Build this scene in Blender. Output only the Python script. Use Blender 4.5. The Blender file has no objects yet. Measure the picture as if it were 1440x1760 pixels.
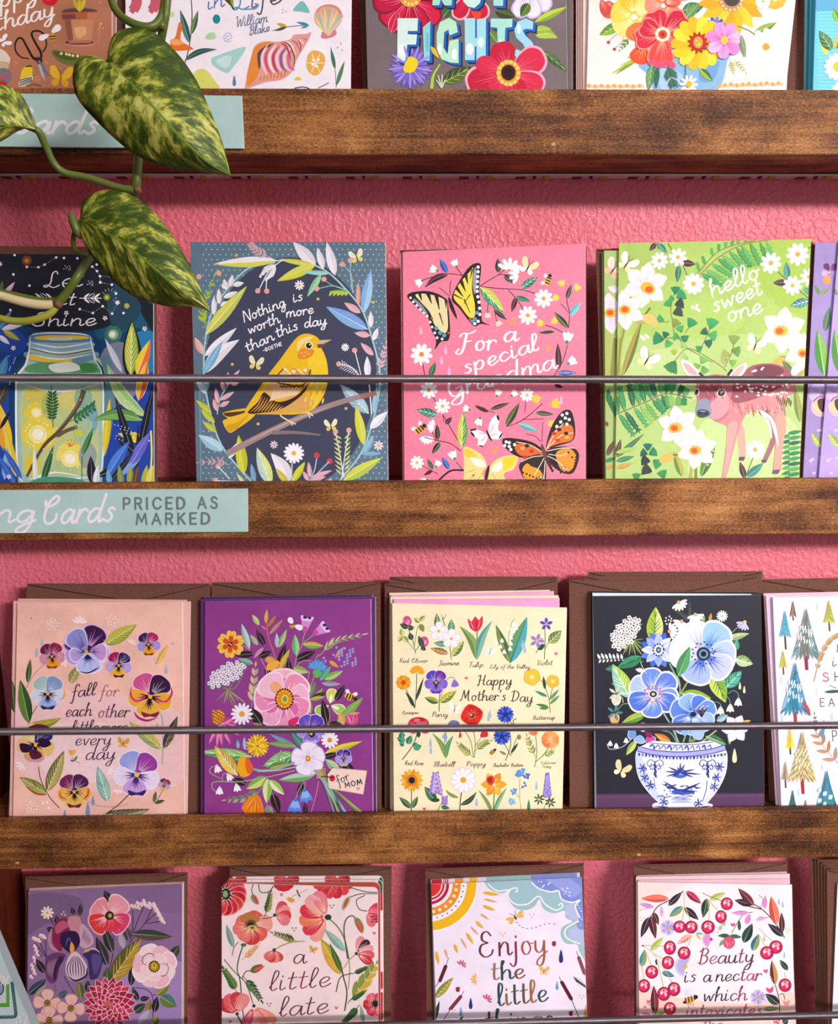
import bpy, math, random
import numpy as np
from mathutils import Vector, Matrix

# ------------------------------------------------------------------ camera, world, lights
scene = bpy.context.scene
COL = scene.collection
F_PX = 1450.0
CAM_Z = 1.45
CAM = Vector((0.0, -0.505, CAM_Z))
PITCH, YAW, ROLL = math.radians(10.6), math.radians(1.1), math.radians(-0.2)
FWD = Vector((math.sin(YAW) * math.cos(PITCH), math.cos(YAW) * math.cos(PITCH), -math.sin(PITCH)))
_r0 = Vector((math.cos(YAW), -math.sin(YAW), 0.0))
_u0 = _r0.cross(FWD)
RIGHT = _r0 * math.cos(ROLL) + _u0 * math.sin(ROLL)
UP = _u0 * math.cos(ROLL) - _r0 * math.sin(ROLL)
cam_data = bpy.data.cameras.new('camera')
cam = bpy.data.objects.new('camera', cam_data)
COL.objects.link(cam)
m = Matrix((RIGHT, UP, -FWD)).transposed().to_4x4()
m.translation = CAM
cam.matrix_world = m
cam_data.sensor_fit = 'HORIZONTAL'
cam_data.sensor_width = 36.0
cam_data.lens = 36.0 * F_PX / 1440.0
cam_data.clip_start = 0.01
scene.camera = cam

world = bpy.data.worlds.new('room_light')
scene.world = world
world.use_nodes = True
_nt = world.node_tree
_tc = _nt.nodes.new('ShaderNodeTexCoord')
_sp = _nt.nodes.new('ShaderNodeSeparateXYZ')
_nt.links.new(_tc.outputs['Generated'], _sp.inputs[0])


def _ramp(sock, stops):
    """brightness of the shop around the camera along one direction"""
    mr = _nt.nodes.new('ShaderNodeMapRange')
    mr.inputs['From Min'].default_value, mr.inputs['From Max'].default_value = -1.0, 1.0
    _nt.links.new(sock, mr.inputs['Value'])
    r = _nt.nodes.new('ShaderNodeValToRGB')
    while len(r.color_ramp.elements) < len(stops): r.color_ramp.elements.new(0.5)
    for e, (p, v) in zip(r.color_ramp.elements, stops):
        e.position, e.color = p, (v, v, v, 1)
    _nt.links.new(mr.outputs['Result'], r.inputs['Fac'])
    return r.outputs['Color']


_up = _ramp(_sp.outputs['Z'], [(0.2, 0.12), (0.45, 0.6), (0.75, 1.0)])     # pale walls and ceiling above a darker lower half
_side = _ramp(_sp.outputs['X'], [(0.0, 0.75), (0.3, 0.5), (0.5, 0.10), (0.7, 0.58), (1.0, 1.0)])     # windows to both sides, dimmed straight behind as if a body blocked the light
_mul = _nt.nodes.new('ShaderNodeMix')
_mul.data_type, _mul.blend_type = 'RGBA', 'MULTIPLY'
_mul.inputs['Factor'].default_value = 1.0
_nt.links.new(_up, _mul.inputs['A'])
_nt.links.new(_side, _mul.inputs['B'])
_tint = _nt.nodes.new('ShaderNodeMix')
_tint.data_type, _tint.blend_type = 'RGBA', 'MULTIPLY'
_tint.inputs['Factor'].default_value = 1.0
_tint.inputs['B'].default_value = (1.0, 0.95, 0.985, 1)
_nt.links.new(_mul.outputs['Result'], _tint.inputs['A'])
_nt.links.new(_tint.outputs['Result'], _nt.nodes['Background'].inputs[0])
_nt.nodes['Background'].inputs[1].default_value = 1.6


def area(name, loc, target, sx, sy, power, color, spread=180):
    d = bpy.data.lights.new(name, 'AREA')
    d.shape = 'RECTANGLE'
    d.size, d.size_y = sx, sy
    d.energy = power
    d.spread = math.radians(spread)
    d.color = color
    o = bpy.data.objects.new(name, d)
    COL.objects.link(o)
    o.location = loc
    o.rotation_euler = (Vector(target) - Vector(loc)).to_track_quat('-Z', 'Y').to_euler()
    return o


# shop windows behind the photographer, the larger one to the right, a smaller one to the left
area('window_daylight_right', (2.1, -2.4, CAM_Z + 0.84), (0.52, 0, CAM_Z - 0.05), 1.3, 0.17, 9.0, (1.0, 0.955, 0.985), 52)
area('window_daylight_left', (-1.95, -2.4, CAM_Z + 0.84), (0.06, 0, CAM_Z - 0.16), 1.0, 0.17, 31.0, (1.0, 0.955, 0.985))

vs = scene.view_settings
vs.view_transform = 'Standard'
vs.look = 'None'
vs.exposure = 0.1
vs.gamma = 1.0
vs.use_curve_mapping = False


# ------------------------------------------------------------------ helpers
def ray(u, v):
    return FWD + RIGHT * ((u - 720.0) / F_PX) - UP * ((v - 880.0) / F_PX)


def at_y(u, v, y):
    """point on the vertical plane y that the photo shows at pixel (u, v)"""
    d = ray(u, v)
    return CAM + d * ((y - CAM.y) / d.y)


def lin(c):
    if isinstance(c, str):
        c = c.lstrip('#')
        c = [int(c[i:i + 2], 16) / 255.0 for i in (0, 2, 4)]
    return tuple(x / 12.92 if x <= 0.04045 else ((x + 0.055) / 1.055) ** 2.4 for x in c[:3]) + (1.0,)


def mix(a, b, t):
    a, b = lin(a) if isinstance(a, str) else a, lin(b) if isinstance(b, str) else b
    return tuple(a[i] * (1 - t) + b[i] * t for i in range(4))


def tag(o, label=None, cat=None, group=None, kind=None):
    if label: o['label'] = label
    if cat: o['category'] = cat
    if group: o['group'] = group
    if kind: o['kind'] = kind
    return o


def empty(name, loc):
    o = bpy.data.objects.new(name, None)
    o.empty_display_size = 0.01
    COL.objects.link(o)
    o.location = loc
    return o


def mesh_obj(name, verts, faces, mat, parent=None, smooth=False, cols=None, bevel=0.0, matrix=None):
    me = bpy.data.meshes.new(name)
    me.from_pydata([tuple(v) for v in verts], [], faces)
    if cols is not None:
        at = me.color_attributes.new('Col', 'FLOAT_COLOR', 'POINT')
        at.data.foreach_set('color', [x for c in cols for x in c])
    if smooth:
        me.polygons.foreach_set('use_smooth', [True] * len(me.polygons))
    me.materials.append(mat)
    me.update()
    o = bpy.data.objects.new(name, me)
    COL.objects.link(o)
    if parent: o.parent = parent
    if matrix is not None: o.matrix_world = matrix
    if bevel:
        b = o.modifiers.new('bevel', 'BEVEL')
        b.width, b.segments, b.limit_method = bevel, 3, 'ANGLE'
    return o


def box(name, x0, x1, y0, y1, z0, z1, mat, parent=None, bevel=0.0):
    """a box around its own centre, so that wood grain follows the piece"""
    c = Vector(((x0 + x1) / 2, (y0 + y1) / 2, (z0 + z1) / 2))
    h = Vector(((x1 - x0) / 2, (y1 - y0) / 2, (z1 - z0) / 2))
    v = [(sx * h.x, sy * h.y, sz * h.z) for sx in (-1, 1) for sy in (-1, 1) for sz in (-1, 1)]
    f = [(0, 1, 3, 2), (4, 6, 7, 5), (0, 4, 5, 1), (2, 3, 7, 6), (0, 2, 6, 4), (1, 5, 7, 3)]
    o = mesh_obj(name, v, f, mat, bevel=bevel)
    o.location = c
    if parent:
        o.parent = parent
        o.location = c - parent.location
    return o


def catmull(pts, n=6, closed=False):
    if len(pts) < 3 and not closed:
        return [tuple(p) for p in pts]
    out = []
    N = len(pts)
    rng = range(N if closed else N - 1)
    for i in rng:
        if closed:
            p0, p1, p2, p3 = pts[i - 1], pts[i], pts[(i + 1) % N], pts[(i + 2) % N]
        else:
            p1, p2 = pts[i], pts[i + 1]
            p0 = pts[i - 1] if i else tuple(2 * a - b for a, b in zip(p1, p2))
            p3 = pts[i + 2] if i + 2 < N else tuple(2 * a - b for a, b in zip(p2, p1))
        for k in range(n):
            t = k / n
            out.append(tuple(0.5 * (2 * p1[j] + (p2[j] - p0[j]) * t + (2 * p0[j] - 5 * p1[j] + 4 * p2[j] - p3[j]) * t * t
                                    + (3 * p1[j] - p0[j] - 3 * p2[j] + p3[j]) * t ** 3) for j in range(len(p1))))
    if not closed:
        out.append(tuple(pts[-1]))
    return out


def tube(name, pts, radii, mat, parent=None, seg=14, n=8):
    """round stem along 3-D points with a radius each"""
    q = catmull([tuple(p) + (r,) for p, r in zip(pts, radii)], n)
    P = [Vector(p[:3]) for p in q]
    verts, faces = [], []
    ref = Vector((0.13, -0.9, 0.3)).normalized()
    for i, p in enumerate(P):
        t = (P[min(i + 1, len(P) - 1)] - P[max(i - 1, 0)]).normalized()
        a = t.cross(ref)
        if a.length < 1e-4: a = t.cross(Vector((1, 0, 0)))
        a.normalize()
        b = t.cross(a)
        for k in range(seg):
            th = 2 * math.pi * k / seg
            verts.append(p + (a * math.cos(th) + b * math.sin(th)) * q[i][3])
    for i in range(len(P) - 1):
        for k in range(seg):
            k2 = (k + 1) % seg
            faces.append((i * seg + k, i * seg + k2, (i + 1) * seg + k2, (i + 1) * seg + k))
    faces.append(tuple(range(seg)))
    faces.append(tuple(range((len(P) - 1) * seg, len(P) * seg)))
    return mesh_obj(name, verts, faces, mat, parent, smooth=True)


# ------------------------------------------------------------------ materials
def new_mat(name):
    mt = bpy.data.materials.new(name)
    mt.use_nodes = True
    nt = mt.node_tree
    return mt, nt, nt.nodes['Principled BSDF']


def node(nt, kind, **kw):
    n = nt.nodes.new(kind)
    for k, v in kw.items():
        if k in n.inputs.keys() if isinstance(k, str) else False:
            n.inputs[k].default_value = v
        else:
            setattr(n, k, v)
    return n


def ramp(nt, stops):
    r = nt.nodes.new('ShaderNodeValToRGB')
    e = r.color_ramp.elements
    while len(e) < len(stops): e.new(0.5)
    for i, (p, c) in enumerate(stops):
        e[i].position = p
        e[i].color = lin(c) if isinstance(c, str) else (c, c, c, 1)
    return r


def coords(nt, scale, kind='Object'):
    tc = nt.nodes.new('ShaderNodeTexCoord')
    mp = nt.nodes.new('ShaderNodeMapping')
    mp.inputs['Scale'].default_value = scale
    nt.links.new(tc.outputs[kind], mp.inputs['Vector'])
    return mp.outputs['Vector']


def noise(nt, vec, scale, detail=4.0, rough=0.6, dist=0.0):
    n = nt.nodes.new('ShaderNodeTexNoise')
    n.inputs['Scale'].default_value = scale
    n.inputs['Detail'].default_value = detail
    n.inputs['Roughness'].default_value = rough
    n.inputs['Distortion'].default_value = dist
    nt.links.new(vec, n.inputs['Vector'])
    return n.outputs['Fac']


def math_node(nt, op, a, b):
    n = nt.nodes.new('ShaderNodeMath')
    n.operation = op
    for i, x in enumerate((a, b)):
        if isinstance(x, (int, float)): n.inputs[i].default_value = x
        else: nt.links.new(x, n.inputs[i])
    return n.outputs[0]


def bump(nt, b, height, strength, dist):
    n = nt.nodes.new('ShaderNodeBump')
    n.inputs['Strength'].default_value = strength
    n.inputs['Distance'].default_value = dist
    nt.links.new(height, n.inputs['Height'])
    nt.links.new(n.outputs['Normal'], b.inputs['Normal'])


def wall_material():
    mt, nt, b = new_mat('pink_orange_peel_paint')
    v = coords(nt, (1, 1, 1))
    v2 = coords(nt, (1, 1, 0.9))
    big = noise(nt, v, 9.0, 2.0)
    r = ramp(nt, [(0.3, '#e86d79'), (0.7, '#ef7d8c')])
    nt.links.new(big, r.inputs['Fac'])
    nt.links.new(r.outputs['Color'], b.inputs['Base Color'])
    b.inputs['Roughness'].default_value = 0.42
    b.inputs['Specular IOR Level'].default_value = 0.42
    n1 = noise(nt, v2, 360.0, 2.0, 0.45, 0.3)
    n2 = noise(nt, v, 620.0, 2.0, 0.5)
    blob = ramp(nt, [(0.40, 0.0), (0.72, 1.0)])
    nt.links.new(n1, blob.inputs['Fac'])
    h = math_node(nt, 'ADD', blob.outputs['Color'], math_node(nt, 'MULTIPLY', n2, 0.25))
    bump(nt, b, h, 0.55, 0.0009)
    return mt


def wood_material(name, stops, axis='X', rough=0.55, spec=0.22):
    mt, nt, b = new_mat(name)
    s = {'X': (1.0, 14.0, 14.0), 'Z': (14.0, 14.0, 1.0)}[axis]
    s2 = {'X': (0.9, 40.0, 40.0), 'Z': (40.0, 40.0, 0.9)}[axis]
    s3 = {'X': (5.0, 9.0, 9.0), 'Z': (9.0, 9.0, 5.0)}[axis]
    info = nt.nodes.new('ShaderNodeObjectInfo')
    tc = nt.nodes.new('ShaderNodeTexCoord')
    add = nt.nodes.new('ShaderNodeVectorMath')
    add.operation = 'ADD'
    nt.links.new(tc.outputs['Object'], add.inputs[0])
    nt.links.new(info.outputs['Location'], add.inputs[1])

    def scaled(sc):
        mp = nt.nodes.new('ShaderNodeMapping')
        mp.inputs['Scale'].default_value = sc
        nt.links.new(add.outputs[0], mp.inputs['Vector'])
        return mp.outputs['Vector']
    grain = noise(nt, scaled(s), 9.0, 8.0, 0.65, 0.5)
    fine = noise(nt, scaled(s2), 16.0, 6.0, 0.7)
    blotch = noise(nt, scaled(s3), 5.0, 5.0, 0.6, 0.3)
    speck = noise(nt, scaled((60, 160, 160) if axis == 'X' else (160, 160, 60)), 10.0, 3.0, 0.7)
    f = math_node(nt, 'ADD', math_node(nt, 'MULTIPLY', grain, 0.22), math_node(nt, 'MULTIPLY', fine, 0.14))
    f = math_node(nt, 'ADD', f, math_node(nt, 'MULTIPLY', blotch, 0.30))
    f = math_node(nt, 'ADD', f, math_node(nt, 'MULTIPLY', speck, 0.34))
    r = ramp(nt, stops)
    nt.links.new(f, r.inputs['Fac'])
    nt.links.new(r.outputs['Color'], b.inputs['Base Color'])
    b.inputs['Roughness'].default_value = rough
    b.inputs['Specular IOR Level'].default_value = spec
    bump(nt, b, math_node(nt, 'ADD', fine, speck), 0.25, 0.0006)
    return mt


def paper_material(name, mottling=0.10, rough=0.5, spec=0.25, mscale=55.0):
    """printed card: the print's own colours (attribute Col) with a faint linen and watercolour mottling"""
    mt, nt, b = new_mat(name)
    at = nt.nodes.new('ShaderNodeAttribute')
    at.attribute_name = 'Col'
    v = coords(nt, (1, 1, 1))
    n1 = noise(nt, v, mscale, 4.0, 0.6)
    n2 = noise(nt, coords(nt, (1, 0.12, 1)), 2600.0, 1.0)
    n3 = noise(nt, coords(nt, (0.12, 1, 1)), 2600.0, 1.0)
    f = math_node(nt, 'ADD', math_node(nt, 'MULTIPLY', n1, 0.7), math_node(nt, 'MULTIPLY', math_node(nt, 'ADD', n2, n3), 0.15))
    r = ramp(nt, [(0.3, 1.0 - mottling), (0.7, 1.0 + mottling * 0.7)])
    nt.links.new(f, r.inputs['Fac'])
    mx = nt.nodes.new('ShaderNodeMix')
    mx.data_type = 'RGBA'
    mx.blend_type = 'MULTIPLY'
    mx.inputs['Factor'].default_value = 1.0
    nt.links.new(at.outputs['Color'], mx.inputs['A'])
    nt.links.new(r.outputs['Color'], mx.inputs['B'])
    nt.links.new(mx.outputs['Result'], b.inputs['Base Color'])
    b.inputs['Roughness'].default_value = rough
    b.inputs['Specular IOR Level'].default_value = spec
    return mt


def kraft_material():
    mt, nt, b = new_mat('brown_kraft_paper')
    v = coords(nt, (1, 1, 1))
    f = noise(nt, v, 900.0, 5.0, 0.75)
    r = ramp(nt, [(0.3, '#5a3a30'), (0.55, '#70493a'), (0.75, '#805745')])
    nt.links.new(f, r.inputs['Fac'])
    nt.links.new(r.outputs['Color'], b.inputs['Base Color'])
    b.inputs['Roughness'].default_value = 0.75
    b.inputs['Specular IOR Level'].default_value = 0.2
    bump(nt, b, f, 0.15, 0.0003)
    return mt


def plain(name, col, rough=0.5, metal=0.0, spec=0.5):
    mt, nt, b = new_mat(name)
    b.inputs['Base Color'].default_value = lin(col)
    b.inputs['Roughness'].default_value = rough
    b.inputs['Metallic'].default_value = metal
    b.inputs['Specular IOR Level'].default_value = spec
    return mt


def steel_material():
    mt, nt, b = new_mat('dull_steel')
    f = noise(nt, coords(nt, (3, 60, 60)), 40.0, 5.0, 0.7)
    r = ramp(nt, [(0.3, '#463b3e'), (0.6, '#62575a'), (0.8, '#887d81')])
    nt.links.new(f, r.inputs['Fac'])
    nt.links.new(r.outputs['Color'], b.inputs['Base Color'])
    b.inputs['Metallic'].default_value = 0.55
    b.inputs['Roughness'].default_value = 0.38
    return mt


def leaf_material():
    mt, nt, b = new_mat('variegated_leaf')
    uv = nt.nodes.new('ShaderNodeUVMap')
    sep = nt.nodes.new('ShaderNodeSeparateXYZ')
    nt.links.new(uv.outputs['UV'], sep.inputs[0])
    # streaks run outwards and forwards from the midrib: u = -1..1 across, v = 0..1 along
    au = math_node(nt, 'ABSOLUTE', sep.outputs['X'], 0.0)
    sv = math_node(nt, 'SUBTRACT', sep.outputs['Y'], math_node(nt, 'MULTIPLY', au, 0.33))
    cmb = nt.nodes.new('ShaderNodeCombineXYZ')
    nt.links.new(math_node(nt, 'MULTIPLY', sep.outputs['X'], 1.5), cmb.inputs[0])
    nt.links.new(math_node(nt, 'MULTIPLY', sv, 6.0), cmb.inputs[1])
    info = nt.nodes.new('ShaderNodeObjectInfo')
    nt.links.new(math_node(nt, 'MULTIPLY', info.outputs['Random'], 40.0), cmb.inputs[2])
    n1 = math_node(nt, 'ADD', math_node(nt, 'MULTIPLY', noise(nt, cmb.outputs[0], 2.5, 6.0, 0.7, 0.25), 0.7), math_node(nt, 'MULTIPLY', noise(nt, cmb.outputs[0], 0.55, 2.0), 0.3))
    r = ramp(nt, [(0.43, '#334710'), (0.49, '#4f6118'), (0.525, '#7d8628'), (0.565, '#b0b048'), (0.64, '#cccb78')])
    nt.links.new(n1, r.inputs['Fac'])
    rib = ramp(nt, [(0.012, 1.0), (0.04, 0.0)])
    nt.links.new(au, rib.inputs['Fac'])
    mx = nt.nodes.new('ShaderNodeMix')
    mx.data_type = 'RGBA'
    nt.links.new(rib.outputs['Color'], mx.inputs['Factor'])
    nt.links.new(r.outputs['Color'], mx.inputs['A'])
    mx.inputs['B'].default_value = lin('#6f8a2c')
    nt.links.new(mx.outputs['Result'], b.inputs['Base Color'])
    b.inputs['Roughness'].default_value = 0.5
    b.inputs['Specular IOR Level'].default_value = 0.35
    w = nt.nodes.new('ShaderNodeTexWave')
    w.inputs['Scale'].default_value = 0.55
    w.inputs['Distortion'].default_value = 0.6
    c2 = nt.nodes.new('ShaderNodeCombineXYZ')
    nt.links.new(math_node(nt, 'MULTIPLY', sv, 10.0), c2.inputs[0])
    nt.links.new(c2.outputs[0], w.inputs['Vector'])
    bump(nt, b, w.outputs['Fac'], 0.12, 0.0008)
    return mt


M_WALL = wall_material()
M_WOOD = wood_material('dark_stained_pine', [(0.40, '#25130a'), (0.455, '#543119'), (0.505, '#7f4e27'), (0.55, '#a46c39'), (0.62, '#c99257')])
M_UPRIGHT = wood_material('reddish_stained_upright', [(0.35, '#2a0f07'), (0.5, '#571f0c'), (0.62, '#6e2e12'), (0.72, '#7c3a1a')], axis='Z')
M_PAPER = paper_material('printed_card')
M_WASH = paper_material('watercolour_card', 0.2, 0.5, 0.25, 38.0)
M_INK = paper_material('print_ink', 0.07, 0.5, 0.25, 300.0)
M_KRAFT = kraft_material()
M_FLAP_SHADE = plain('painted_flap_shade', '#38221a', 0.8, 0.0, 0.1)
M_STEEL = steel_material()
M_LEAF = leaf_material()


# ------------------------------------------------------------------ hand lettering (single-stroke alphabets; x-height 10, capitals 20)
SCRIPT = {
    'a': (9.5, '8,8 4.5,10 1.3,7 1,2.5 3.2,0 6,2.2 8,9|8,9 8,2.5 9,0 11,2'),
    'b': (9, '1,20 1,3 3.2,0 6.2,1.5 7.5,5.5 5.5,9 2.6,8.5 1,5'),
    'c': (8, '7,8 5,10 2.2,8.4 1,4.5 3,0 6,0.8 8.4,3'),
    'd': (10, '8,8 4.5,10 1.3,7 1,2.5 3.2,0 6,2.2 8,9|8.4,20 8,10 8,2.5 9,0 11,2'),
    'e': (8, '0.8,4 4.5,4.6 7,7.8 5.2,10 2.4,8.6 1,4.5 3,0 6,0.8 8.4,3'),
    'f': (6.5, '7.5,16.5 6,20 3.6,18.5 3,12 3,-4 2,-9 0,-7|0,9 6.6,9.6'),
    'g': (9.5, '8,8 4.5,10 1.3,7 1,2.5 3.2,0 6,2.2 8,9|8,9 8,-3 5.8,-8.8 2.2,-8 3.5,-3.8 10,1.8'),
    'h': (9.5, '0,12 2.4,18 2,20 1,17 1,0|1,4.5 4,9.6 6.6,9 7.2,5 7.2,2 8.4,0 10.4,2'),
    'i': (4.5, '1,9.6 1,2.4 2.2,0 4.6,2|1.3,13.4 1.3,14.4'),
    'j': (5, '2.4,9.6 2.4,-5 0.4,-9 -2,-6.5|2.6,13.4 2.6,14.4'),
    'k': (8.5, '1,20 1,0|6.5,9.6 1.2,4|2.8,5.4 7,0 9,1.4'),
    'l': (5, '0,3 3.8,14 3.8,19 2,20 1,15 1,3 2.6,0 5,2'),
    'm': (14, '1,9.6 1,0|1,4.5 3.8,9.8 6,9 6.4,5 6.4,0|6.4,4.5 9.2,9.8 11.4,9 11.8,5 11.8,2 12.8,0 14.6,2'),
    'n': (9.5, '1,9.6 1,0|1,4.5 4,9.8 6.6,9 7.2,5 7.2,2 8.4,0 10.4,2'),
    'o': (8.8, '5,10 2.2,9 1,4.8 2.6,0.4 5.4,0.4 7.2,4.8 5.2,9.8|5.2,9.8 6.6,8 9.2,8.6'),
    'p': (9, '1,9.6 1,-9|1,4.5 4,10 6.8,8.5 7,3.5 4.6,0 1.4,2'),
    'r': (6.5, '1,9.6 1,0|1,4.5 3,9 5,9.8 6.6,8'),
    's': (7, '6,8.6 4,10 2.2,8 4.6,5.2 5.6,2.4 3.6,0 1,1.2'),
    't': (6.2, '2.4,17 2,3 3.4,0 6.2,2|-0.4,11.4 5.4,12'),
    'u': (9.6, '1,9.6 1,3.4 3.2,0 6,2 7.4,9.6|7.4,9.6 7.4,2.4 8.6,0 10.4,2'),
    'v': (8, '1,9.6 4,0 6.6,9 8.4,9.2'),
    'w': (12, '1,9.6 3.2,0 6,8 8.6,0 10.8,9 12.4,9.2'),
    'x': (8, '1,9.4 7,0|7,9.4 1,0'),
    'y': (9.4, '1,9.6 1.2,3.6 3.4,1 6,3 7.4,9.6|7.4,9.6 7.2,-3 5.2,-8.8 2,-8 3.2,-4 9.6,1.8'),
    'A': (13, '0,0 6,20 11,0|3,7 10,7'),
    'B': (11, '3,20 3,0|0.4,16 5.6,20 9,16.5 7,11.2 3.4,11|3.4,11 8.6,9.6 9.4,4 5.4,0 0.6,2'),
    'C': (13, '0.6,17 1.6,13.4 4.4,13 8.6,16 8.8,19.4 6.2,20 3,15 2.4,7 4.4,1.2 8.2,0.4 10.6,3.4 10.4,7'),
    'D': (13, '3.4,20 3.4,0|-0.4,17.6 6,20 11,14.5 10,5 5,0 0.6,1.2'),
    'E': (11, '9,16.6 6.6,20 3.4,18.4 3,13.6 6.6,11|6.6,11 2,9.4 0.8,4 3.8,0 8,1.4 9.6,5'),
    'F': (12, '5.4,18.6 4,3 1.6,-2.4 -1.4,-0.6 0.4,3|0,16.4 2.6,19.6 8,19 12,21.6|4,10.4 9.6,11'),
    'G': (12, '10,16 7,20 2.4,17 1,9 3.6,1.2 7.6,1 10,7|6,8 10,8.4 10.4,-4 7.6,-9 2.8,-7 4.4,-3 12,2'),
    'H': (13, '0,17.6 3.4,20 3,10 2.4,0 0.4,1|10.4,20 9.6,10 10,1.4 12.6,1|2,10 10.6,10.6'),
    'J': (10, '7,20 7,2 4.4,-2.6 1,-0.6|1.4,18.6 11,20'),
    'L': (11, '8,16.6 6.4,20 4.2,17 4.4,6 2.2,1 0,2.4 2.6,3.4 7,0 11,2.4'),
    'M': (16, '-1,1.4 1.6,2 4,20|4,20 7.4,5|7.4,5 11.4,20|11.4,20 12.4,2 15,0.6'),
    'N': (12, '0.6,0 2,18 3.4,19.2 9,1 10.2,0.6 11.4,20'),
    'P': (10, '2.6,20 2.4,0|0,16.4 5.6,20 9.2,16.5 6.6,10.4 2.6,10'),
    'R': (11, '2.6,20 2.4,0|0,16.4 5.6,20 9.2,16.5 6.6,11 2.6,10.4|4,10.6 10.6,0'),
    'S': (10, '9,17 6.4,20 2.6,17.6 4,12 7.6,8 7.4,1.8 3.4,0 0,3'),
    'T': (11, '5.8,19 5,0|-0.4,16.8 3,20 11,19.4'),
    'V': (10, '0,19 2,20 4.8,0 10.4,20'),
    'W': (16, '0,19 2,20 4.6,0 8.4,15 11.6,0 15.6,20'),
    "'": (3, '1.4,20 0.8,16'), '.': (3, '1,0 1,0.8'), '-': (7, '1,6 5.5,6'), '~': (8, '0,5 2,6.6 5,4.4 7,6'),
}
BLOCK = {
    'A': (14, '0,0 6,20 12,0|2.4,7 9.6,7'), 'B': (12, '0,0 0,20 6,20 8.6,18 8.6,13 6,11 0,11|6,11 9.4,8.6 9.4,2.4 6.4,0 0,0'),
    'C': (14, '11.6,15.6 9,19 5,20 1.6,17 0,12 0,8 1.6,3 5,0 9,1 11.6,4.4'), 'D': (13, '0,0 0,20 5,20 9,17.6 11,13 11,7 9,2.4 5,0 0,0'),
    'E': (10.6, '8.4,20 0,20 0,0 8.4,0|0,10.4 7.4,10.4'), 'F': (10, '8.4,20 0,20 0,0|0,10.4 7,10.4'),
    'G': (13.6, '10.6,15.6 8,19.4 4.4,20 1.4,17 0,12 0,7 1.6,2 5,0 8.6,1.2 10.6,4 10.6,9 6,9'), 'H': (12, '0,0 0,20|10,0 10,20|0,10 10,10'),
    'I': (3.4, '0,0 0,20'), 'K': (11.4, '0,0 0,20|9,20 0,8.4|3,12 9.6,0'), 'M': (17, '0,0 2,20 7.4,4.6 12.8,20 14.8,0'),
    'N': (13, '0,0 0,20 10.4,0 10.4,20'), 'O': (15, '6,20 2,17.6 0,13 0,7 2,2.4 6,0 10,2.4 12,7 12,13 10,17.6 6,20'),
    'P': (11.6, '0,0 0,20 6,20 9,18 9,11.6 6,9.4 0,9.4'), 'R': (12, '0,0 0,20 6,20 9,18 9,12 6,10 0,10|5,10 9.6,0'),
    'S': (11, '8.8,16.4 6.6,19.6 3,20 0.8,17.6 1.2,13 5,10.6 8.4,8 8.8,3 6,0.2 2.4,0.4 0,3.6'), 'T': (11.4, '5,0 5,20|0,20 10,20'),
    'U': (12, '0,20 0,5 2.4,0.6 5,0 7.6,0.6 10,5 10,20'), 'Y': (11, '0,20 5,10 10,20|5,10 5,0'), '-': (7, '0,9 5,9'),
}


def clip_poly(poly, quad):
    """keep the part of a 2-D polygon that lies inside a convex counter-clockwise outline"""
    out = poly
    n = len(quad)
    for i in range(n):
        ax, ay = quad[i]
        bx, by = quad[(i + 1) % n]
        ex, ey = bx - ax, by - ay
        src, out = out, []
        if not src: return []
        side = [ex * (p[1] - ay) - ey * (p[0] - ax) for p in src]
        if min(side) >= 0:
            out = src
            continue
        for k in range(len(src)):
            p, q, sp, sq = src[k - 1], src[k], side[k - 1], side[k]
            if (sp >= 0) != (sq >= 0):
                t = sp / (sp - sq)
                out.append((p[0] + (q[0] - p[0]) * t, p[1] + (q[1] - p[1]) * t))
            if sq >= 0: out.append(q)
    return out


class Sheet:
    """an inclined flat sheet: local X to the right, Y up the sheet, Z out of its face"""

    def __init__(self, origin, lean):
        self.o = Vector(origin)
        self.X = Vector((1, 0, 0))
        self.Y = Vector((0, math.sin(lean), math.cos(lean)))
        self.Z = self.X.cross(self.Y)
        self.mat = Matrix((self.X, self.Y, self.Z)).transposed().to_4x4()
        self.mat.translation = self.o

    def uv(self, u, v):
        d = ray(u, v)
        t = (self.o - CAM).dot(self.Z) / d.dot(self.Z)
        p = CAM + d * t - self.o
        return (p.dot(self.X), p.dot(self.Y))


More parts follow.
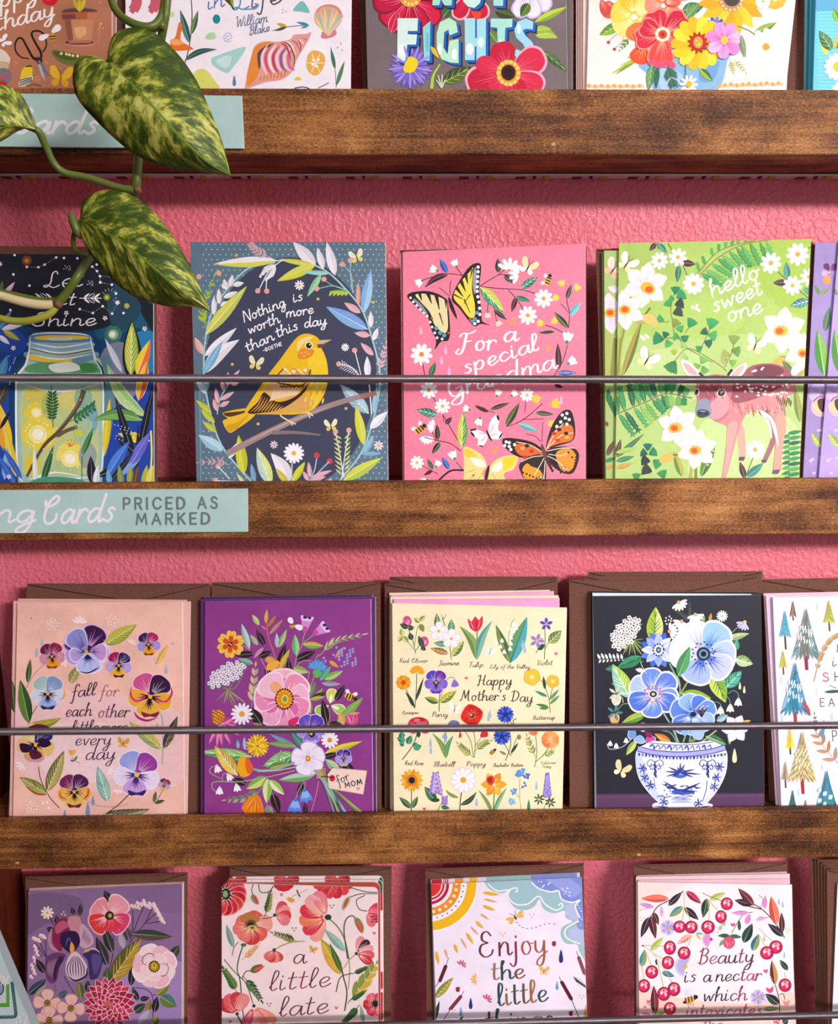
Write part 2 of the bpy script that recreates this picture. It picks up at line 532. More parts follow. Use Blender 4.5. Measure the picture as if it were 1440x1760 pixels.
class Art:
    """print on a sheet: flat coloured shapes, each laid a hair above the last one.
    Coordinates are read off an enlarged view of the card: fx, fy its corner, fs its enlargement."""
    STEP = 6e-6

    def __init__(self, sheet, frame, outline, z0=0.00001):
        self.sh, (self.fx, self.fy, self.fs) = sheet, frame
        self.outline = outline
        self.z0 = z0
        self.open = None
        xs, ys = [p[0] for p in outline], [p[1] for p in outline]
        self.gx, self.gy = min(xs), min(ys)
        self.gw, self.gh = 260, 300
        self.sx, self.sy = self.gw / (max(xs) - self.gx), self.gh / (max(ys) - self.gy)
        self.top = np.zeros((self.gh + 1, self.gw + 1), dtype=np.int16)
        self.jobs = {'cover_print': ([], [], []), 'lettering': ([], [], [])}
        self.layer = 'cover_print'
        self.rnd = random.Random(7)

    def spans(self, q):
        """cells of a coarse grid over the card that a polygon touches, row by row"""
        n = len(q)
        P = [((x - self.gx) * self.sx, (y - self.gy) * self.sy) for x, y in q]
        rows = {}
        for i in range(n):
            (x0, y0), (x1, y1) = P[i - 1], P[i]
            m_ = int(max(abs(x1 - x0), abs(y1 - y0)) * 1.5) + 1
            for k in range(m_ + 1):
                t = k / m_
                r, cx = int(y0 + (y1 - y0) * t), int(x0 + (x1 - x0) * t)
                if r in rows:
                    lo, hi = rows[r]
                    rows[r] = (min(lo, cx), max(hi, cx))
                else: rows[r] = (cx, cx)
        return [(max(0, min(r, self.gh)), max(0, min(lo - 1, self.gw)), max(0, min(hi + 1, self.gw))) for r, (lo, hi) in rows.items()]

    def begin(self): self.open = []

    def end(self):
        group, self.open = self.open, None
        self.lay(group)

    def lay(self, group):
        """put shapes just above whatever lies below them"""
        sp = [s_ for q, _ in group for s_ in self.spans(q)]
        if not sp: return
        L = max(int(self.top[r, lo:hi + 1].max()) for r, lo, hi in sp) + 1
        for r, lo, hi in sp: self.top[r, lo:hi + 1] = L
        z = self.z0 + L * self.STEP
        V, Fc, C = self.jobs[self.layer]
        for i, (q, c) in enumerate(group):
            n = len(V)
            zi = z + 2.6e-6 * i / len(group) + 1.4e-6 * (i % 2)
            V.extend((x, y, zi) for x, y in q)
            Fc.append(tuple(range(n, n + len(q))))
            C.extend([c] * len(q))

    def add(self, pts, c):
        c = lin(c) if isinstance(c, str) else c
        q = [self.sh.uv(self.fx + x / self.fs, self.fy + y / self.fs) for x, y in pts]
        a = sum(q[i - 1][0] * q[i][1] - q[i][0] * q[i - 1][1] for i in range(len(q)))
        if a < 0: q.reverse()
        q = clip_poly(q, self.outline)
        if len(q) < 3: return
        if self.open is not None: self.open.append((q, c))
        else: self.lay([(q, c)])

    def flush(self, parent):
        for k, (V, Fc, C) in self.jobs.items():
            if V:
                mesh_obj(k, V, Fc, M_INK, parent, cols=C)

    # --- primitive marks
    def p(self, pts, c): self.add(pts, c)

    def b(self, pts, c, n=6): self.add(catmull(pts, n, True), c)

    def e(self, x, y, rx, ry=None, c='#ffffff', rot=0, n=20):
        ry = rx if ry is None else ry
        cr, sr = math.cos(math.radians(rot)), math.sin(math.radians(rot))
        self.add([(x + rx * math.cos(t) * cr - ry * math.sin(t) * sr, y + rx * math.cos(t) * sr + ry * math.sin(t) * cr)
                  for t in (2 * math.pi * k / n for k in range(n))], c)

    def s(self, pts, w, c, taper=0, smooth=True, contrast=0.0, caps=False, n=6):
        """brush stroke; w one width or (start, end); taper 1 thins both ends; contrast thickens downstrokes"""
        q = catmull(pts, n) if smooth and len(pts) > 2 else [tuple(p) for p in pts]
        if taper and len(q) < 5: q = [(q[0][0] + (q[-1][0] - q[0][0]) * t / 7, q[0][1] + (q[-1][1] - q[0][1]) * t / 7) for t in range(8)] if len(q) == 2 else catmull(pts, n)
        w0, w1 = w if isinstance(w, tuple) else (w, w)
        L, N = [], len(q)
        if N < 2: return
        for i in range(N):
            a, b_ = q[max(i - 1, 0)], q[min(i + 1, N - 1)]
            dx, dy = b_[0] - a[0], b_[1] - a[1]
            d = math.hypot(dx, dy) or 1
            t = i / (N - 1)
            ww = w0 + (w1 - w0) * t
            if taper: ww *= max(0.08, math.sin(math.pi * t) ** 0.6)
            if contrast: ww *= (1 - contrast) + 2 * contrast * abs(dy / d) * (1 if dy > 0 else 0.6)
            L.append((q[i][0], q[i][1], -dy / d * ww / 2, dx / d * ww / 2, ww / 2))
        self.begin()
        for i in range(N - 1):
            x, y, nx, ny, _ = L[i]
            X, Y, NX, NY, _ = L[i + 1]
            self.add([(x + nx, y + ny), (X + NX, Y + NY), (X - NX, Y - NY), (x - nx, y - ny)], c)
        self.end()
        if caps:
            for i in (0, N - 1):
                self.add([(L[i][0] + L[i][4] * math.cos(k * math.pi / 6), L[i][1] + L[i][4] * math.sin(k * math.pi / 6)) for k in range(12)], c)

    def d(self, pts, r, c, n=8):
        for x, y in pts:
            self.add([(x + r * math.cos(2 * math.pi * k / n), y + r * math.sin(2 * math.pi * k / n)) for k in range(n)], c)

    # --- botanical marks
    def leaf_pts(self, x0, y0, x1, y1, w, bend=0.0, a=0.0, b=1.0, n=10):
        dx, dy = x1 - x0, y1 - y0
        Lr, Rr = [], []
        for i in range(n + 1):
            t = i / n
            h = w / 2 * math.sin(math.pi * t ** 0.8) ** 0.9 if 0 < t < 1 else 0
            d = math.hypot(dx, dy) or 1
            ox, oy = -dy / d, dx / d
            k = bend * d * math.sin(math.pi * t)
            cx, cy = x0 + dx * t + ox * k, y0 + dy * t + oy * k
            Lr.append((cx + ox * h, cy + oy * h))
            Rr.append((cx - ox * h, cy - oy * h))
        return Lr, Rr

    def l(self, x0, y0, x1, y1, w, c, c2=None, bend=0.0, v=None, nv=0, edge=None):
        """leaf from its base to its tip; c2 colours one half, v draws a midrib and nv pairs of side veins"""
        if edge:
            A, B = self.leaf_pts(x0, y0, x1, y1, w + 10, bend)
            self.add(A + B[::-1], edge)
        A, B = self.leaf_pts(x0, y0, x1, y1, w, bend)
        self.add(A + B[-2:0:-1], c)
        mid = [((p[0] + q[0]) / 2, (p[1] + q[1]) / 2) for p, q in zip(A, B)]
        if c2 is None and w > 17: c2 = mix(c, '#20301c', 0.13)
        if c2: self.add(A + mid[-2:0:-1], c2)
        if v is None and w > 26: self.s(mid[:-1], (max(2.0, w * .06), 1.0), mix(c, '#ffffff', 0.4), smooth=False)
        if v:
            vw = max(2.0, w * 0.05)
            self.s(mid[:-1], (vw * 1.4, vw * 0.6), v, smooth=False)
            N = len(mid) - 1
            for k in range(nv):
                i = 1 + int((N - 3) * (k + 0.5) / nv)
                j = min(i + 2, N)
                for S in (A, B):
                    tx, ty = mid[j][0] * 0.22 + S[j][0] * 0.78, mid[j][1] * 0.22 + S[j][1] * 0.78
                    self.s([mid[i], (tx, ty)], (vw, vw * 0.5), v, smooth=False)

    def petal(self, cx, cy, ang, r, w, c, edge=None, streak=None, ns=4, r0=0.12, notch=0.0, tip=0.0, ew=None):
        ca, sa = math.cos(ang), math.sin(ang)

        def P(x, y): return (cx + x * ca - y * sa, cy + x * sa + y * ca)

        def shape(R, W):
            if tip:   # pointed
                return [P(r0 * r, 0), P(R * 0.3, W * 0.36), P(R * 0.62, W * 0.5), P(R * 0.85, W * 0.26), P(R, 0), P(R * 0.85, -W * 0.26), P(R * 0.62, -W * 0.5), P(R * 0.3, -W * 0.36)]
            return [P(r0 * r, 0), P(R * 0.35, W * 0.34), P(R * 0.72, W * 0.5), P(R * 0.95, W * 0.3), P(R * (1 - notch), 0), P(R * 0.95, -W * 0.3), P(R * 0.72, -W * 0.5), P(R * 0.35, -W * 0.34)]
        ew = (ew if ew else max(3.0, r * 0.06))
        if edge: self.b(shape(r + ew, w + ew * 2), edge, 4)
        self.b(shape(r, w), c, 4)
        if streak:
            for k in range(ns):
                f = ((k + 0.5) / ns - 0.5) * 0.8
                self.s([P(r * 0.22, f * w * 0.25), P(r * (0.72 + 0.14 * ((k * 7) % 3 - 1)), f * w * 0.85)], (max(2.0, w * 0.055), 1.0), streak, smooth=False)

    def f(self, cx, cy, r, n, c, cc=None, cr=0.28, rot=0.0, pw=None, edge=None, streak=None, ns=4, tip=0, notch=0.0, sq=None, cc2=None, lens=None):
        """radial flower; c one colour or a list cycled over the petals"""
        w = pw if pw else 2 * r * math.sin(math.pi / n) * 1.0
        for k in range(n):
            a = math.radians(rot) + 2 * math.pi * k / n
            col = c[k % len(c)] if isinstance(c, (list, tuple)) and isinstance(c[0], str) else c
            rr = r * (lens[k % len(lens)] if lens else 1)
            self.petal(cx, cy, a, rr, w, col, edge, streak, ns, tip=tip, notch=notch)
        if cc:
            self.e(cx, cy, r * cr, r * cr, cc)
            if cc2: self.e(cx, cy, r * cr * 0.5, r * cr * 0.5, cc2)

    def daisy(self, cx, cy, r, c='#fbf6fa', cc='#e9a62c', n=9, rot=10, pw=None, cr=0.22):
        self.f(cx, cy, r, n, c, cc, cr, rot, pw or r * 0.42)

    def fan(self, cx, cy, r, ang, spread, n, c, w, cc=None, cr=0.0):
        """half flower seen from the side"""
        for k in range(n):
            a = math.radians(ang + spread * ((k / (n - 1)) - 0.5))
            self.petal(cx, cy, a, r, w, c)
        if cc: self.e(cx, cy, cr, cr, cc)

    def sprig(self, pts, lw, c, ll, lwid, cl, n=5, spread=50, terminal=True, start=0.2, shrink=0.5, off=0):
        """stem with paired leaves"""
        q = catmull(pts, 8) if len(pts) > 2 else [(pts[0][0] + (pts[1][0] - pts[0][0]) * t / 10, pts[0][1] + (pts[1][1] - pts[0][1]) * t / 10) for t in range(11)]
        self.s(q, (lw, lw * 0.6), c, smooth=False)
        N = len(q) - 1
        for k in range(n):
            t = start + (1 - start) * k / max(n - (0 if terminal else 1), 1)
            i = min(int(t * N), N - 1)
            x, y = q[i]
            a = math.atan2(q[i + 1][1] - y, q[i + 1][0] - x)
            L = ll * (1 - shrink * t)
            for sgn in (-1, 1):
                aa = a + sgn * math.radians(spread)
                cl_ = cl[(2 * k + (sgn > 0)) % len(cl)] if isinstance(cl, list) else cl
                self.l(x, y, x + L * math.cos(aa), y + L * math.sin(aa), lwid * (1 - shrink * t * 0.6), cl_)
        if terminal:
            x, y = q[-1]
            a = math.atan2(y - q[-2][1], x - q[-2][0])
            self.l(x, y, x + ll * 0.6 * math.cos(a), y + ll * 0.6 * math.sin(a), lwid * 0.7, cl[0] if isinstance(cl, list) else cl)

    def pansy(self, cx, cy, r, top, side, low, mask='#1d1138', eye='#f3b324', rot=0, edge='#efd8ea', top2=None, lowtip=None, sy=None):
        """two upper petals, two side petals, one lower petal, dark whisker lines"""
        R0 = math.radians(rot)

        def pt(d, a, rr, w, c, st, e=edge): self.petal(cx, cy, R0 + math.radians(a), rr * r, w * r, c, e, st, 5, r0=0.0, ew=max(2.5, r * 0.035))
        pt(0, -122, 1.15, 1.05, top, mix(top, '#ffffff', 0.35))
        pt(0, -58, 1.15, 1.05, top2 or top, mix(top2 or top, '#ffffff', 0.35))
        pt(0, 168, 1.05, 0.85, side, sy or mix(side, '#ffffff', 0.4))
        pt(0, 12, 1.05, 0.85, side, sy or mix(side, '#ffffff', 0.4))
        pt(0, 90, 1.0, 1.15, low, mix(low, lowtip or '#ffffff', 0.6))
        if lowtip: self.b([(cx - 0.42 * r, cy + 0.72 * r), (cx, cy + 0.84 * r), (cx + 0.42 * r, cy + 0.72 * r), (cx + 0.3 * r, cy + 0.98 * r), (cx, cy + 0.94 * r), (cx - 0.3 * r, cy + 0.98 * r)], lowtip)
        for a, L in ((150, .52), (168, .6), (188, .5), (30, .52), (12, .6), (-8, .5), (70, .45), (82, .58), (90, .62), (98, .58), (110, .45)):
            aa = R0 + math.radians(a)
            self.s([(cx + .1 * r * math.cos(aa), cy + .1 * r * math.sin(aa)), (cx + L * r * math.cos(aa), cy + L * r * math.sin(aa))], (r * .09, r * .02), mask, smooth=False)
        self.e(cx, cy, r * 0.1, r * 0.1, eye)

    def fly(self, x, y, r, c, c2=None, rot=0, body='#3a2a20', ant=True):
        """small butterfly"""
        c2 = c2 or c
        R = math.radians(rot)
        cr, sr = math.cos(R), math.sin(R)

        def P(u, v): return (x + (u * cr - v * sr) * r, y + (u * sr + v * cr) * r)
        for g in (-1, 1):
            self.b([P(.04 * g, .08), P(.35 * g, .12), P(.72 * g, .3), P(.68 * g, .66), P(.38 * g, .74), P(.14 * g, .5)], c2, 3)
            self.b([P(.03 * g, 0), P(.25 * g, -.5), P(.62 * g, -.98), P(.98 * g, -.86), P(.95 * g, -.35), P(.66 * g, .02), P(.3 * g, .12)], c, 3)
            self.s([P(.08 * g, -.05), P(.7 * g, -.6)], r * .05, mix(c, body, .3), 1)
        self.s([P(0, -.3), P(0, .1), P(0, .58)], r * 0.15, body, 1)
        ux, uy = sr, -cr
        if ant and r > 14:
            for sg in (-1, 1):
                self.s([(x + ux * r * .3, y + uy * r * .3), (x + ux * r * .8 + sg * uy * r * .25, y + uy * r * .8 - sg * ux * r * .25)], max(1.5, r * .04), body, smooth=False)

    def bee(self, x, y, r, rot=0):
        R = math.radians(rot)
        c, s = math.cos(R), math.sin(R)
        for w in (-1, 1):
            self.petal(x, y, R - math.pi / 2 + w * 0.75, r * 1.5, r * 0.7, '#efe4f2')
        self.e(x, y, r, r * 0.62, '#e8b432', rot)
        for k in (-0.5, 0.0, 0.5):
            self.s([(x + k * r * c + .5 * r * s, y + k * r * s - .5 * r * c), (x + k * r * c - .5 * r * s, y + k * r * s + .5 * r * c)], r * 0.24, '#2a1c1c', smooth=False)
        self.e(x + r * c, y + r * s, r * 0.36, r * 0.36, '#2a1c1c')

    def bell(self, x, y, r, c, ang=90, cap='#4f7a4a'):
        a = math.radians(ang)
        ca, sa = math.cos(a), math.sin(a)

        def P(u, v): return (x + u * ca - v * sa, y + u * sa + v * ca)
        self.b([P(0, -r * .2), P(r * .5, -r * .5), P(r * 1.1, -r * .62), P(r * 1.0, -r * .25), P(r * 1.25, 0), P(r * 1.0, r * .25), P(r * 1.1, r * .62), P(r * .5, r * .5), P(0, r * .2)], c, 3)
        self.e(x, y, r * .22, r * .22, cap)

    def drop(self, x, y, h, c):
        self.b([(x, y - h * .55), (x + h * .16, y + h * .1), (x + h * .12, y + h * .38), (x, y + h * .45), (x - h * .12, y + h * .38), (x - h * .16, y + h * .1)], c, 3)

    def heart(self, x, y, r, c):
        self.b([(x, y + r), (x - r * .9, y - .1 * r), (x - r * .6, y - r * .8), (x, y - r * .35), (x + r * .6, y - r * .8), (x + r * .9, y - .1 * r)], c, 3)

    # --- lettering
    def t(self, text, x0, y0, x1, y1, h, w, c, font='s', slant=0.18, contrast=0.0, caps=True, track=0.0, fancy=0.0):
        """text whose baseline runs from (x0, y0) to (x1, y1); h is the x-height (script) or half the capital height (block)"""
        G = SCRIPT if font == 's' else BLOCK
        gap = track + (1.0 if font == 's' else 4.0)
        adv, tot = [], 0.0
        for ch in text:
            a = 6.0 + gap if ch == ' ' else G[ch][0] + gap
            adv.append(a)
            tot += a
        tot -= gap
        d = math.hypot(x1 - x0, y1 - y0)
        ux, uy = (x1 - x0) / d, (y1 - y0) / d
        sx, sy = d / tot, h / 10.0
        old, self.layer = self.layer, 'lettering'
        cur, k = 0.0, 0
        for ch, a in zip(text, adv):
            if ch != ' ':
                col = c if isinstance(c, str) or not isinstance(c, list) else c[k % len(c)]
                k += 1
                for st in G[ch][1].split('|'):
                    P = []
                    for pr in st.split():
                        gx, gy = map(float, pr.split(','))
                        lx, ly = cur * sx + gx * sx + gy * sy * slant, gy * sy
                        P.append((x0 + ux * lx + uy * ly, y0 + uy * lx - ux * ly))
                    if font == 's': self.s(P, w, col, contrast=contrast, caps=caps, n=5)
                    else:
                        for p, q in zip(P, P[1:]): self.s([p, q], w, col, smooth=False, caps=caps)
            cur += a
        self.layer = old


# ------------------------------------------------------------------ cards and envelopes
LEAN = math.radians(9.0)
GAP = 0.0013            # from one sheet of a stack to the next
LIP_Z = {1: CAM_Z + 0.1296, 2: CAM_Z - 0.0673, 3: CAM_Z - 0.2639, 4: CAM_Z - 0.4605}
LEDGE = 0.0045          # the ledge lies this far below the top of the front lip
FRONT_Y = -0.0465       # where the foremost card of a stack stands on the ledge


def outline_on(sheet, corners, drop_to):
    """px corners TL TR BR BL -> sheet coordinates, the sides prolonged down to the ledge"""
    tl, tr, br, bl = [sheet.uv(*c) for c in corners]

    def down(t, b_): k = (drop_to - t[1]) / (b_[1] - t[1]); return (t[0] + (b_[0] - t[0]) * k, drop_to)
    return [down(tl, bl), down(tr, br), tr, tl]          # counter-clockwise from bottom left


def round_corners(q, r):
    if not r: return q
    out = []
    for i in range(4):
        p, a, b_ = Vector(q[i]), Vector(q[i - 1]), Vector(q[(i + 1) % 4])
        da, db = (a - p).normalized() * r, (b_ - p).normalized() * r
        for k in range(7):
            t = k / 6
            out.append(tuple((p + da) * (1 - t) ** 2 + p * 2 * t * (1 - t) + (p + db) * t * t))
    return out


def slab(name, q, z0, z1, mat, parent, col=None, edge=None):
    """thin sheet with the outline q between z0 and z1; its cut edge may be paler than its face"""
    n = len(q)
    V = [(x, y, z1) for x, y in q] + [(x, y, z0) for x, y in q] + [(x, y, z1 - 2e-6) for x, y in q] + [(x, y, z0) for x, y in q]
    Fc = [tuple(range(n)), tuple(range(2 * n - 1, n - 1, -1))] + [(2 * n + (i + 1) % n, 2 * n + i, 3 * n + i, 3 * n + (i + 1) % n) for i in range(n)]
    cols = None
    if col is not None:
        c, e = lin(col), lin(edge or col)
        cols = [c] * n + [e] * n + [e] * n + [e] * n
    return mesh_obj(name, V, Fc, mat, parent, cols=cols)


def place(name, row, index, corners, label, cat, group):
    z = LIP_Z[row] - LEDGE
    xm = at_y((corners[2][0] + corners[3][0]) / 2, corners[2][1], FRONT_Y).x
    sh = Sheet((xm, FRONT_Y, z), LEAN)
    sh.o = sh.o - sh.Z * (GAP * index)
    sh.o.z = z + 0.0004
    sh.mat.translation = sh.o
    root = empty(name, sh.o)
    root.matrix_world = sh.mat
    tag(root, label, cat, group)
    return root, sh


def card(row, index, corners, bg, label, art=None, frame=(0, 0, 1), group=None, edge=None, inside='#f3ecef', mat=None, radius=0.0):
    """a folded greeting card standing on a ledge: front and back panel, fold on its left; art draws on the front"""
    root, sh = place('greeting_card', row, index, corners, label, 'card', group)
    q = outline_on(sh, corners, 0.0)
    rq = round_corners(q, radius)
    front = slab('front_panel', rq, -0.00032, 0.0, mat or M_PAPER, root, bg, edge or mix(bg, '#ffffff', 0.35))
    bq = [(x + 0.0002, y) for x, y in rq]
    slab('back_panel', bq, -0.00080, -0.00048, mat or M_PAPER, root, inside, inside)
    w = 0.0004
    fl = [(q[0][0], q[0][1]), (q[0][0] + w, q[0][1]), (q[3][0] + w, q[3][1]), (q[3][0], q[3][1])]
    if not radius:
        slab('fold', fl, -0.0006, -0.0002, mat or M_PAPER, root, edge or bg, edge or bg)
    if art:
        a = Art(sh, frame, q if not radius else rq)
        art(a)
        a.flush(front)
    return root


def envelope(row, index, corners, label, group=None, flap=True, notch=0.5):
    root, sh = place('envelope', row, index, corners, label, 'envelope', group)
    q = outline_on(sh, corners, 0.0)
    slab('envelope_body', q, -0.0007, 0.0, M_KRAFT, root)
    if flap:
        tl, tr = Vector(q[3]), Vector(q[2])
        w = (tr - tl).length
        dn = Vector((0, -1))
        fq = [tl + (tr - tl) * 0.01 + dn * 0.0008, tl + (tr - tl) * (notch - .03) + dn * 0.0105, tl + (tr - tl) * notch + dn * 0.0105, tl + (tr - tl) * 0.99 + dn * 0.0008]
        fl = slab('flap', [tuple(p) for p in fq], 0.00003, 0.0005, M_KRAFT, root)
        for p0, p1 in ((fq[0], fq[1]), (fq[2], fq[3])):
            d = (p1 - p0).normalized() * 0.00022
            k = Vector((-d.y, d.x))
            slab('flap_shade_strip', [tuple(p) for p in (p0 - k, p1 - k, p1 + k, p0 + k)], 0.0001, 0.00051, M_FLAP_SHADE, fl)  # dark strip painted as the shade line under the flap's edge
    return root


# ------------------------------------------------------------------ the setting: wall, uprights, picture ledges, rods
X0, X1 = -0.2505, 0.80
wall = mesh_obj('wall_back', [(-0.9, 0, 0.0), (1.3, 0, 0.0), (1.3, 0, CAM_Z + 0.9), (-0.9, 0, CAM_Z + 0.9),
                              (-0.9, 0.1, 0.0), (1.3, 0.1, 0.0), (1.3, 0.1, CAM_Z + 0.9), (-0.9, 0.1, CAM_Z + 0.9)],
                [(0, 1, 2, 3), (7, 6, 5, 4), (0, 4, 5, 1), (3, 2, 6, 7), (1, 5, 6, 2), (0, 3, 7, 4)], M_WALL)
tag(wall, kind='structure')
M_FLOOR = wood_material('dark_floor_boards', [(0.4, '#2c1d14'), (0.6, '#4a3424')])
tag(box('floor', -1.5, 2.0, -3.2, 0.1, -0.02, 0.0, M_FLOOR), kind='structure')

up = box('upright_board', X0 - 0.02, X0, -0.42, -0.0005, CAM_Z - 0.85, CAM_Z + 0.75, M_UPRIGHT, bevel=0.0015)  # made deeper out of view to shade the wall and cards at left
tag(up, 'reddish brown upright side board behind the embroidered cloth at lower left', 'board')
up2 = box('upright_board', X1, X1 + 0.02, -0.16, -0.0005, CAM_Z - 0.85, CAM_Z + 0.75, M_UPRIGHT, bevel=0.0015)
tag(up2, 'matching upright side board at the far end of the ledges', 'board')

LIP_FRONT = -0.055
LEDGE_LABELS = {
    1: 'dark stained wooden picture ledge at the top, with the pothos leaf hanging over it',
    2: 'dark stained wooden picture ledge under the bird, butterfly and fawn cards',
    3: 'dark stained wooden picture ledge under the pansy, purple bouquet and blue vase cards',
    4: 'lowest wooden picture ledge, carrying the poppy, sunshine and cherry cards'}
for row in (1, 2, 3, 4):
    zt = LIP_Z[row]
    root = empty('picture_ledge', ((X0 + X1) / 2, LIP_FRONT, zt))
    tag(root, LEDGE_LABELS[row], 'shelf', 'wooden picture ledges')
    box('front_lip', X0 + 0.0005, X1 - 0.0005, LIP_FRONT, LIP_FRONT + 0.0055, zt - 0.031, zt, M_WOOD, root, bevel=0.0011)
    box('ledge_board', X0 + 0.0005, X1 - 0.0005, LIP_FRONT + 0.0055, -0.0006, zt - 0.0308, zt - LEDGE, M_WOOD, root, bevel=0.0006)

M_CHIPPED = plain('chipped_stain', '#c99a7c', 0.7, 0.0, 0.2)
for row, u, v in ((1, 951, 248), (3, 1098, 1469), (3, 30, 1483)):
    lip = [o for o in COL.objects if o.name.startswith('front_lip')][row - 1]
    c = at_y(u, v, LIP_FRONT) - lip.parent.location - lip.location
    slab('chipped_spot', [(c.x + 0.0011 * (1 + .4 * (k % 2)) * math.cos(k * .9), c.z + 0.0007 * math.sin(k * .9)) for k in range(7)], 0.0, 0.00008, M_CHIPPED, lip).matrix_local = Matrix(((1, 0, 0, 0), (0, 0, -1, c.y), (0, 1, 0, 0), (0, 0, 0, 1)))

ROD_Y = -0.0525
ROD_PX = {2: ((100, 649.5), (1340, 653)), 3: ((100, 1257), (1340, 1247.5)), 4: ((735, 1760), (1400, 1745))}
ROD_LABELS = {2: 'thin grey metal rod across the bird, butterfly and fawn cards',
              3: 'thin grey metal rod across the pansy, purple bouquet and blue vase cards',
              4: 'thin grey metal rod across the sunshine and cherry cards at the bottom'}
for row, (a, b_) in ROD_PX.items():
    A, B = at_y(a[0], a[1], ROD_Y), at_y(b_[0], b_[1], ROD_Y)
    d = (B - A) / (B.x - A.x)
    P, Q = A + d * (X0 - A.x), A + d * (X1 - A.x)
    o = tube('retaining_rod', [P - P, (Q - P) / 2, Q - P], [0.00205] * 3, M_STEEL, seg=24, n=1)
    o.location = P
    tag(o, ROD_LABELS[row], 'rod', 'metal rods in front of the cards')

# unlit light tape under the top ledge
zs = LIP_Z[1] - 0.0310
tape_root = empty('led_strip', (0, -0.006, zs))
tag(tape_root, 'unlit white light tape with small components under the top ledge', 'light strip')
M_TAPE = plain('white_light_tape', '#f2e2e8', 0.5)
M_CHIP = plain('yellow_led_chip', '#c9a03c', 0.4)
M_RES = plain('black_resistor', '#241a1e', 0.5)
M_PAD = plain('brown_solder_pad', '#5d2326', 0.5)
tp = box('tape', X0 + 0.002, 0.55, -0.0108, -0.0012, zs - 0.0011, zs - 0.0003, M_TAPE, tape_root)
xx = at_y(602, 300, -0.006).x
k0 = -12
for k in range(k0, 12):
    x = xx + k * 0.0318
    if x < X0 + 0.01 or x > 0.42: continue
    box('led_chip', x + 0.0125, x + 0.0158, -0.0098, -0.0052, zs - 0.0024, zs - 0.0011, M_CHIP, tape_root)
    box('resistor', x + 0.0068, x + 0.0082, -0.0092, -0.0060, zs - 0.0021, zs - 0.0011, M_RES, tape_root)
    box('solder_pad', x - 0.0026, x + 0.0026, -0.0072, -0.0032, zs - 0.0016, zs - 0.0011, M_PAD, tape_root)


# mint signs stuck to the front of two ledges
def sign(row, corners, label, draw):
    sh = Sheet((0, LIP_FRONT - 0.0021, LIP_Z[row] - 0.015), 0.0)
    q = [sh.uv(*c) for c in (corners[3], corners[2], corners[1], corners[0])]
    root = empty('shelf_sign', sh.o)
    root.matrix_world = sh.mat
    tag(root, label, 'sign', 'mint signs on the ledges')
    board = slab('sign_board', q, -0.0020, 0.0, M_PAPER, root, '#b3d3ca', '#e6efec')
    a = Art(sh, (0, 0, 1), q)
    draw(a)
    a.flush(board)


def draw_sign_top(a):
    w = 5.8
    a.t('Greeting Cards', -226, 226, 164, 230, 20.5, w, '#f4f1f3', slant=0.36)


def draw_sign_mid(a):
    a.fx, a.fy, a.fs = 0, 800, 3.273
    a.t('Greeting', -620, 322, 190, 318, 66, 15, '#f4eef2', slant=0.34)
    a.t('Cards', 216, 332, 634, 312, 76, 15, '#f4eef2', slant=0.34)
    a.t('PRICED AS', 696, 246, 1228, 240, 31, 11.5, '#6f7d80', font='b', slant=0.0, track=2.4)
    a.t('MARKED', 768, 332, 1186, 327, 30, 11.5, '#6f7d80', font='b', slant=0.0, track=2.4)


sign(1, [(-330, 157), (415, 164.5), (419, 255), (-330, 249)], 'mint green sign reading Cards on the top ledge, behind the pothos leaf', draw_sign_top)
sign(2, [(-330, 845), (425, 840.5), (425.3, 914), (-330, 918)], 'mint green sign reading Cards and PRICED AS MARKED on the second ledge', draw_sign_mid)


# ------------------------------------------------------------------ pothos vine hanging in front of the ledges
M_STEM = plain('green_stem', '#56661e', 0.4)
M_STEM_Y = plain('yellow_green_stem', '#96972f', 0.4)
M_STEM_C = plain('cream_striped_stem', '#cdbb8c', 0.45)
M_NODE = plain('brown_stem_node', '#6b4427', 0.6)
VY = -0.112
vine = empty('pothos_vine', at_y(240, 318, VY))
tag(vine, 'trailing pothos vine with green and yellow marbled leaves over the top ledge', 'plant')


def stem(name, pts, w, mat, y=VY):
    """pts: (px, py, extra depth); w: width in px at this distance"""
    P = [at_y(p[0], p[1], y + (p[2] if len(p) > 2 else 0)) - vine.location for p in pts]
    ws = w if isinstance(w, (list, tuple)) else [w] * len(P)
    return tube(name, P, [x * 0.000137 for x in ws], mat, vine)


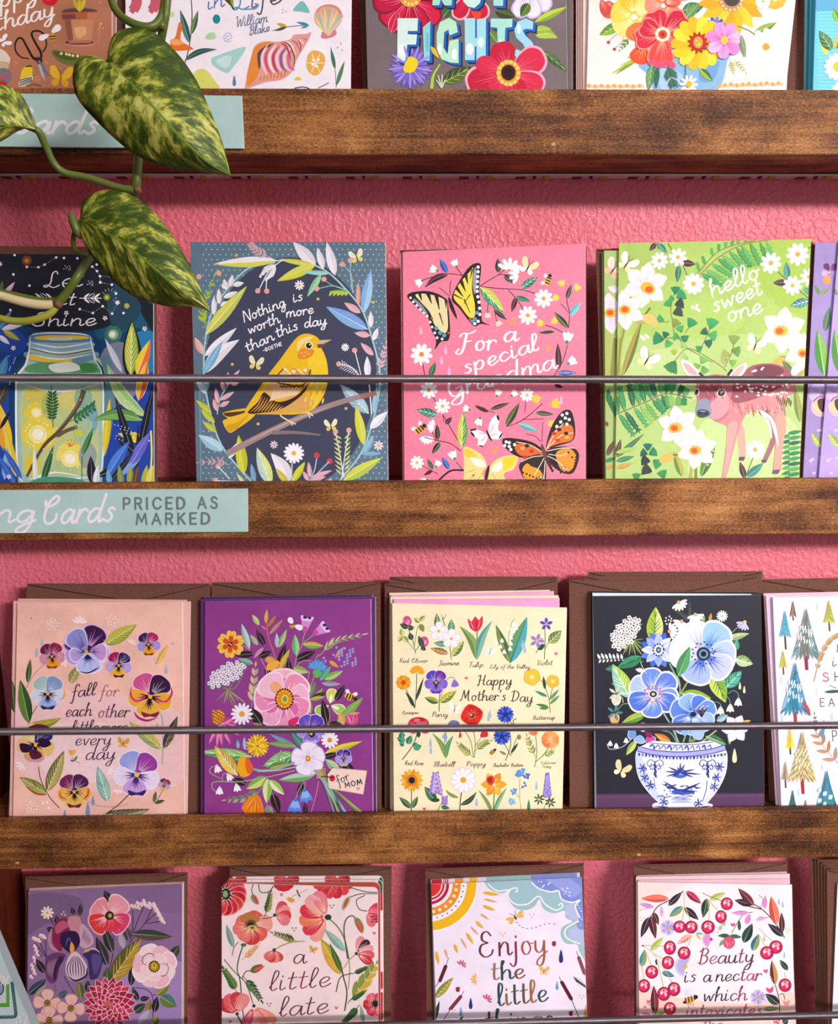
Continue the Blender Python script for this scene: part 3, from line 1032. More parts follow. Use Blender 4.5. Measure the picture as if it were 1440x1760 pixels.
def vine_leaf(mid, left, right, y0, y1, fold, droop=0.0, n=26, m_=9, label=None):
    """leaf blade between two outlines and a midrib (px); y0, y1 depth at base and tip, fold lifts the margins"""
    def res(p):
        q = catmull(p, 12)
        L = [0.0]
        for i in range(1, len(q)): L.append(L[-1] + math.hypot(q[i][0] - q[i - 1][0], q[i][1] - q[i - 1][1]))
        out = []
        j = 0
        for k in range(n + 1):
            s = L[-1] * k / n
            while j < len(L) - 2 and L[j + 1] < s: j += 1
            t = (s - L[j]) / max(L[j + 1] - L[j], 1e-9)
            out.append((q[j][0] + (q[j + 1][0] - q[j][0]) * t, q[j][1] + (q[j + 1][1] - q[j][1]) * t))
        return out
    C, A, B = res(mid), res(left), res(right)
    V, UV = [], []
    W = 2 * m_ + 1
    for i in range(n + 1):
        t = i / n
        for k in range(W):
            u = (k - m_) / m_
            E_ = A[i] if u < 0 else B[i]
            x = C[i][0] + (E_[0] - C[i][0]) * abs(u)
            yv = C[i][1] + (E_[1] - C[i][1]) * abs(u)
            wave = 0.0012 * math.sin(9 * t + 2.2 * u) * abs(u)
            dep = y0 + (y1 - y0) * t + droop * math.sin(math.pi * t) + fold * (abs(u) ** 1.3) * math.sin(math.pi * min(max(t, 0.04), 0.98)) ** 0.6 + wave
            V.append(at_y(x, yv, dep) - vine.location)
            UV.append((u, t))
    Fc = []
    for i in range(n):
        for k in range(W - 1):
            a = i * W + k
            Fc.append((a, a + 1, a + W + 1, a + W))
    o = mesh_obj('leaf', V, Fc, M_LEAF, vine, smooth=True)
    uvl = o.data.uv_layers.new(name='UVMap')
    for lp in o.data.loops: uvl.data[lp.index].uv = UV[lp.vertex_index]
    s = o.modifiers.new('thickness', 'SOLIDIFY')
    s.thickness = 0.00045
    return o


stem('stem', [(300, -260), (292, -100), (287, 0), (282, 40), (268, 110, .008), (246, 200, .012), (239, 260, .008), (236, 300), (233, 322)], [13, 13, 13, 13, 13, 13, 14, 15, 15], M_STEM)
stem('petiole', [(186, -160, .01), (188, -40, .004), (192, 0), (204, 24, -.002), (228, 40, -.004), (254, 46, -.004), (272, 37, -.002), (281, 12), (284, -40)], [11, 12, 12, 12, 12, 12, 12, 11, 9], M_STEM)
stem('petiole', [(240, 324), (226, 326, -.001), (200, 321, -.002), (150, 305, -.004), (112, 297, -.006), (92, 280, -.008), (78, 250, -.011), (66, 226, -.014), (44, 218, -.0165)], [14, 12, 11, 11, 11, 11, 11, 11, 6], M_STEM)
stem('petiole', [(278, 44, .000), (250, 60, .010), (210, 88, .004), (186, 107, -.006)], [10, 9, 9, 8], M_STEM)
stem('stem', [(236, 322), (222, 350, .012), (190, 400, .016), (158, 438, .008), (134, 474), (112, 506), (98, 522)], [14, 14, 14, 14, 14, 14, 15], M_STEM)
stem('petiole', [(150, 440, .006), (132, 432, .002), (126, 418), (129, 398, -.003), (139, 378, -.006)], [8, 8, 8, 8, 7], M_STEM)
stem('stem', [(98, 522), (76, 524, -.001), (44, 520, -.002), (0, 508, -.003), (-60, 492, -.004)], [13, 15, 15, 14, 13], M_STEM_C)
stem('stem', [(100, 516), (76, 518, .0015), (44, 512, .0015), (0, 502, .0015), (-60, 486, .001)], [11, 12, 12, 12, 11], M_STEM)
stem('petiole', [(98, 526), (84, 540, -.001), (56, 550, -.002), (28, 552, -.002), (0, 547, -.002), (-60, 528)], [11, 12, 12, 12, 12, 11], M_STEM_Y)
for nx, ny in ((236, 326), (99, 523), (278, 44)):
    stem('node', [(nx - 7, ny - 5, -.0005), (nx, ny, -.001), (nx + 6, ny + 6, -.0005)], [8, 14, 7], M_NODE if nx < 270 else M_STEM)
stem('sheath', [(121, 364, -.004), (124, 376, -.006), (132, 396, -.006), (140, 410, -.004)], [5, 12, 14, 5], M_STEM)

BIG = vine_leaf([(184, 106), (214, 131), (258, 178), (308, 233), (356, 278), (397, 303)],
                [(184, 106), (186, 84), (196, 58), (226, 47), (262, 54), (300, 86), (336, 135), (362, 192), (384, 250), (397, 303)],
                [(184, 106), (164, 95), (138, 96), (125, 122), (130, 164), (160, 202), (200, 241), (242, 272), (300, 290), (352, 296), (397, 303)],
                VY - 0.012, VY - 0.016, 0.010, -0.010)
vine_leaf([(138, 377), (180, 398), (240, 440), (300, 490), (361, 535)],
          [(138, 377), (140, 350), (158, 332), (192, 326), (232, 338), (266, 366), (300, 410), (326, 456), (346, 500), (361, 535)],
          [(138, 377), (137, 398), (150, 430), (174, 460), (200, 489), (230, 510), (264, 521), (292, 527), (330, 527), (361, 535)],
          VY - 0.008, VY - 0.020, 0.009, -0.008)
vine_leaf([(62, 222), (20, 215), (-30, 214), (-90, 224), (-130, 236)],
          [(62, 222), (54, 196), (40, 168), (18, 151), (-20, 148), (-70, 178), (-110, 214), (-130, 236)],
          [(62, 222), (46, 218), (26, 226), (0, 242), (-40, 256), (-90, 250), (-130, 236)],
          VY - 0.018, VY - 0.030, 0.007, -0.004)
vine_leaf([(330, -110), (350, -70), (375, -28), (401, 15)],
          [(330, -110), (352, -118), (392, -60), (400, -20), (401, 15)],
          [(330, -110), (322, -92), (348, -40), (378, -8), (401, 15)],
          VY - 0.010, VY - 0.020, 0.006)

# ------------------------------------------------------------------ embroidered cloth at the lower left corner
mt, nt, bs = new_mat('pale_woven_cloth')
at_ = nt.nodes.new('ShaderNodeAttribute')
at_.attribute_name = 'Col'
nt.links.new(at_.outputs['Color'], bs.inputs['Base Color'])
bs.inputs['Roughness'].default_value = 0.85
bump(nt, bs, noise(nt, coords(nt, (1, 1, 1)), 1500.0, 3.0, 0.7), 0.6, 0.0006)
M_CLOTH = mt
shp = Sheet((-0.2, -0.155, CAM_Z - 0.40), math.radians(4))
pq = [shp.uv(*c) for c in ((-250, 1840), (87, 1840), (-15, 1600), (-250, 1600))]
pq[0], pq[3] = (-0.0504, pq[0][1]), (-0.0504, pq[3][1])     # its left edge is fixed to the upright board
pouch = empty('embroidered_pouch', shp.o)
pouch.matrix_world = shp.mat
tag(pouch, 'pale blue grey cloth with green embroidered squares fixed to the upright board, lower left corner', 'pouch')
cloth = slab('cloth_body', pq, -0.006, 0.0, M_CLOTH, pouch, '#b9c8ca', '#8f9c9f')
a = Art(shp, (0, 1600, 11.0), pq)
M_INK_KEEP, M_INK = M_INK, M_CLOTH
a.s([(226, 960), (250, 1150), (285, 1430), (296, 1590), (240, 1625), (120, 1628), (-300, 1640)], 62, '#2c5a54')
for k in range(9): a.s([(244 + k * 5, 1180 + k * 44), (282 + k * 5, 1140 + k * 44)], 5, '#7fae9f', smooth=False)
for k in range(7): a.s([(30 + k * 34, 1580), (48 + k * 34, 1640), (66 + k * 34, 1580)], 5, '#7fae9f', smooth=False)
a.s([(145, 1010), (148, 1200), (150, 1400)], 62, '#4f9a2a')
a.s([(178, 1400), (80, 1402), (-300, 1404)], 76, '#4f9a2a')
a.e(-20, 1090, 98, 130, '#1c2334')
a.e(-22, 1090, 78, 108, '#8791ad')
for k in range(10):
    x, y = -120 + k * 28, 880 + (k % 3) * 46 - (60 if k == 4 else 0)
    a.s([(x, y + 60), (x + 12, y + 20), (x + 26, y - 40)], 22, '#efd9c6', 1)
for x, y in ((360, 1640), (420, 1580), (470, 1720), (380, 1700), (500, 1640), (300, 1720)):
    a.s([(x, y + 40), (x + 8, y), (x + 18, y - 36)], 20, '#ead8c8', 1)
a.flush(cloth)
M_INK = M_INK_KEEP


# ------------------------------------------------------------------ top row
W = '#fbf7f8'


def art_birthday(a):
    B = '#fdf6ee'
    a.t('Happy', -330, 170, 395, -30, 92, 18, B, slant=0.3, contrast=0.3)
    a.t('Birthday', -360, 400, 560, 170, 92, 18, B, slant=0.3, contrast=0.3)
    a.e(515, -10, 82, 70, '#d81c2c'); a.e(500, -22, 40, 28, '#f05a5e')
    a.e(822, 118, 184, 38, '#6d5146'); a.e(822, 120, 168, 27, '#55463f')
    a.l(820, 120, 750, -30, 44, '#c7b220'); a.l(822, 122, 890, -30, 46, '#e0c62c'); a.l(822, 120, 820, -40, 40, '#d8bd1e')
    a.p([(638, 130), (1006, 118), (996, 190), (640, 200)], '#b76242'); a.p([(640, 150), (780, 146), (780, 196), (644, 198)], '#84443a'); a.p([(900, 140), (1004, 130), (996, 188), (900, 194)], '#d08060')
    a.p([(668, 204), (972, 196), (940, 440), (705, 446)], '#cf8c62'); a.p([(668, 204), (730, 202), (760, 440), (705, 446)], '#9a5a4a'); a.b([(770, 290), (880, 280), (880, 360), (800, 390)], '#e3ae7c')
    a.e(822, 448, 160, 36, '#d58f74'); a.e(820, 440, 150, 22, '#4f2c28'); a.p([(705, 420), (945, 415), (940, 446), (708, 450)], '#b87458')
    for k in range(4): a.s([(1010, 440), (1030, 300), (1040 + k * 8 - 16, 235)], 5, '#d79a5e')
    a.d([(1030, 270), (1050, 250), (1015, 300), (1060, 290), (1035, 240)], 9, '#e2b06a')
    # shears
    a.s([(300, 606), (220, 590), (165, 530), (158, 450), (190, 395), (230, 400), (260, 450), (330, 580), (372, 618)], (12, 26), '#2c1c1c')
    a.s([(440, 540), (475, 480), (476, 420), (450, 350), (390, 318), (335, 330), (330, 370), (370, 450), (420, 540), (425, 596)], (14, 26), '#2c1c1c')
    a.p([(350, 590), (430, 590), (440, 640), (390, 660)], '#33292c'); a.e(404, 636, 14, 14, '#8d8580')
    a.p([(392, 664), (440, 650), (520, 804), (470, 760)], '#6f7785'); a.p([(392, 664), (420, 670), (470, 838), (430, 780)], '#b7c2cf')
    a.petal(520, 350, math.radians(155), 130, 60, W); a.petal(520, 345, math.radians(-38), 130, 70, W)
    a.e(543, 380, 32, 40, '#d9a02c'); a.s([(512, 378), (575, 372)], 12, '#3a2418'); a.s([(515, 404), (572, 398)], 10, '#3a2418')
    a.fly(45, 425, 62, W, W, 60, '#4a3428')
    a.b([(530, 540), (560, 512), (640, 530), (820, 570), (830, 610), (760, 680), (620, 640), (560, 590)], '#6f7a34'); a.b([(560, 530), (820, 566), (760, 620), (620, 600)], '#565e28')
    a.d([(632, 552), (684, 558), (716, 566), (752, 574), (800, 578)], 16, '#e6e58e')
    a.b([(210, 800), (230, 720), (280, 680), (330, 690), (335, 760), (320, 840), (260, 890), (205, 880)], '#eccb1e'); a.b([(205, 830), (260, 800), (335, 785), (320, 850), (230, 890), (195, 890)], '#f2ece4')
    for k in range(4): a.s([(200, 832 + k * 18), (260, 812 + k * 18), (330, 796 + k * 14)], 10, '#3b3434')
    a.s([(270, 690), (305, 680), (328, 690)], 14, '#2a2422'); a.s([(270, 886), (350, 872), (430, 890)], 16, '#7f5a50')
    a.fly(626, 800, 120, '#efbf2c', '#e6a822', 6, '#a2722a')
    a.d([(370, 800), (395, 790), (380, 826), (405, 822)], 8, '#e9b650')
    a.b([(-40, 520), (40, 520), (100, 590), (100, 640), (60, 740), (-40, 760)], '#e8d6c2'); a.b([(-40, 640), (90, 650), (60, 750), (-40, 750)], '#cdb08c')
    a.e(40, 790, 84, 90, '#7d7a78'); a.s([(-20, 800), (100, 780)], 30, '#cc4b6e'); a.b([(-20, 840), (60, 840), (60, 900), (-20, 900)], '#c82c38')
    for x, y in ((470, 640), (620, 700), (160, 640), (560, 470), (1020, 20)): a.d([(x, y), (x + 16, y + 10)], 7, '#e0a070')


card(1, 3, [(-150, -240), (199, -240), (199, 155), (-150, 150)], '#c98d72', 'kraft brown card edge just behind the scissors and flowerpot card')
card(1, 0, [(-158, -230), (191, -232), (192, 155), (-158, 149)], '#bd7c5c', 'kraft brown birthday card with scissors, flowerpot and goldfinch, top row at left', art_birthday, (0, 0, 6.0), mat=M_WASH)
envelope(1, 5, [(-140, -250), (214, -250), (213, 155), (-140, 150)], 'dark brown envelope behind the flowerpot birthday card')


def art_shell(a):
    a.fx, a.fy, a.fs = 0, 0, 3.349
    for x in (790, 900):
        a.s([(x, -60), (x - 5, 20), (x - 24, 60)], 60, '#cf5d6c'); a.s([(x - 10, 40), (x - 36, 72)], 30, '#cf5d6c')
    a.s([(1100, -10), (1105, 100), (1090, 260), (1060, 380)], 6, '#31505a')
    a.l(1090, 250, 1036, 55, 40, '#4d8070', '#33564f'); a.l(1100, 200, 1140, 60, 34, '#6d8f4c', '#3f5f3c')
    a.b([(980, 240), (1010, 210), (1030, 130), (1050, 150), (1040, 230), (1100, 270), (1105, 286), (1000, 290)], '#e8742c'); a.b([(980, 230), (1020, 225), (1060, 250), (1000, 260)], '#f7a766')
    a.l(1060, 350, 1250, 285, 34, '#2f5a50', bend=-0.1)
    a.b([(1215, 340), (1250, 320), (1400, 270), (1405, 300), (1330, 400), (1300, 420), (1230, 380)], '#a5d3cb'); a.b([(1250, 340), (1330, 320), (1310, 390), (1260, 375)], '#c7e4df')
    a.b([(1110, 440), (1140, 400), (1190, 405), (1240, 470), (1260, 510), (1130, 510)], '#d8d96c')
    a.e(1246, 110, 22, 27, '#1f8c8e'); a.b([(1180, 220), (1200, 190), (1235, 190), (1240, 220), (1210, 228)], '#b3d8a4'); a.e(990, 84, 14, 16, '#c7dc9c')
    a.s([(1318, 212), (1308, 206), (1300, 216), (1314, 228), (1334, 214), (1318, 190), (1290, 205), (1296, 236), (1330, 238)], 5, '#a9b4d8')
    # second half, read in the neighbouring view
    a.fx, a.fy, a.fs = 330, 0, 3.692
    a.t('in', 95, 62, 200, 40, 48, 8, '#3d6aa6', slant=0.3)
    a.t('Life', 260, 70, 560, 20, 54, 10, ['#4aa0b8', '#5a6078', '#4c4a58', '#4c4a58'], slant=0.3)
    a.s([(330, 60), (400, 55), (420, 30), (395, 25)], 9, '#6d93b8')
    a.t('William', 275, 175, 478, 140, 32, 5, '#4d5c82', slant=0.3); a.t('Blake', 362, 225, 492, 198, 28, 5, '#4d5c82', slant=0.3)
    a.b([(640, 65), (690, 8), (720, 25), (745, 80), (690, 74)], '#7cbfba')
    a.s([(510, 195), (600, 172), (740, 158)], 5, '#4f6a70'); a.l(600, 168, 535, 150, 24, '#d9a63a'); a.l(600, 172, 525, 196, 20, '#4e5f3c'); a.l(742, 160, 660, 140, 20, '#3d8ea6'); a.l(742, 160, 690, 180, 18, '#5f98a8')
    a.b([(775, 100), (800, 50), (860, 28), (920, 40), (955, 90), (940, 150), (890, 210), (865, 240), (835, 200), (785, 150)], '#e2a58c')
    for k in range(9):
        t = math.radians(205 + k * 16.5)
        a.l(866, 235, 866 + 105 * math.cos(t), 135 + 92 * math.sin(t), 24, ['#f3d98a', '#a9c7a6', '#efc0b6'][k % 3])
    a.s([(790, 80), (820, 45), (865, 33), (915, 48), (945, 90)], 7, '#d98a64')
    a.b([(820, 240), (830, 200), (865, 230), (905, 190), (915, 220), (865, 244)], '#dc7f86')
    # conch
    a.b([(335, 555), (350, 480), (375, 360), (400, 290), (460, 262), (540, 265), (620, 250), (650, 220), (720, 215), (755, 205), (740, 250), (700, 320), (660, 390), (640, 450), (570, 505), (480, 520), (400, 545), (360, 560)], '#e4a090')
    a.b([(370, 380), (400, 300), (470, 268), (520, 280), (440, 310), (425, 400), (420, 470), (360, 545), (345, 500)], '#e88a36')
    a.b([(420, 330), (470, 290), (520, 280), (450, 330), (430, 440), (415, 380)], '#5b4a58')
    for k, cc in enumerate(['#f2cdd4', '#d64f78', '#f7e3e6', '#c23a62', '#f3cfd6', '#8f5aa0', '#f1d4dc', '#d86a88']):
        x = 445 + k * 24
        a.s([(x + 40, 275 + k * 4), (x, 350), (x + 6, 420), (x + 40, 490 - k * 6)], 17, cc, 1)
    for k in range(5): a.s([(560 + k * 34, 270 - k * 8), (600 + k * 32, 300 - k * 12), (630 + k * 26, 390 - k * 36)], 12, ['#b83a5e', '#f4d9de', '#d6617f', '#f2cdd4', '#d6788c'][k], 1)
    a.s([(570, 262), (620, 290), (650, 370), (640, 440)], 7, '#7c3a48', 1); a.s([(665, 240), (690, 290), (680, 340)], 6, '#5f3242', 1)
    for k in range(8): a.s([(430 + k * 22, 520 - k * 4), (440 + k * 22, 480 - k * 6)], 8, '#d97a2c', 1)
    a.b([(725, 400), (740, 340), (780, 320), (830, 340), (845, 390), (815, 460), (775, 480), (735, 450)], '#e9b04c')
    for k in range(6): a.s([(785, 400), (785 + 55 * math.cos(k * 1.05), 400 + 70 * math.sin(k * 1.05))], 5, '#f7ead2', smooth=False)
    a.d([(770, 380), (800, 380), (790, 420), (765, 410)], 10, '#fbf2e4')
    a.fan(672, 512, 26, -90, 120, 4, '#ecc52c', 12)
    a.s([(880, 300), (905, 420), (915, 560)], 4, '#4f7a5c'); a.l(908, 440, 880, 305, 24, '#3f7c60'); a.l(915, 545, 968, 385, 26, '#4f8a5c')
    a.d([(575, 62), (575, 82), (594, 74)], 5, '#b9a9b0'); a.d([(944, 276), (924, 302), (952, 318)], 6, '#c9a58c')
    a.s([(800, 560), (840, 540), (868, 525)], 7, '#8a6aa0'); a.drop(268, 515, 70, '#4d8a9c'); a.s([(650, 560), (700, 552), (745, 562)], 7, '#3a3036')


card(1, 1, [(215, -240), (606, -242), (602, 155), (216, 153)], '#f5edf0', 'white seashell and sea glass card beside the flowerpot card, top row', art_shell, (0, 0, 3.349))


def art_fights(a):
    D = '#1b2150'
    # top crimson flower
    a.f(360, -10, 210, 11, ['#b81236', '#d21a45', '#c21440'], None, rot=8, pw=120, streak='#ee6d88', ns=4, edge='#8f1030')
    a.e(360, -10, 62, 56, '#e2a03c'); a.d([(330, 14), (350, 26), (372, 28), (394, 18)], 9, '#f5d98a')
    a.l(245, 195, 290, 60, 56, '#d21a45', edge='#f0a8b4')
    # middle and right flowers
    for ang in (60, 90, 120): a.petal(715, -40, math.radians(ang), 165, 86, '#c9143c', '#f0b6bf', '#e84a68')
    a.p([(715, 60), (780, 70), (760, 140), (735, 110)], '#e0482c')
    for ang in (40, 75, 110): a.petal(1050, -60, math.radians(ang), 165, 90, '#e9e2ee', '#c9b4da', '#b9a2d2')
    a.l(1060, 20, 1010, 100, 60, '#5a7a2c', '#3f5c22', v='#9ab04c'); a.l(860, 60, 980, 100, 70, '#4a5a30', '#39462a', v='#7f8a4c')
    a.l(555, 100, 600, 40, 60, '#3a6a34')
    a.l(1095, 130, 1285, 40, 46, '#b9d038', '#8cae26'); a.l(1100, 210, 1230, 225, 60, '#8fb53a', '#a9c84c', v='#dbe58c', bend=-.15); a.l(1090, 180, 1190, 170, 50, '#a4c340', v='#e0e894')
    a.l(1140, 300, 1290, 425, 46, '#3f6b38', '#2f5530', v='#a5bf6c', nv=4); a.l(820, 180, 880, 260, 40, '#5f8a34', v='#dfe6a0')
    # aster
    for n, r, c in ((26, 130, '#6a52b4'), (20, 112, '#9a86d8'), (17, 90, '#7c66c8')):
        a.f(362, 395, r, n, c, None, rot=r, pw=17)
    # lettering: letter faces on a blue and navy side
    W_ = {'F': 'M285,110 405,110 402,185 345,185 345,205 400,205 394,265 342,265 332,362 282,362', 'I': 'M434,165 478,125 474,360 440,360',
          'G': 'M640,190 590,210 585,175 560,190 555,280 580,320 590,240 645,230 645,372 600,370 545,350 515,290 515,200 535,130 590,105 630,130',
          'H': 'M680,108 742,108 742,225 752,225 752,115 806,112 804,355 750,355 750,275 740,275 738,355 682,355',
          'T': 'M834,110 962,112 960,160 920,165 912,360 876,360 872,165 832,160', 'S': 'M1085,130 1082,175 1040,170 1022,180 1035,205 1080,250 1095,290 1075,335 1020,360 968,325 985,290 1020,305 1040,290 1025,262 985,225 972,180 990,130 1040,108'}
    polys = [[tuple(map(float, q.split(','))) for q in v[1:].split()] for v in W_.values()]
    N_ = [[(492, -60), (545, -60), (552, -10), (560, -60), (608, -60), (604, 35), (560, 34), (540, -6), (530, 34), (490, 34)],
          [(660, -60), (790, -60), (770, 20), (738, 48), (700, 40), (672, 10)], [(850, -60), (910, -60), (906, 36), (850, 34)]]
    for P in polys + N_:
        for k in range(8, 0, -1): a.add([(x + k * 3.0, y + k * 2.7) for x, y in P], D if k > 5 else ('#1d5fb0' if k % 2 else '#2469b8'))
    g = ['#d8eee2', '#8fd3d8', '#b8e6c4', '#a3dbe0', '#a8dfd0', '#9cd4e4', '#a9dfc4', '#c9ebd8', '#a5dcd8']
    for P, c in zip(polys + N_, g):
        a.add(P, c)
        xs, ys = [q[0] for q in P], [q[1] for q in P]
        old = a.outline
    for (x, y, r1, r2, c) in ((312, 300, 22, 40, '#f1f7f6'), (710, 290, 22, 34, '#f3f8f4'), (776, 250, 18, 30, '#dff1ec'), (535, 290, 12, 34, '#e9f5ee'), (620, 320, 16, 34, '#eaf4f2'), (892, 280, 14, 50, '#cfeaf0'), (1000, 170, 12, 30, '#d8f0ea'), (460, 250, 10, 60, '#6cc0d0')):
        a.e(x, y, r1, r2, c)
    a.b([(320, 400), (352, 338), (395, 350), (405, 385), (375, 428), (330, 428)], '#f0cf1c'); a.d([(345, 405), (365, 395), (355, 420), (380, 380), (338, 418)], 9, '#c9941a')
    a.f(362, 395, 130, 9, '#a390de', None, rot=52, pw=14)
    a.b([(320, 400), (352, 340), (395, 350), (405, 385), (375, 428), (330, 428)], '#f0cf1c')
    a.l(480, 275, 530, 350, 26, '#e0c22c'); a.s([(485, 525), (495, 450), (535, 380)], (22, 8), '#a9cf4a')
    a.l(550, 490, 720, 395, 90, '#3d4a26', '#596a2c', v='#a4b45c', nv=4); a.s([(690, 520), (700, 450), (715, 395)], 10, '#222a20')
    for k in range(6): a.s([(545, 520), (540 + 26 * math.cos(k), 470 + 30 * math.sin(k))], 7, '#cfd8a8')
    # scarlet anemone
    for ang, L, w in ((255, 190, 150), (-28, 230, 150), (22, 215, 120), (165, 245, 150), (200, 200, 110), (75, 140, 170), (120, 150, 150)):
        a.petal(938, 432, math.radians(ang), L, w, '#c4173a' if ang % 2 else '#d5284a', '#f0a9b8' if ang in (-28, 22, 165) else None, '#e85a6c', 5)
    a.e(938, 432, 72, 78, '#dd8f24'); a.d([(938 + 60 * math.cos(k * .45), 432 + 66 * math.sin(k * .45)) for k in range(14)], 13, '#f4c766'); a.e(938, 430, 42, 46, '#3c1014'); a.e(938, 430, 26, 30, '#22090d')


card(1, 3, [(632, -238), (985, -238), (984, 156), (632, 156)], '#6d605c', 'grey brown card edge just behind the card lettered FIGHTS')
card(1, 1, [(622, -250), (970, -246), (975, 156), (632, 155)], '#77696a', 'grey brown flower card lettered FIGHTS in pale block letters, top row', art_fights, (600, 0, 3.4286), mat=M_WASH)
envelope(1, 6, [(606, -250), (960, -252), (980, 156), (624, 155)], 'dark brown envelope behind the card lettered FIGHTS')


def art_sunflower(a):
    a.b([(385, 330), (840, 260), (845, 330), (770, 500), (470, 500), (440, 420)], '#86b4d6'); a.b([(470, 370), (600, 400), (560, 480), (490, 480)], '#a8c8e2'); a.b([(700, 380), (800, 330), (770, 430), (700, 440)], '#6d9fc8')
    a.l(270, 130, 155, 190, 56, '#7fae3a', '#4f8a34', v='#d4d96c', nv=3)
    for x, y in ((205, 228), (237, 265)): a.s([(x, y), (x + 40, y - 40), (300, 170)], 3, '#6d7a5c'); a.e(x, y, 9, 9, '#c8323c')
    for k in range(5): a.l(390, 300, 215 + k * 22, 400 - k * 22 + (k % 2) * 26, 16, ['#a9b83c', '#7c9a34', '#c4c85c'][k % 3])
    a.sprig([(320, 200), (270, 265)], 3, '#5d7f3c', 34, 8, '#5d8a3c', 5, 40)
    a.petal(200, -10, math.radians(80), 110, 90, '#d9574a', None, '#ee9a84'); a.petal(160, -10, math.radians(65), 100, 60, '#cf4640', None, '#ee9a84')
    a.f(345, 90, 130, 6, ['#f5d04c', '#f0bf34', '#f7dc78'], None, rot=20, pw=130, streak='#fbeaa6', ns=5)
    a.f(500, 30, 100, 5, ['#e9763c', '#e2604a', '#ee8e74'], None, rot=40, pw=90, streak='#f7b89c', ns=5)
    a.petal(560, 10, math.radians(-40), 130, 90, '#ea8c82', None, '#f6c4bc')
    a.l(600, 60, 720, 30, 70, '#4f7f46', '#3a6a3c', v='#a4c08c', nv=3); a.l(620, 100, 690, 20, 50, '#6d9a58', v='#b4cc9c')
    a.f(870, 0, 185, 15, ['#f2b81e', '#eca41a', '#f7cc34'], None, rot=5, pw=66, streak='#d9841c', ns=2, tip=1)
    a.e(865, 0, 64, 60, '#c8885c'); a.d([(865 + 56 * math.cos(k * .42), 4 + 52 * math.sin(k * .42)) for k in range(15)], 8, '#e9c8a0'); a.e(868, -6, 44, 42, '#46423c')
    a.f(1100, -10, 60, 5, '#f0b03c', '#fae08c', 0.3, 30, streak='#f7d27c'); a.f(1035, 10, 40, 5, '#fbf0e0', None, rot=10)
    a.f(780, 150, 60, 12, ['#4a58b8', '#6a80d8'], None, rot=10, pw=20)
    # red anemone-like flower
    a.f(400, 230, 120, 3, ['#e2502c', '#e8743c', '#d8402c'], None, rot=110, pw=110, streak='#f4a05c', ns=5)
    for ang, L, w, c in ((-112, 140, 120, '#d4203c'), (-38, 165, 130, '#c81c40'), (30, 130, 110, '#d22c48'), (95, 170, 130, '#e4483c'), (170, 150, 110, '#d62a40'), (205, 130, 100, '#cf203c')):
        a.petal(495, 190, math.radians(ang), L, w, c, '#ee8a78', '#f08c7c', 6, notch=.08)
    for k in range(4): a.e(440 + k * 34, 340 + (k % 2) * 14, 24, 18, '#e2506c')
    a.e(495, 188, 40, 40, '#f6d2a0'); a.d([(495 + 32 * math.cos(k * .8), 188 + 32 * math.sin(k * .8)) for k in range(8)], 10, '#fbeccc'); a.e(495, 188, 24, 24, '#dc4a2c'); a.e(495, 188, 11, 11, '#a81c24')
    a.d([(575 + 22 * math.cos(k * 1.1), 265 + 32 * math.sin(k * 1.9)) for k in range(12)], 14, '#f0cdb8')
    # yellow daisy
    a.f(685, 235, 145, 14, ['#f2c91c', '#ecb818', '#f7d83c'], None, rot=0, pw=62, streak='#d8a014', ns=2)
    a.f(685, 232, 60, 12, '#b8281e', None, rot=8, pw=22, tip=1); a.e(685, 232, 26, 32, '#dc9a34'); a.d([(676, 224), (692, 238), (684, 248)], 6, '#f4d88c')
    # pink cosmos
    a.f(825, 220, 100, 7, ['#e79ad0', '#efb6de', '#dd86c4'], None, rot=-60, pw=62, streak='#c765ae', ns=4)
    a.e(825, 220, 20, 24, '#e8bf4c')
    # bits
    a.l(985, 185, 1110, 120, 44, '#8fb04a', '#5f8a3c', v='#d9e08c'); a.s([(900, 140), (960, 165), (1010, 200)], 5, '#5d6a3c')
    a.daisy(1052, 252, 100, cc='#dca42c', n=11, cr=0.2); a.l(915, 190, 940, 315, 28, '#7f9a6c')
    a.sprig([(860, 320), (875, 385)], 3, '#8a9a4c', 32, 9, '#a9b45c', 4, 40); a.sprig([(880, 320), (940, 385)], 3, '#8a9a4c', 32, 9, '#b4b86c', 4, 40)
    a.sprig([(520, 340), (560, 480)], 5, '#2f5f4c', 66, 12, '#3a6f54', 6, 40); a.s([(618, 345), (620, 430)], 4, '#2f5f6c')
    a.l(440, 350, 420, 490, 44, '#3f7f4c', '#66a058', v='#b9d08c', nv=3); a.l(470, 360, 460, 480, 26, '#2f6a58')
    a.l(695, 370, 765, 438, 40, '#3a6f3a', '#8fb04c', v='#d4dc8c')
    a.f(636, 455, 50, 10, '#fbf6f0', '#d8b03c', 0.34, 0, pw=16)
    a.d([(100 + k * 34, 462 + (k % 2) * 3) for k in range(9)] + [(800 + k * 32, 462 - (k % 3) * 3 - k) for k in range(11)], 12, '#e0a44c')
    a.d([(117 + k * 34, 466) for k in range(9)] + [(816 + k * 32, 464 - k) for k in range(11)], 9, '#e9b9a0')


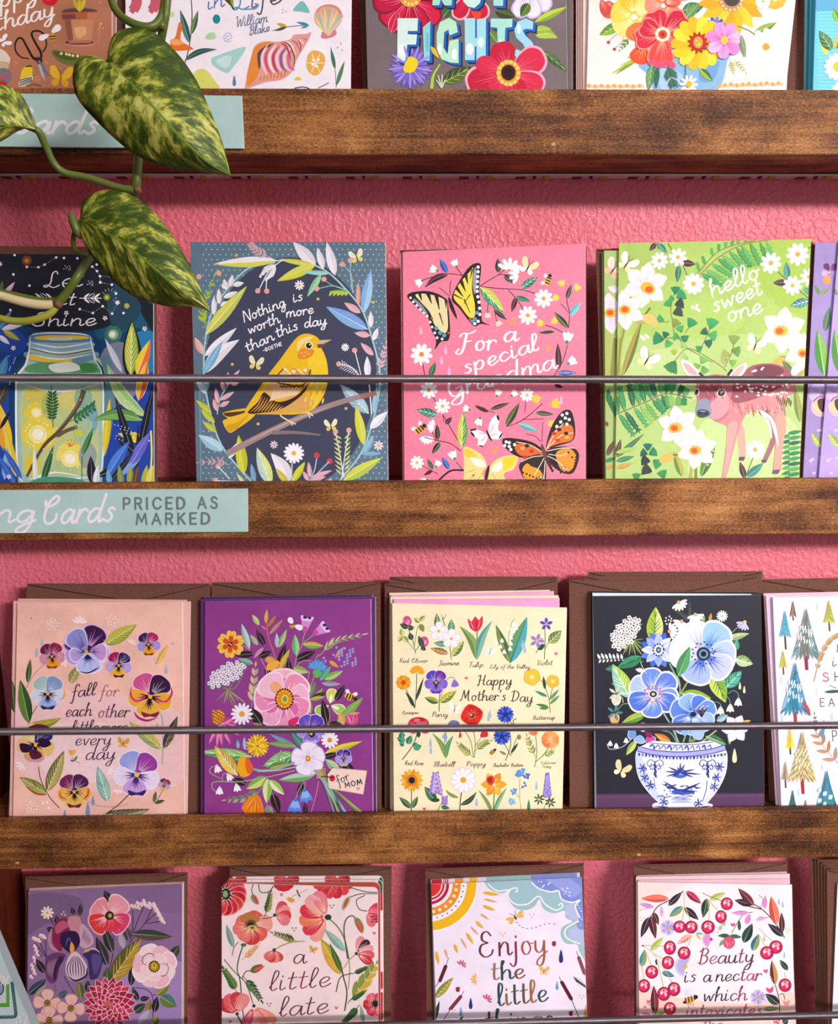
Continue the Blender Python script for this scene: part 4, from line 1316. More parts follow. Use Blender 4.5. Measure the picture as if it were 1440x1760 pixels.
PEACH = '#f7e6dc'
for k in range(4):
    card(1, 2.2 + k * 0.85, [(1002 - k * 4, -238), (1366 - k * 6, -238), (1352 - k * 5, 156), (1002 - k * 4, 156)], '#eecdc2',
         'pale peach card edge, %s behind the sunflower bouquet card' % ('first', 'second', 'third', 'fourth')[k], group='peach cards stacked behind the sunflower bouquet card', edge='#e9b9a8')
card(1, 1, [(1018, -245), (1394, -245), (1350, 156), (1008, 155)], PEACH, 'pale peach card with sunflower bouquet in a blue vase, top row', art_sunflower, (980, 0, 3.1304), mat=M_WASH)
envelope(1, 7, [(1060, -250), (1381, -250), (1382, 156), (1040, 156)], 'brown envelope showing between the sunflower card and the turquoise cards')
envelope(1, 5.9, [(1050, -246), (1357, -246), (1366, 156), (1040, 156)], 'darker brown envelope right behind the sunflower bouquet card')


def art_teal(a):
    a.d([(590 + (i % 12) * 40 + (i // 12 % 2) * 20, 220 + (i // 12) * 62) for i in range(12 * 23)], 12, '#a8e2ee')
    a.b([(560, -40), (1300, -40), (1300, 180), (700, 190), (560, 200)], '#5fa9cc')
    a.l(930, 380, 850, 160, 130, '#7fbf3c', '#4f9a3a', v='#cfe28c')
    a.b([(620, 700), (700, 760), (760, 940), (700, 960), (640, 880)], '#d6d34c'); a.l(820, 900, 595, 545, 200, '#3f6e3e', '#56864a', v='#a9c8a0', nv=3)
    a.l(880, 880, 960, 600, 120, '#d9b834', '#6d7a34', v='#f0dc7c', nv=3)
    a.f(930, 1190, 250, 14, ['#fbf4fa', '#f3e6f4'], '#ecc41c', 0.36, 0, pw=95, streak='#e2bce0', ns=2); a.f(1000, 1640, 190, 12, '#fbf4fa', '#ecc41c', .34, 0, pw=70)


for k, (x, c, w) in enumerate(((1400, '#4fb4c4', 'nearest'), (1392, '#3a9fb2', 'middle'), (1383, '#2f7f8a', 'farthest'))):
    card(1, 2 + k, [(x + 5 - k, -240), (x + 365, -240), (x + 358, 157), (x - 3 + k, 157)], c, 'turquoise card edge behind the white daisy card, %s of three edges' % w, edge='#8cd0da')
card(1, 1, [(1410, -240), (1772, -240), (1762, 158), (1397, 157)], '#6cc9de', 'turquoise dotted card with a white daisy, cut off at the right of the top row', art_teal, (1350, 0, 10.36))


# ------------------------------------------------------------------ second row
def art_jar(a):
    a.b([(-200, 380), (300, 340), (640, 640), (1040, 560), (1040, 1720), (-200, 1720)], '#17406c')
    a.b([(700, 300), (900, 330), (1040, 460), (1040, 640), (880, 640), (780, 700), (640, 680)], '#1f5a76')
    a.b([(-200, 560), (120, 660), (180, 760), (80, 900), (60, 1200), (100, 1700), (-200, 1720)], '#2348a0')
    a.b([(820, 760), (1040, 680), (1040, 1150), (900, 1140)], '#2c7fae'); a.b([(680, 820), (850, 760), (960, 1200), (700, 1230)], '#7f8598')
    a.b([(900, 1100), (1040, 960), (1040, 1700), (700, 1700), (720, 1250)], '#2448a4'); a.b([(650, 900), (750, 860), (760, 1250), (690, 1500)], '#5f8a96')
    a.b([(-200, 120), (1040, 120), (1040, 640), (960, 560), (900, 470), (700, 640), (300, 660), (100, 600), (-200, 600)], '#20242d')
    a.b([(720, 420), (820, 360), (950, 500), (860, 640), (760, 640)], '#27485a'); a.b([(740, 340), (900, 420), (1030, 480), (1030, 420), (860, 350)], '#1f4f78')
    # jar
    a.b([(205, 690), (300, 672), (520, 676), (600, 694), (628, 760), (630, 830), (690, 930), (690, 1640), (600, 1700), (180, 1700), (120, 1640), (110, 1030), (180, 880), (190, 800)], '#a3c3b8')
    a.b([(150, 1060), (400, 1090), (660, 1040), (660, 1300), (620, 1600), (200, 1640), (150, 1500)], '#c3cf8a')
    for x, y, rx, ry, c in ((240, 1100, 70, 60, '#d5c95c'), (240, 1210, 80, 70, '#e7d24a'), (480, 1120, 90, 70, '#d9d27a'), (260, 1350, 120, 110, '#e9d64c'), (470, 1500, 90, 100, '#efdf6c'), (600, 1250, 60, 120, '#7fb0b8'), (560, 1330, 70, 90, '#a8c8a0'), (220, 1560, 50, 70, '#e0c93a'), (400, 1600, 120, 70, '#b4c98c'), (560, 1110, 60, 80, '#8fb89a'), (330, 1160, 50, 90, '#b4bc6c'), (590, 1500, 60, 90, '#9aa8a0')):
        a.e(x, y, rx, ry, c)
    for x, y, r in ((245, 1210, 36), (255, 1355, 62), (470, 1520, 58)): a.e(x, y, r, r, '#f6e98e'); a.e(x, y, r * .6, r * .6, '#fbf6d8')
    a.d([(255 + 70 * math.cos(k * .5) * (0.4 + k % 3 * .4), 1355 + 70 * math.sin(k * .5) * (0.4 + k % 3 * .4)) for k in range(34)], 5, '#fffdf0')
    for k in range(7): a.s([(470, 1440), (440 + k * 14, 1410 - (k % 2) * 20)], 5, '#c98a34', smooth=False)
    a.b([(205, 690), (300, 674), (520, 678), (606, 694), (606, 730), (400, 740), (210, 730)], '#5a86aa'); a.b([(230, 704), (330, 690), (520, 692), (596, 702), (560, 716), (300, 722)], '#ecc83c'); a.b([(330, 706), (480, 702), (470, 724), (340, 724)], '#d5e0c8')
    a.b([(205, 735), (400, 752), (610, 735), (614, 770), (400, 788), (204, 768)], '#8db7d0'); a.b([(180, 800), (400, 850), (640, 800), (636, 850), (400, 900), (190, 850)], '#6f9ab4'); a.b([(190, 820), (300, 840), (470, 845), (460, 872), (300, 868), (200, 850)], '#ecc92c')
    a.b([(220, 880), (420, 870), (640, 880), (680, 940), (200, 940)], '#5f9a6a'); a.b([(330, 890), (480, 870), (540, 920), (380, 940)], '#dfe8d8'); a.b([(540, 890), (620, 880), (650, 930), (560, 940)], '#3f8a4c')
    for P, w in (([(205, 690), (300, 674), (520, 678), (606, 694)], 10), ([(204, 690), (200, 770), (188, 830), (170, 890), (120, 960), (108, 1060), (112, 1500), (130, 1640), (180, 1700)], 14), ([(606, 694), (618, 760), (636, 830), (640, 850), (690, 950), (694, 1100), (692, 1500), (670, 1640)], 14),
                 ([(205, 740), (400, 770), (614, 740)], 12), ([(200, 768), (400, 808), (618, 776)], 12), ([(188, 812), (400, 850), (640, 812)], 10), ([(140, 1010), (300, 1060), (500, 1060), (680, 1010)], 8), ([(180, 1660), (300, 1640), (500, 1650), (620, 1640)], 12), ([(220, 1640), (380, 1612), (560, 1640)], 9)):
        a.s(P, w, '#f3f6f4', 1)
    a.s([(200, 778), (400, 818), (616, 788)], 5, '#22323c'); a.s([(640, 850), (690, 930), (705, 1080)], 12, '#232a38', 1); a.s([(170, 860), (110, 940), (95, 1050)], 9, '#2c5a3c', 1)
    # twig and sprigs in the jar
    a.s([(565, 1060), (520, 1170), (400, 1330), (290, 1440), (180, 1640)], (34, 18), '#5f4c3c'); a.s([(380, 1370), (450, 1330), (520, 1306)], 26, '#6d5a48'); a.e(510, 1310, 10, 14, '#8a7460')
    a.s([(560, 1070), (500, 1190), (390, 1330)], 7, '#8f7a64', 1)
    a.s([(358, 1310), (350, 1150), (345, 1030)], 6, '#2f5f3c')
    for k in range(9):
        for sg in (-1, 1): a.l(352, 1090 + k * 20, 352 + sg * (50 - abs(k - 4) * 5), 1060 + k * 22, 17, '#235a36')
    a.s([(470, 1270), (560, 1220), (650, 1160)], 6, '#4a8a5c')
    for k in range(6):
        for sg in (-1, 1): a.l(500 + k * 24, 1255 - k * 16, 500 + k * 24 + 24 + sg * 6, 1255 - k * 16 + sg * 40 - 12, 22, '#3a7a4c')
    a.l(240, 1700, 230, 1440, 34, '#e7eee8'); a.l(280, 1700, 360, 1430, 46, '#2f6a3c', '#235a30'); a.l(550, 1500, 630, 1305, 40, '#4a8a4c', '#2f6a3a'); a.s([(550, 1690), (552, 1500)], 6, '#3a6a44')
    a.b([(180, 1690), (300, 1640), (500, 1650), (600, 1690), (560, 1720), (200, 1720)], '#4f9a7c')
    # plants outside the jar
    a.l(890, 1010, 885, 590, 130, '#1a1c22'); a.l(880, 960, 888, 600, 92, '#c4cf3c', '#8fae34', v='#eef0b4', nv=8)
    a.l(820, 940, 705, 710, 42, '#d9e2f2'); a.l(920, 960, 1010, 720, 80, '#f2d23c', '#e8743a'); a.l(930, 1130, 990, 860, 66, '#f0c840', '#e2683a', edge='#f6e6c4')
    a.l(985, 1240, 720, 880, 78, '#b9d88c', '#9ac874', edge='#e8f0d8', bend=-.1); a.l(700, 1500, 740, 1110, 50, '#e8d22c')
    a.l(960, 1260, 625, 1262, 76, '#7fb45c', '#5f9a4c', bend=.12, edge='#1f2630'); a.l(1010, 1400, 790, 1350, 56, '#ecd02c', edge='#f3eebc')
    a.l(915, 1560, 770, 1090, 54, '#20222c'); a.l(930, 1500, 1035, 1010, 50, '#20222c'); a.l(915, 1690, 930, 1280, 26, '#20222c'); a.l(910, 1480, 780, 1370, 46, '#20222c'); a.l(640, 1640, 860, 1460, 60, '#20222c', bend=.14)
    a.l(720, 1640, 870, 1400, 80, '#4f86d8', '#3a68c4'); a.l(790, 1640, 990, 1420, 80, '#5878dc', '#7fa4e8'); a.l(880, 1560, 1010, 1340, 70, '#6c6fd4'); a.l(740, 1680, 900, 1470, 40, '#222632'); a.l(620, 1690, 610, 1500, 60, '#20222c'); a.l(740, 1700, 725, 1590, 40, '#6fb4dc')
    for x0, x1, c in ((1010, 1030, '#d8d44c'), (870, 880, '#a4a84c'), (900, 930, '#6a4a34'), (820, 800, '#8aa04c'), (960, 990, '#b8b43c'), (990, 1020, '#e8dc5c'), (640, 660, '#e8eef0')): a.l(x0, 1710, x1, 1560, 44, c)
    a.s([(1005, 1690), (1020, 1500), (1015, 1330)], 12, '#e8e488')
    # left edge plants
    a.l(60, 1500, -20, 1120, 100, '#e8a334', '#f0c93c'); a.l(110, 1640, 30, 1300, 60, '#e8d43c'); a.l(0, 1320, 75, 1190, 26, '#20222c'); a.l(-20, 1160, 50, 1010, 70, '#4c4438'); a.l(-10, 1000, 50, 820, 60, '#4f9ac4'); a.l(30, 1660, 50, 1440, 50, '#7fb4e0'); a.l(150, 1660, 20, 1440, 40, '#2c5cc0'); a.l(110, 1700, -10, 1500, 50, '#3a64cc')
    a.l(10, 650, 190, 600, 40, '#dcd4e6'); a.l(20, 655, 135, 725, 40, '#a9a83a'); a.l(-10, 690, 65, 750, 34, '#e4e0ea'); a.l(-5, 650, 80, 520, 40, '#3f7fa8'); a.l(20, 430, 100, 330, 34, '#d8b8cc'); a.l(-20, 480, 20, 320, 50, '#4a5a34')
    # night sky lettering and stars
    a.t('Let', 290, 372, 552, 358, 54, 8, W, slant=0.3, contrast=.2); a.t('it', 412, 482, 500, 486, 44, 8, W, slant=0.3, contrast=.2); a.t('Shine', 215, 628, 640, 622, 46, 8.5, W, slant=0.25, contrast=.2)
    for sg in (-1, 1):
        bx = 455 + sg * 78
        a.s([(bx, 440), (bx + sg * 150, 440)], 5, W)
        for k in range(3):
            for s2 in (-1, 1): a.l(bx + sg * (30 + k * 34), 440, bx + sg * (70 + k * 36), 440 + s2 * 34, 14, W if (k + s2) % 2 else '#20242d', edge=None if (k + s2) % 2 else W)
    S = [(180, 230), (258, 232), (300, 215), (378, 166), (520, 172), (620, 228), (652, 258), (672, 292), (674, 334), (752, 350), (740, 296), (198, 356), (536, 514), (624, 540), (690, 494), (754, 544), (788, 470), (780, 408), (836, 376), (98, 150), (430, 170), (0, 210), (90, 280), (650, 214), (830, 540), (70, 520)]
    a.d(S, 9, W)
    for i, j in ((0, 1), (1, 2), (2, 3), (5, 6), (6, 7), (7, 8), (8, 9), (7, 10), (12, 13), (13, 14), (14, 15), (15, 16)):
        n = max(int(math.hypot(S[i][0] - S[j][0], S[i][1] - S[j][1]) / 14), 2)
        a.d([(S[i][0] + (S[j][0] - S[i][0]) * k / n, S[i][1] + (S[j][1] - S[i][1]) * k / n) for k in range(n)], 2.6, '#e6ecf4', 5)
    for x, y in ((446, 540), (706, 574), (790, 470), (972, 645), (90, 775), (60, 1640), (0, 210)): a.f(x, y, 17, 5, W, None, rot=18, pw=9)
    for x, y, r, c in ((180, 188, 34, '#7a4a26'), (180, 188, 16, '#d8822c'), (718, 434, 24, '#6f7a34'), (718, 434, 13, '#c4cc4c'), (852, 492, 18, '#b4b04c'), (760, 684, 58, '#3f7468'), (760, 684, 34, '#8fb88c'), (755, 684, 20, '#eef2e6'), (530, 1346, 28, '#cfd23c')): a.e(x, y, r, r, c)
    for k in range(8): a.s([(735 + 36 * math.cos(k * .5 + 3.6), 425 + 36 * math.sin(k * .5 + 3.6)), (735 + 54 * math.cos(k * .5 + 3.6), 425 + 54 * math.sin(k * .5 + 3.6))], 3, '#c9cfb8', smooth=False)
    a.d([(450 + 22 * math.cos(k * 1.1), 236 + 14 * math.sin(k * 2.3)) for k in range(8)] + [(606 + 18 * math.cos(k * 1.1), 340 + 14 * math.sin(k * 2.3)) for k in range(8)], 3.5, W, 6)
    a.d([(840 + (k * 37) % 90, 1130 + (k * 53) % 60) for k in range(12)] + [(770 + (k * 41) % 140, 1290 + (k * 29) % 110) for k in range(18)] + [(60 + (k * 31) % 60, 830 + (k * 47) % 200) for k in range(14)] + [(180 + (k * 67) % 460, 1050 + (k * 89) % 560) for k in range(46)], 4, '#eef4f4', 6)


envelope(2, 2, [(-85, 422), (268, 425), (270, 832), (-80, 836)], 'brown envelope behind the firefly jar card')
card(2, 0, [(-88, 436), (263, 438), (264, 832), (-78, 836)], '#1d3050', 'dark blue card with a glass jar of fireflies, lettered Let it Shine', art_jar, (0, 400, 3.911), mat=M_WASH)


def art_bird(a):
    dots = [(110 + c * 36 + (r % 2) * 18, 110 + r * 33) for r in range(46) for c in range(35)]
    inside = lambda x, y, k=1.0: ((x - 735) / (540 * k)) ** 2 + ((y - 930) / (735 * k)) ** 2 < 1
    a.d([p for p in dots if not inside(*p) and not (p[0] < 165)], 5, '#a9c6d2', 6)
    a.e(735, 930, 545, 738, '#42465b', n=48)
    a.b([(135, 95), (165, 95), (170, 1640), (135, 1640)], '#7292a6', 2) if False else a.s([(158, 940), (168, 1640)], 5, '#86a4b4', smooth=False)
    # wreath stems
    for P in ([(640, 225), (470, 262), (330, 400), (230, 560), (190, 760), (185, 930)], [(185, 930), (200, 1050), (240, 1230), (300, 1390), (400, 1520), (500, 1630)], [(640, 215), (800, 215), (960, 280), (1090, 400), (1190, 530), (1250, 700), (1300, 900), (1295, 1060), (1250, 1260), (1180, 1440), (1040, 1620)]):
        a.s(P, 10, '#a8d4d2')
    L, P_, Y, G, PK, BL = '#d9dc5c', '#f3eef2', '#d6d832', '#8fd0b8', '#e9b4bc', '#86b4e2'
    a.l(650, 212, 248, 236, 66, L, P_, v='#f5f3d0'); a.l(895, 248, 752, 95, 76, '#f4e9f0'); a.l(945, 268, 905, 130, 44, P_); a.l(1018, 308, 965, 95, 60, P_); a.l(895, 240, 648, 345, 66, Y, L); a.l(880, 240, 660, 205, 34, L)
    a.l(985, 296, 805, 285, 30, '#9fd8cc'); a.l(930, 300, 840, 445, 40, '#a4d8a0', '#7fc4a0')
    a.sprig([(620, 200), (520, 150), (470, 95)], 5, '#d9b0b0', 60, 16, '#d6aeb2', 6, 40)
    a.s([(690, 205), (600, 280), (535, 400)], 6, P_); a.s([(640, 240), (590, 320), (580, 400)], 6, P_)
    for k in range(5): a.l(640 - k * 22, 240 + k * 18, 560 - k * 6, 262 + k * 14, 20, P_); a.l(640 - k * 12, 246 + k * 18, 622 - k * 12, 322 + k * 6, 18, P_)
    PKD = '#eaa79a'
    a.d([(528, 406), (585, 408), (280, 293), (155, 316), (948, 332), (902, 392), (1064, 237), (1116, 213), (1142, 783), (1042, 870), (276, 1520), (258, 1608), (1021, 1300), (1106, 1290)], 17, PKD, 12); a.d([(902, 1450), (984, 1487)], 19, '#c8484c', 12)
    a.d([(392, 180), (910, 458), (366, 872), (530, 1250), (1088, 1152), (1260, 478)], 10, '#e0b84c', 10)
    # left leaves
    for x0, y0, x1, y1 in ((330, 400, 315, 330), (350, 380, 370, 305), (370, 370, 440, 355), (310, 450, 400, 410), (290, 500, 360, 475), (285, 490, 280, 390), (250, 560, 250, 440), (330, 390, 300, 360)): a.l(x0, y0, x1, y1, 34, P_)
    a.l(195, 685, 460, 375, 76, L, '#c9cc62', v='#f4f2cc'); a.sprig([(200, 640), (180, 530), (250, 320)], 6, '#a8c43c', 60, 14, '#a9c83c', 8, 35)
    a.l(190, 820, 395, 640, 58, P_, '#d8dbe8'); a.l(185, 930, 412, 715, 84, P_, bend=-.08); a.l(185, 930, 305, 725, 52, '#6cb0d6', v='#b9dcec', nv=7); a.l(182, 810, 128, 700, 46, PKD, '#e9c0b4')
    a.l(205, 1040, 205, 950, 30, '#7fb8d4'); a.l(200, 1060, 135, 960, 40, '#cfe0ea')
    a.s([(270, 1190), (290, 1090), (340, 1000)], 7, '#9fd0cc')
    for x0, y0, x1, y1 in ((275, 1120, 260, 1020), (270, 1170, 245, 1090), (290, 1100, 380, 1045), (285, 1140, 352, 1105), (310, 1040, 300, 960), (330, 1010, 415, 905), (335, 1010, 340, 920), (360, 1000, 410, 985)): a.l(x0, y0, x1, y1, 30, PK)
    for x0, y0, x1, y1 in ((235, 1180, 135, 1098), (255, 1240, 165, 1160), (265, 1300, 178, 1235)): a.l(x0, y0, x1, y1, 38, '#c6d23c')
    a.l(305, 1420, 150, 1320, 70, '#9cc8dc', '#b9dce6', v='#e0f0f4'); a.l(440, 1570, 405, 1320, 72, Y, '#c3c82c'); a.l(345, 1470, 400, 1370, 40, P_); a.sprig([(350, 1510), (260, 1490), (150, 1496)], 5, '#c8a4a8', 50, 14, '#cfa6ac', 5, 40)
    a.s([(276, 1520), (350, 1600)], 6, P_); a.s([(258, 1610), (480, 1618)], 6, P_); a.l(510, 1620, 485, 1500, 34, '#7fa8c8'); a.l(450, 1640, 395, 1565, 24, '#e9e4a8')
    # bottom leaves
    a.l(610, 1640, 522, 1400, 84, '#b9d8c0', '#dbe27c', v='#f0f4d8', nv=5); a.l(720, 1640, 610, 1435, 90, P_, bend=.1); a.l(720, 1630, 640, 1530, 40, '#d6c84c'); a.s([(742, 1640), (745, 1490)], 8, '#c9d2d8'); a.l(748, 1620, 828, 1490, 46, Y)
    a.daisy(757, 1436, 66, cc='#d9c23c', n=14, pw=20); a.daisy(792, 370, 32, n=9, pw=11); a.daisy(630, 1382, 26, c='#f0dce2', n=8, pw=9, cc='#b46a7c'); a.daisy(1082, 764, 26, n=9, pw=9); a.daisy(1294, 1388, 32, c='#f0dfe4', n=8, pw=12)
    a.s([(845, 1630), (885, 1550), (902, 1470)], 8, '#a8c4dc'); a.s([(845, 1630), (930, 1540), (980, 1490)], 8, '#a8c4dc')
    for x0, y0, x1, y1 in ((860, 1590, 850, 1490), (850, 1610, 815, 1550), (870, 1590, 1000, 1545), (865, 1610, 960, 1585), (985, 1630, 990, 1595), (820, 1640, 790, 1610)): a.l(x0, y0, x1, y1, 30, PK)
    a.s([(1075, 1590), (1040, 1400), (1021, 1310)], 6, P_); a.s([(1060, 1600), (1080, 1450), (1104, 1300)], 6, P_)
    for k in range(9):
        y = 1570 - k * 28
        a.l(1060, y, 1020 - k * 2, y - 34, 12, '#c9d88c'); a.l(1078, y, 1118, y - 40, 12, '#c9d88c')
    a.l(1070, 1610, 1315, 1465, 70, '#d3d94c', '#b9cc4c', v='#f2f0c0')
    # right leaves
    a.l(1200, 545, 1245, 275, 66, BL, '#a9cdea'); a.l(1165, 500, 1165, 350, 30, PKD); a.l(1180, 545, 1075, 480, 44, PK); a.l(1225, 650, 960, 505, 84, BL, '#7fa4dc', v='#d9e8f6'); a.l(1240, 690, 1140, 672, 40, PK); a.l(1262, 815, 1180, 735, 40, PK); a.l(1245, 640, 1245, 535, 34, P_); a.l(1262, 720, 1290, 640, 34, P_)
    a.l(1110, 420, 980, 410, 30, '#a9c83c'); a.s([(1110, 410), (1010, 375), (910, 392)], 5, G); a.s([(1110, 410), (1000, 370), (955, 340)], 5, G)
    for k in range(5): a.l(1000 + k * 24, 410, 980 + k * 26, 440, 16, '#c4d24c')
    a.s([(1130, 420), (1120, 300), (1070, 245)], 5, '#a9c8c0'); a.s([(1125, 400), (1115, 290), (1118, 220)], 5, '#a9c8c0')
    a.s([(1185, 950), (1165, 870), (1145, 790)], 6, P_); a.s([(1180, 950), (1120, 890), (1050, 872)], 6, P_)
    for k in range(8): a.s([(1070 + k * 13, 880 + k * 8), (1062 + k * 13, 845 + k * 9)], 4, P_); a.s([(1070 + k * 13, 880 + k * 8), (1048 + k * 14, 900 + k * 6)], 4, P_)
    a.l(1225, 960, 1222, 820, 44, P_); a.l(1232, 1185, 1050, 1000, 86, '#8fb4c8', '#a9c8d4', v='#e4f0f2', nv=6); a.l(1200, 1385, 1150, 1130, 60, Y, L); a.l(1240, 1280, 1352, 1170, 56, P_); a.s([(1250, 1190), (1235, 1000)], 8, P_)
    a.sprig([(1290, 930), (1320, 830), (1340, 740)], 5, PK, 50, 14, PK, 5, 40); a.l(1262, 1180, 1285, 1010, 36, '#9cc8dc'); a.l(1200, 1440, 1265, 1320, 40, '#8fc0d8'); a.l(1180, 1440, 1315, 1440, 30, '#7fb4d0')
    # branch, bird
    a.s([(330, 1440), (600, 1300), (900, 1165), (1110, 1095), (1280, 1055)], (40, 30), '#a38a88'); a.s([(620, 1305), (780, 1305), (925, 1320)], (26, 10), '#8c7674'); a.s([(430, 1380), (700, 1250), (1000, 1130)], 8, '#c9b0a8', 1); a.s([(1180, 1080), (1280, 1052)], 30, '#a26a60')
    a.s([(672, 1185), (680, 1205), (735, 1235), (770, 1252)], 9, '#efdca0'); a.s([(800, 1180), (850, 1180), (878, 1200)], 10, '#efdca0'); a.s([(735, 1235), (750, 1260)], 8, '#efdca0'); a.s([(850, 1190), (860, 1215)], 8, '#efdca0')
    a.b([(480, 1150), (310, 1178), (335, 1215), (305, 1235), (345, 1305), (400, 1280), (510, 1195)], '#efc02c'); a.b([(310, 1182), (420, 1170), (480, 1160), (440, 1180), (350, 1205)], '#5b3826'); a.b([(330, 1260), (400, 1240), (470, 1190), (400, 1275), (345, 1300)], '#d9a422')
    a.b([(755, 725), (800, 686), (850, 678), (905, 700), (930, 740), (935, 775), (965, 850), (974, 960), (950, 1060), (890, 1150), (790, 1188), (640, 1190), (480, 1185), (450, 1160), (540, 1020), (600, 930), (670, 840)], '#f0c01e')
    a.b([(850, 780), (930, 775), (965, 860), (972, 960), (940, 1070), (870, 1150), (870, 1000), (850, 880)], '#f6cf2e'); a.b([(700, 1090), (800, 1060), (880, 1100), (850, 1160), (700, 1180), (560, 1180)], '#e2ab5a'); a.b([(780, 730), (830, 700), (880, 700), (820, 740), (780, 790)], '#f5d98a'); a.b([(560, 1020), (640, 930), (700, 900), (620, 1010), (540, 1110)], '#f3c832')
    for k in range(16): a.s([(800 + (k * 37) % 150, 960 + (k * 53) % 150), (790 + (k * 37) % 150, 1000 + (k * 53) % 150)], 13, ['#f7dd92', '#e0a028', '#f3d060'][k % 3], 1)
    for k in range(26): a.e(700 + (k * 29) % 160, 905 + (k * 17) % 44, 13, 11, ['#f3e2b8', '#d99c3a', '#e9c06a'][k % 3])
    a.b([(640, 950), (690, 905), (720, 940), (700, 1000), (660, 1080), (560, 1130), (470, 1180), (540, 1080)], '#e6b878')
    a.b([(570, 1050), (650, 1110), (760, 1080), (840, 1000), (860, 930), (830, 1040), (740, 1120), (660, 1160), (560, 1180), (465, 1180), (530, 1110)], '#3a241c')
    for k in range(9): a.s([(640 + k * 20, 1010 - k * 2), (620 + k * 19, 1080 - k * 3), (600 + k * 18, 1110 - k * 6)], 15, '#f2d3ae', 1)
    for k in range(9): a.s([(560 + k * 16, 1070 + k * 8), (530 + k * 16, 1130 + k * 4), (480 + k * 22, 1178)], 7, '#e0aa3c', 1)
    a.s([(690, 900), (640, 960), (660, 990), (720, 1000), (780, 1010), (830, 990), (865, 905)], 7, '#4b2c20')
    for k in range(6): a.s([(670 + k * 26, 1002 + (k % 2) * 8), (684 + k * 26, 1018), (696 + k * 26, 1002)], 8, '#6d4226')
    a.b([(780, 815), (800, 778), (850, 770), (885, 785), (870, 820), (830, 838), (790, 838)], '#e88e2c'); a.d([(805, 800), (830, 795), (850, 808), (822, 820)], 9, '#f2a94a')
    a.e(852, 752, 26, 25, '#f6e6b4'); a.e(852, 753, 18, 18, '#1e1514'); a.e(858, 747, 5, 5, W)
    a.p([(906, 728), (930, 718), (998, 716), (945, 742), (905, 745)], '#d2b89a'); a.p([(905, 745), (945, 742), (985, 728), (940, 768), (908, 768)], '#6b4a3c')
    # lettering
    a.t('Nothing', 442, 606, 705, 500, 33, 7.5, W, slant=0.15); a.t('is', 752, 480, 815, 462, 32, 7.5, W, slant=0.2); a.t('worth', 470, 680, 668, 606, 33, 7.5, W, slant=.15); a.t('more', 708, 575, 880, 548, 32, 7.5, W, slant=.15)
    a.t('than', 462, 795, 632, 716, 33, 7.5, W, slant=.15); a.t('this', 652, 702, 785, 648, 33, 7.5, W, slant=.15); a.t('day', 822, 640, 965, 618, 33, 7.5, W, slant=.15); a.t('-GOETHE', 566, 795, 684, 752, 11, 4.5, W, font='b', slant=0.1)
    a.fly(515, 868, 48, '#f1e3bc', '#e7cf7c', 10); a.fly(1155, 190, 46, '#f3edca', '#e9d76c', -15); a.fly(992, 1262, 42, '#f3edca', '#e2c85c', -5)


card(2, 0, [(327, 416), (662, 416), (667, 831), (338, 832)], '#617a8a', 'slate blue dotted card with a yellow bird on a branch inside a leaf wreath', art_bird, (300, 390, 3.692))


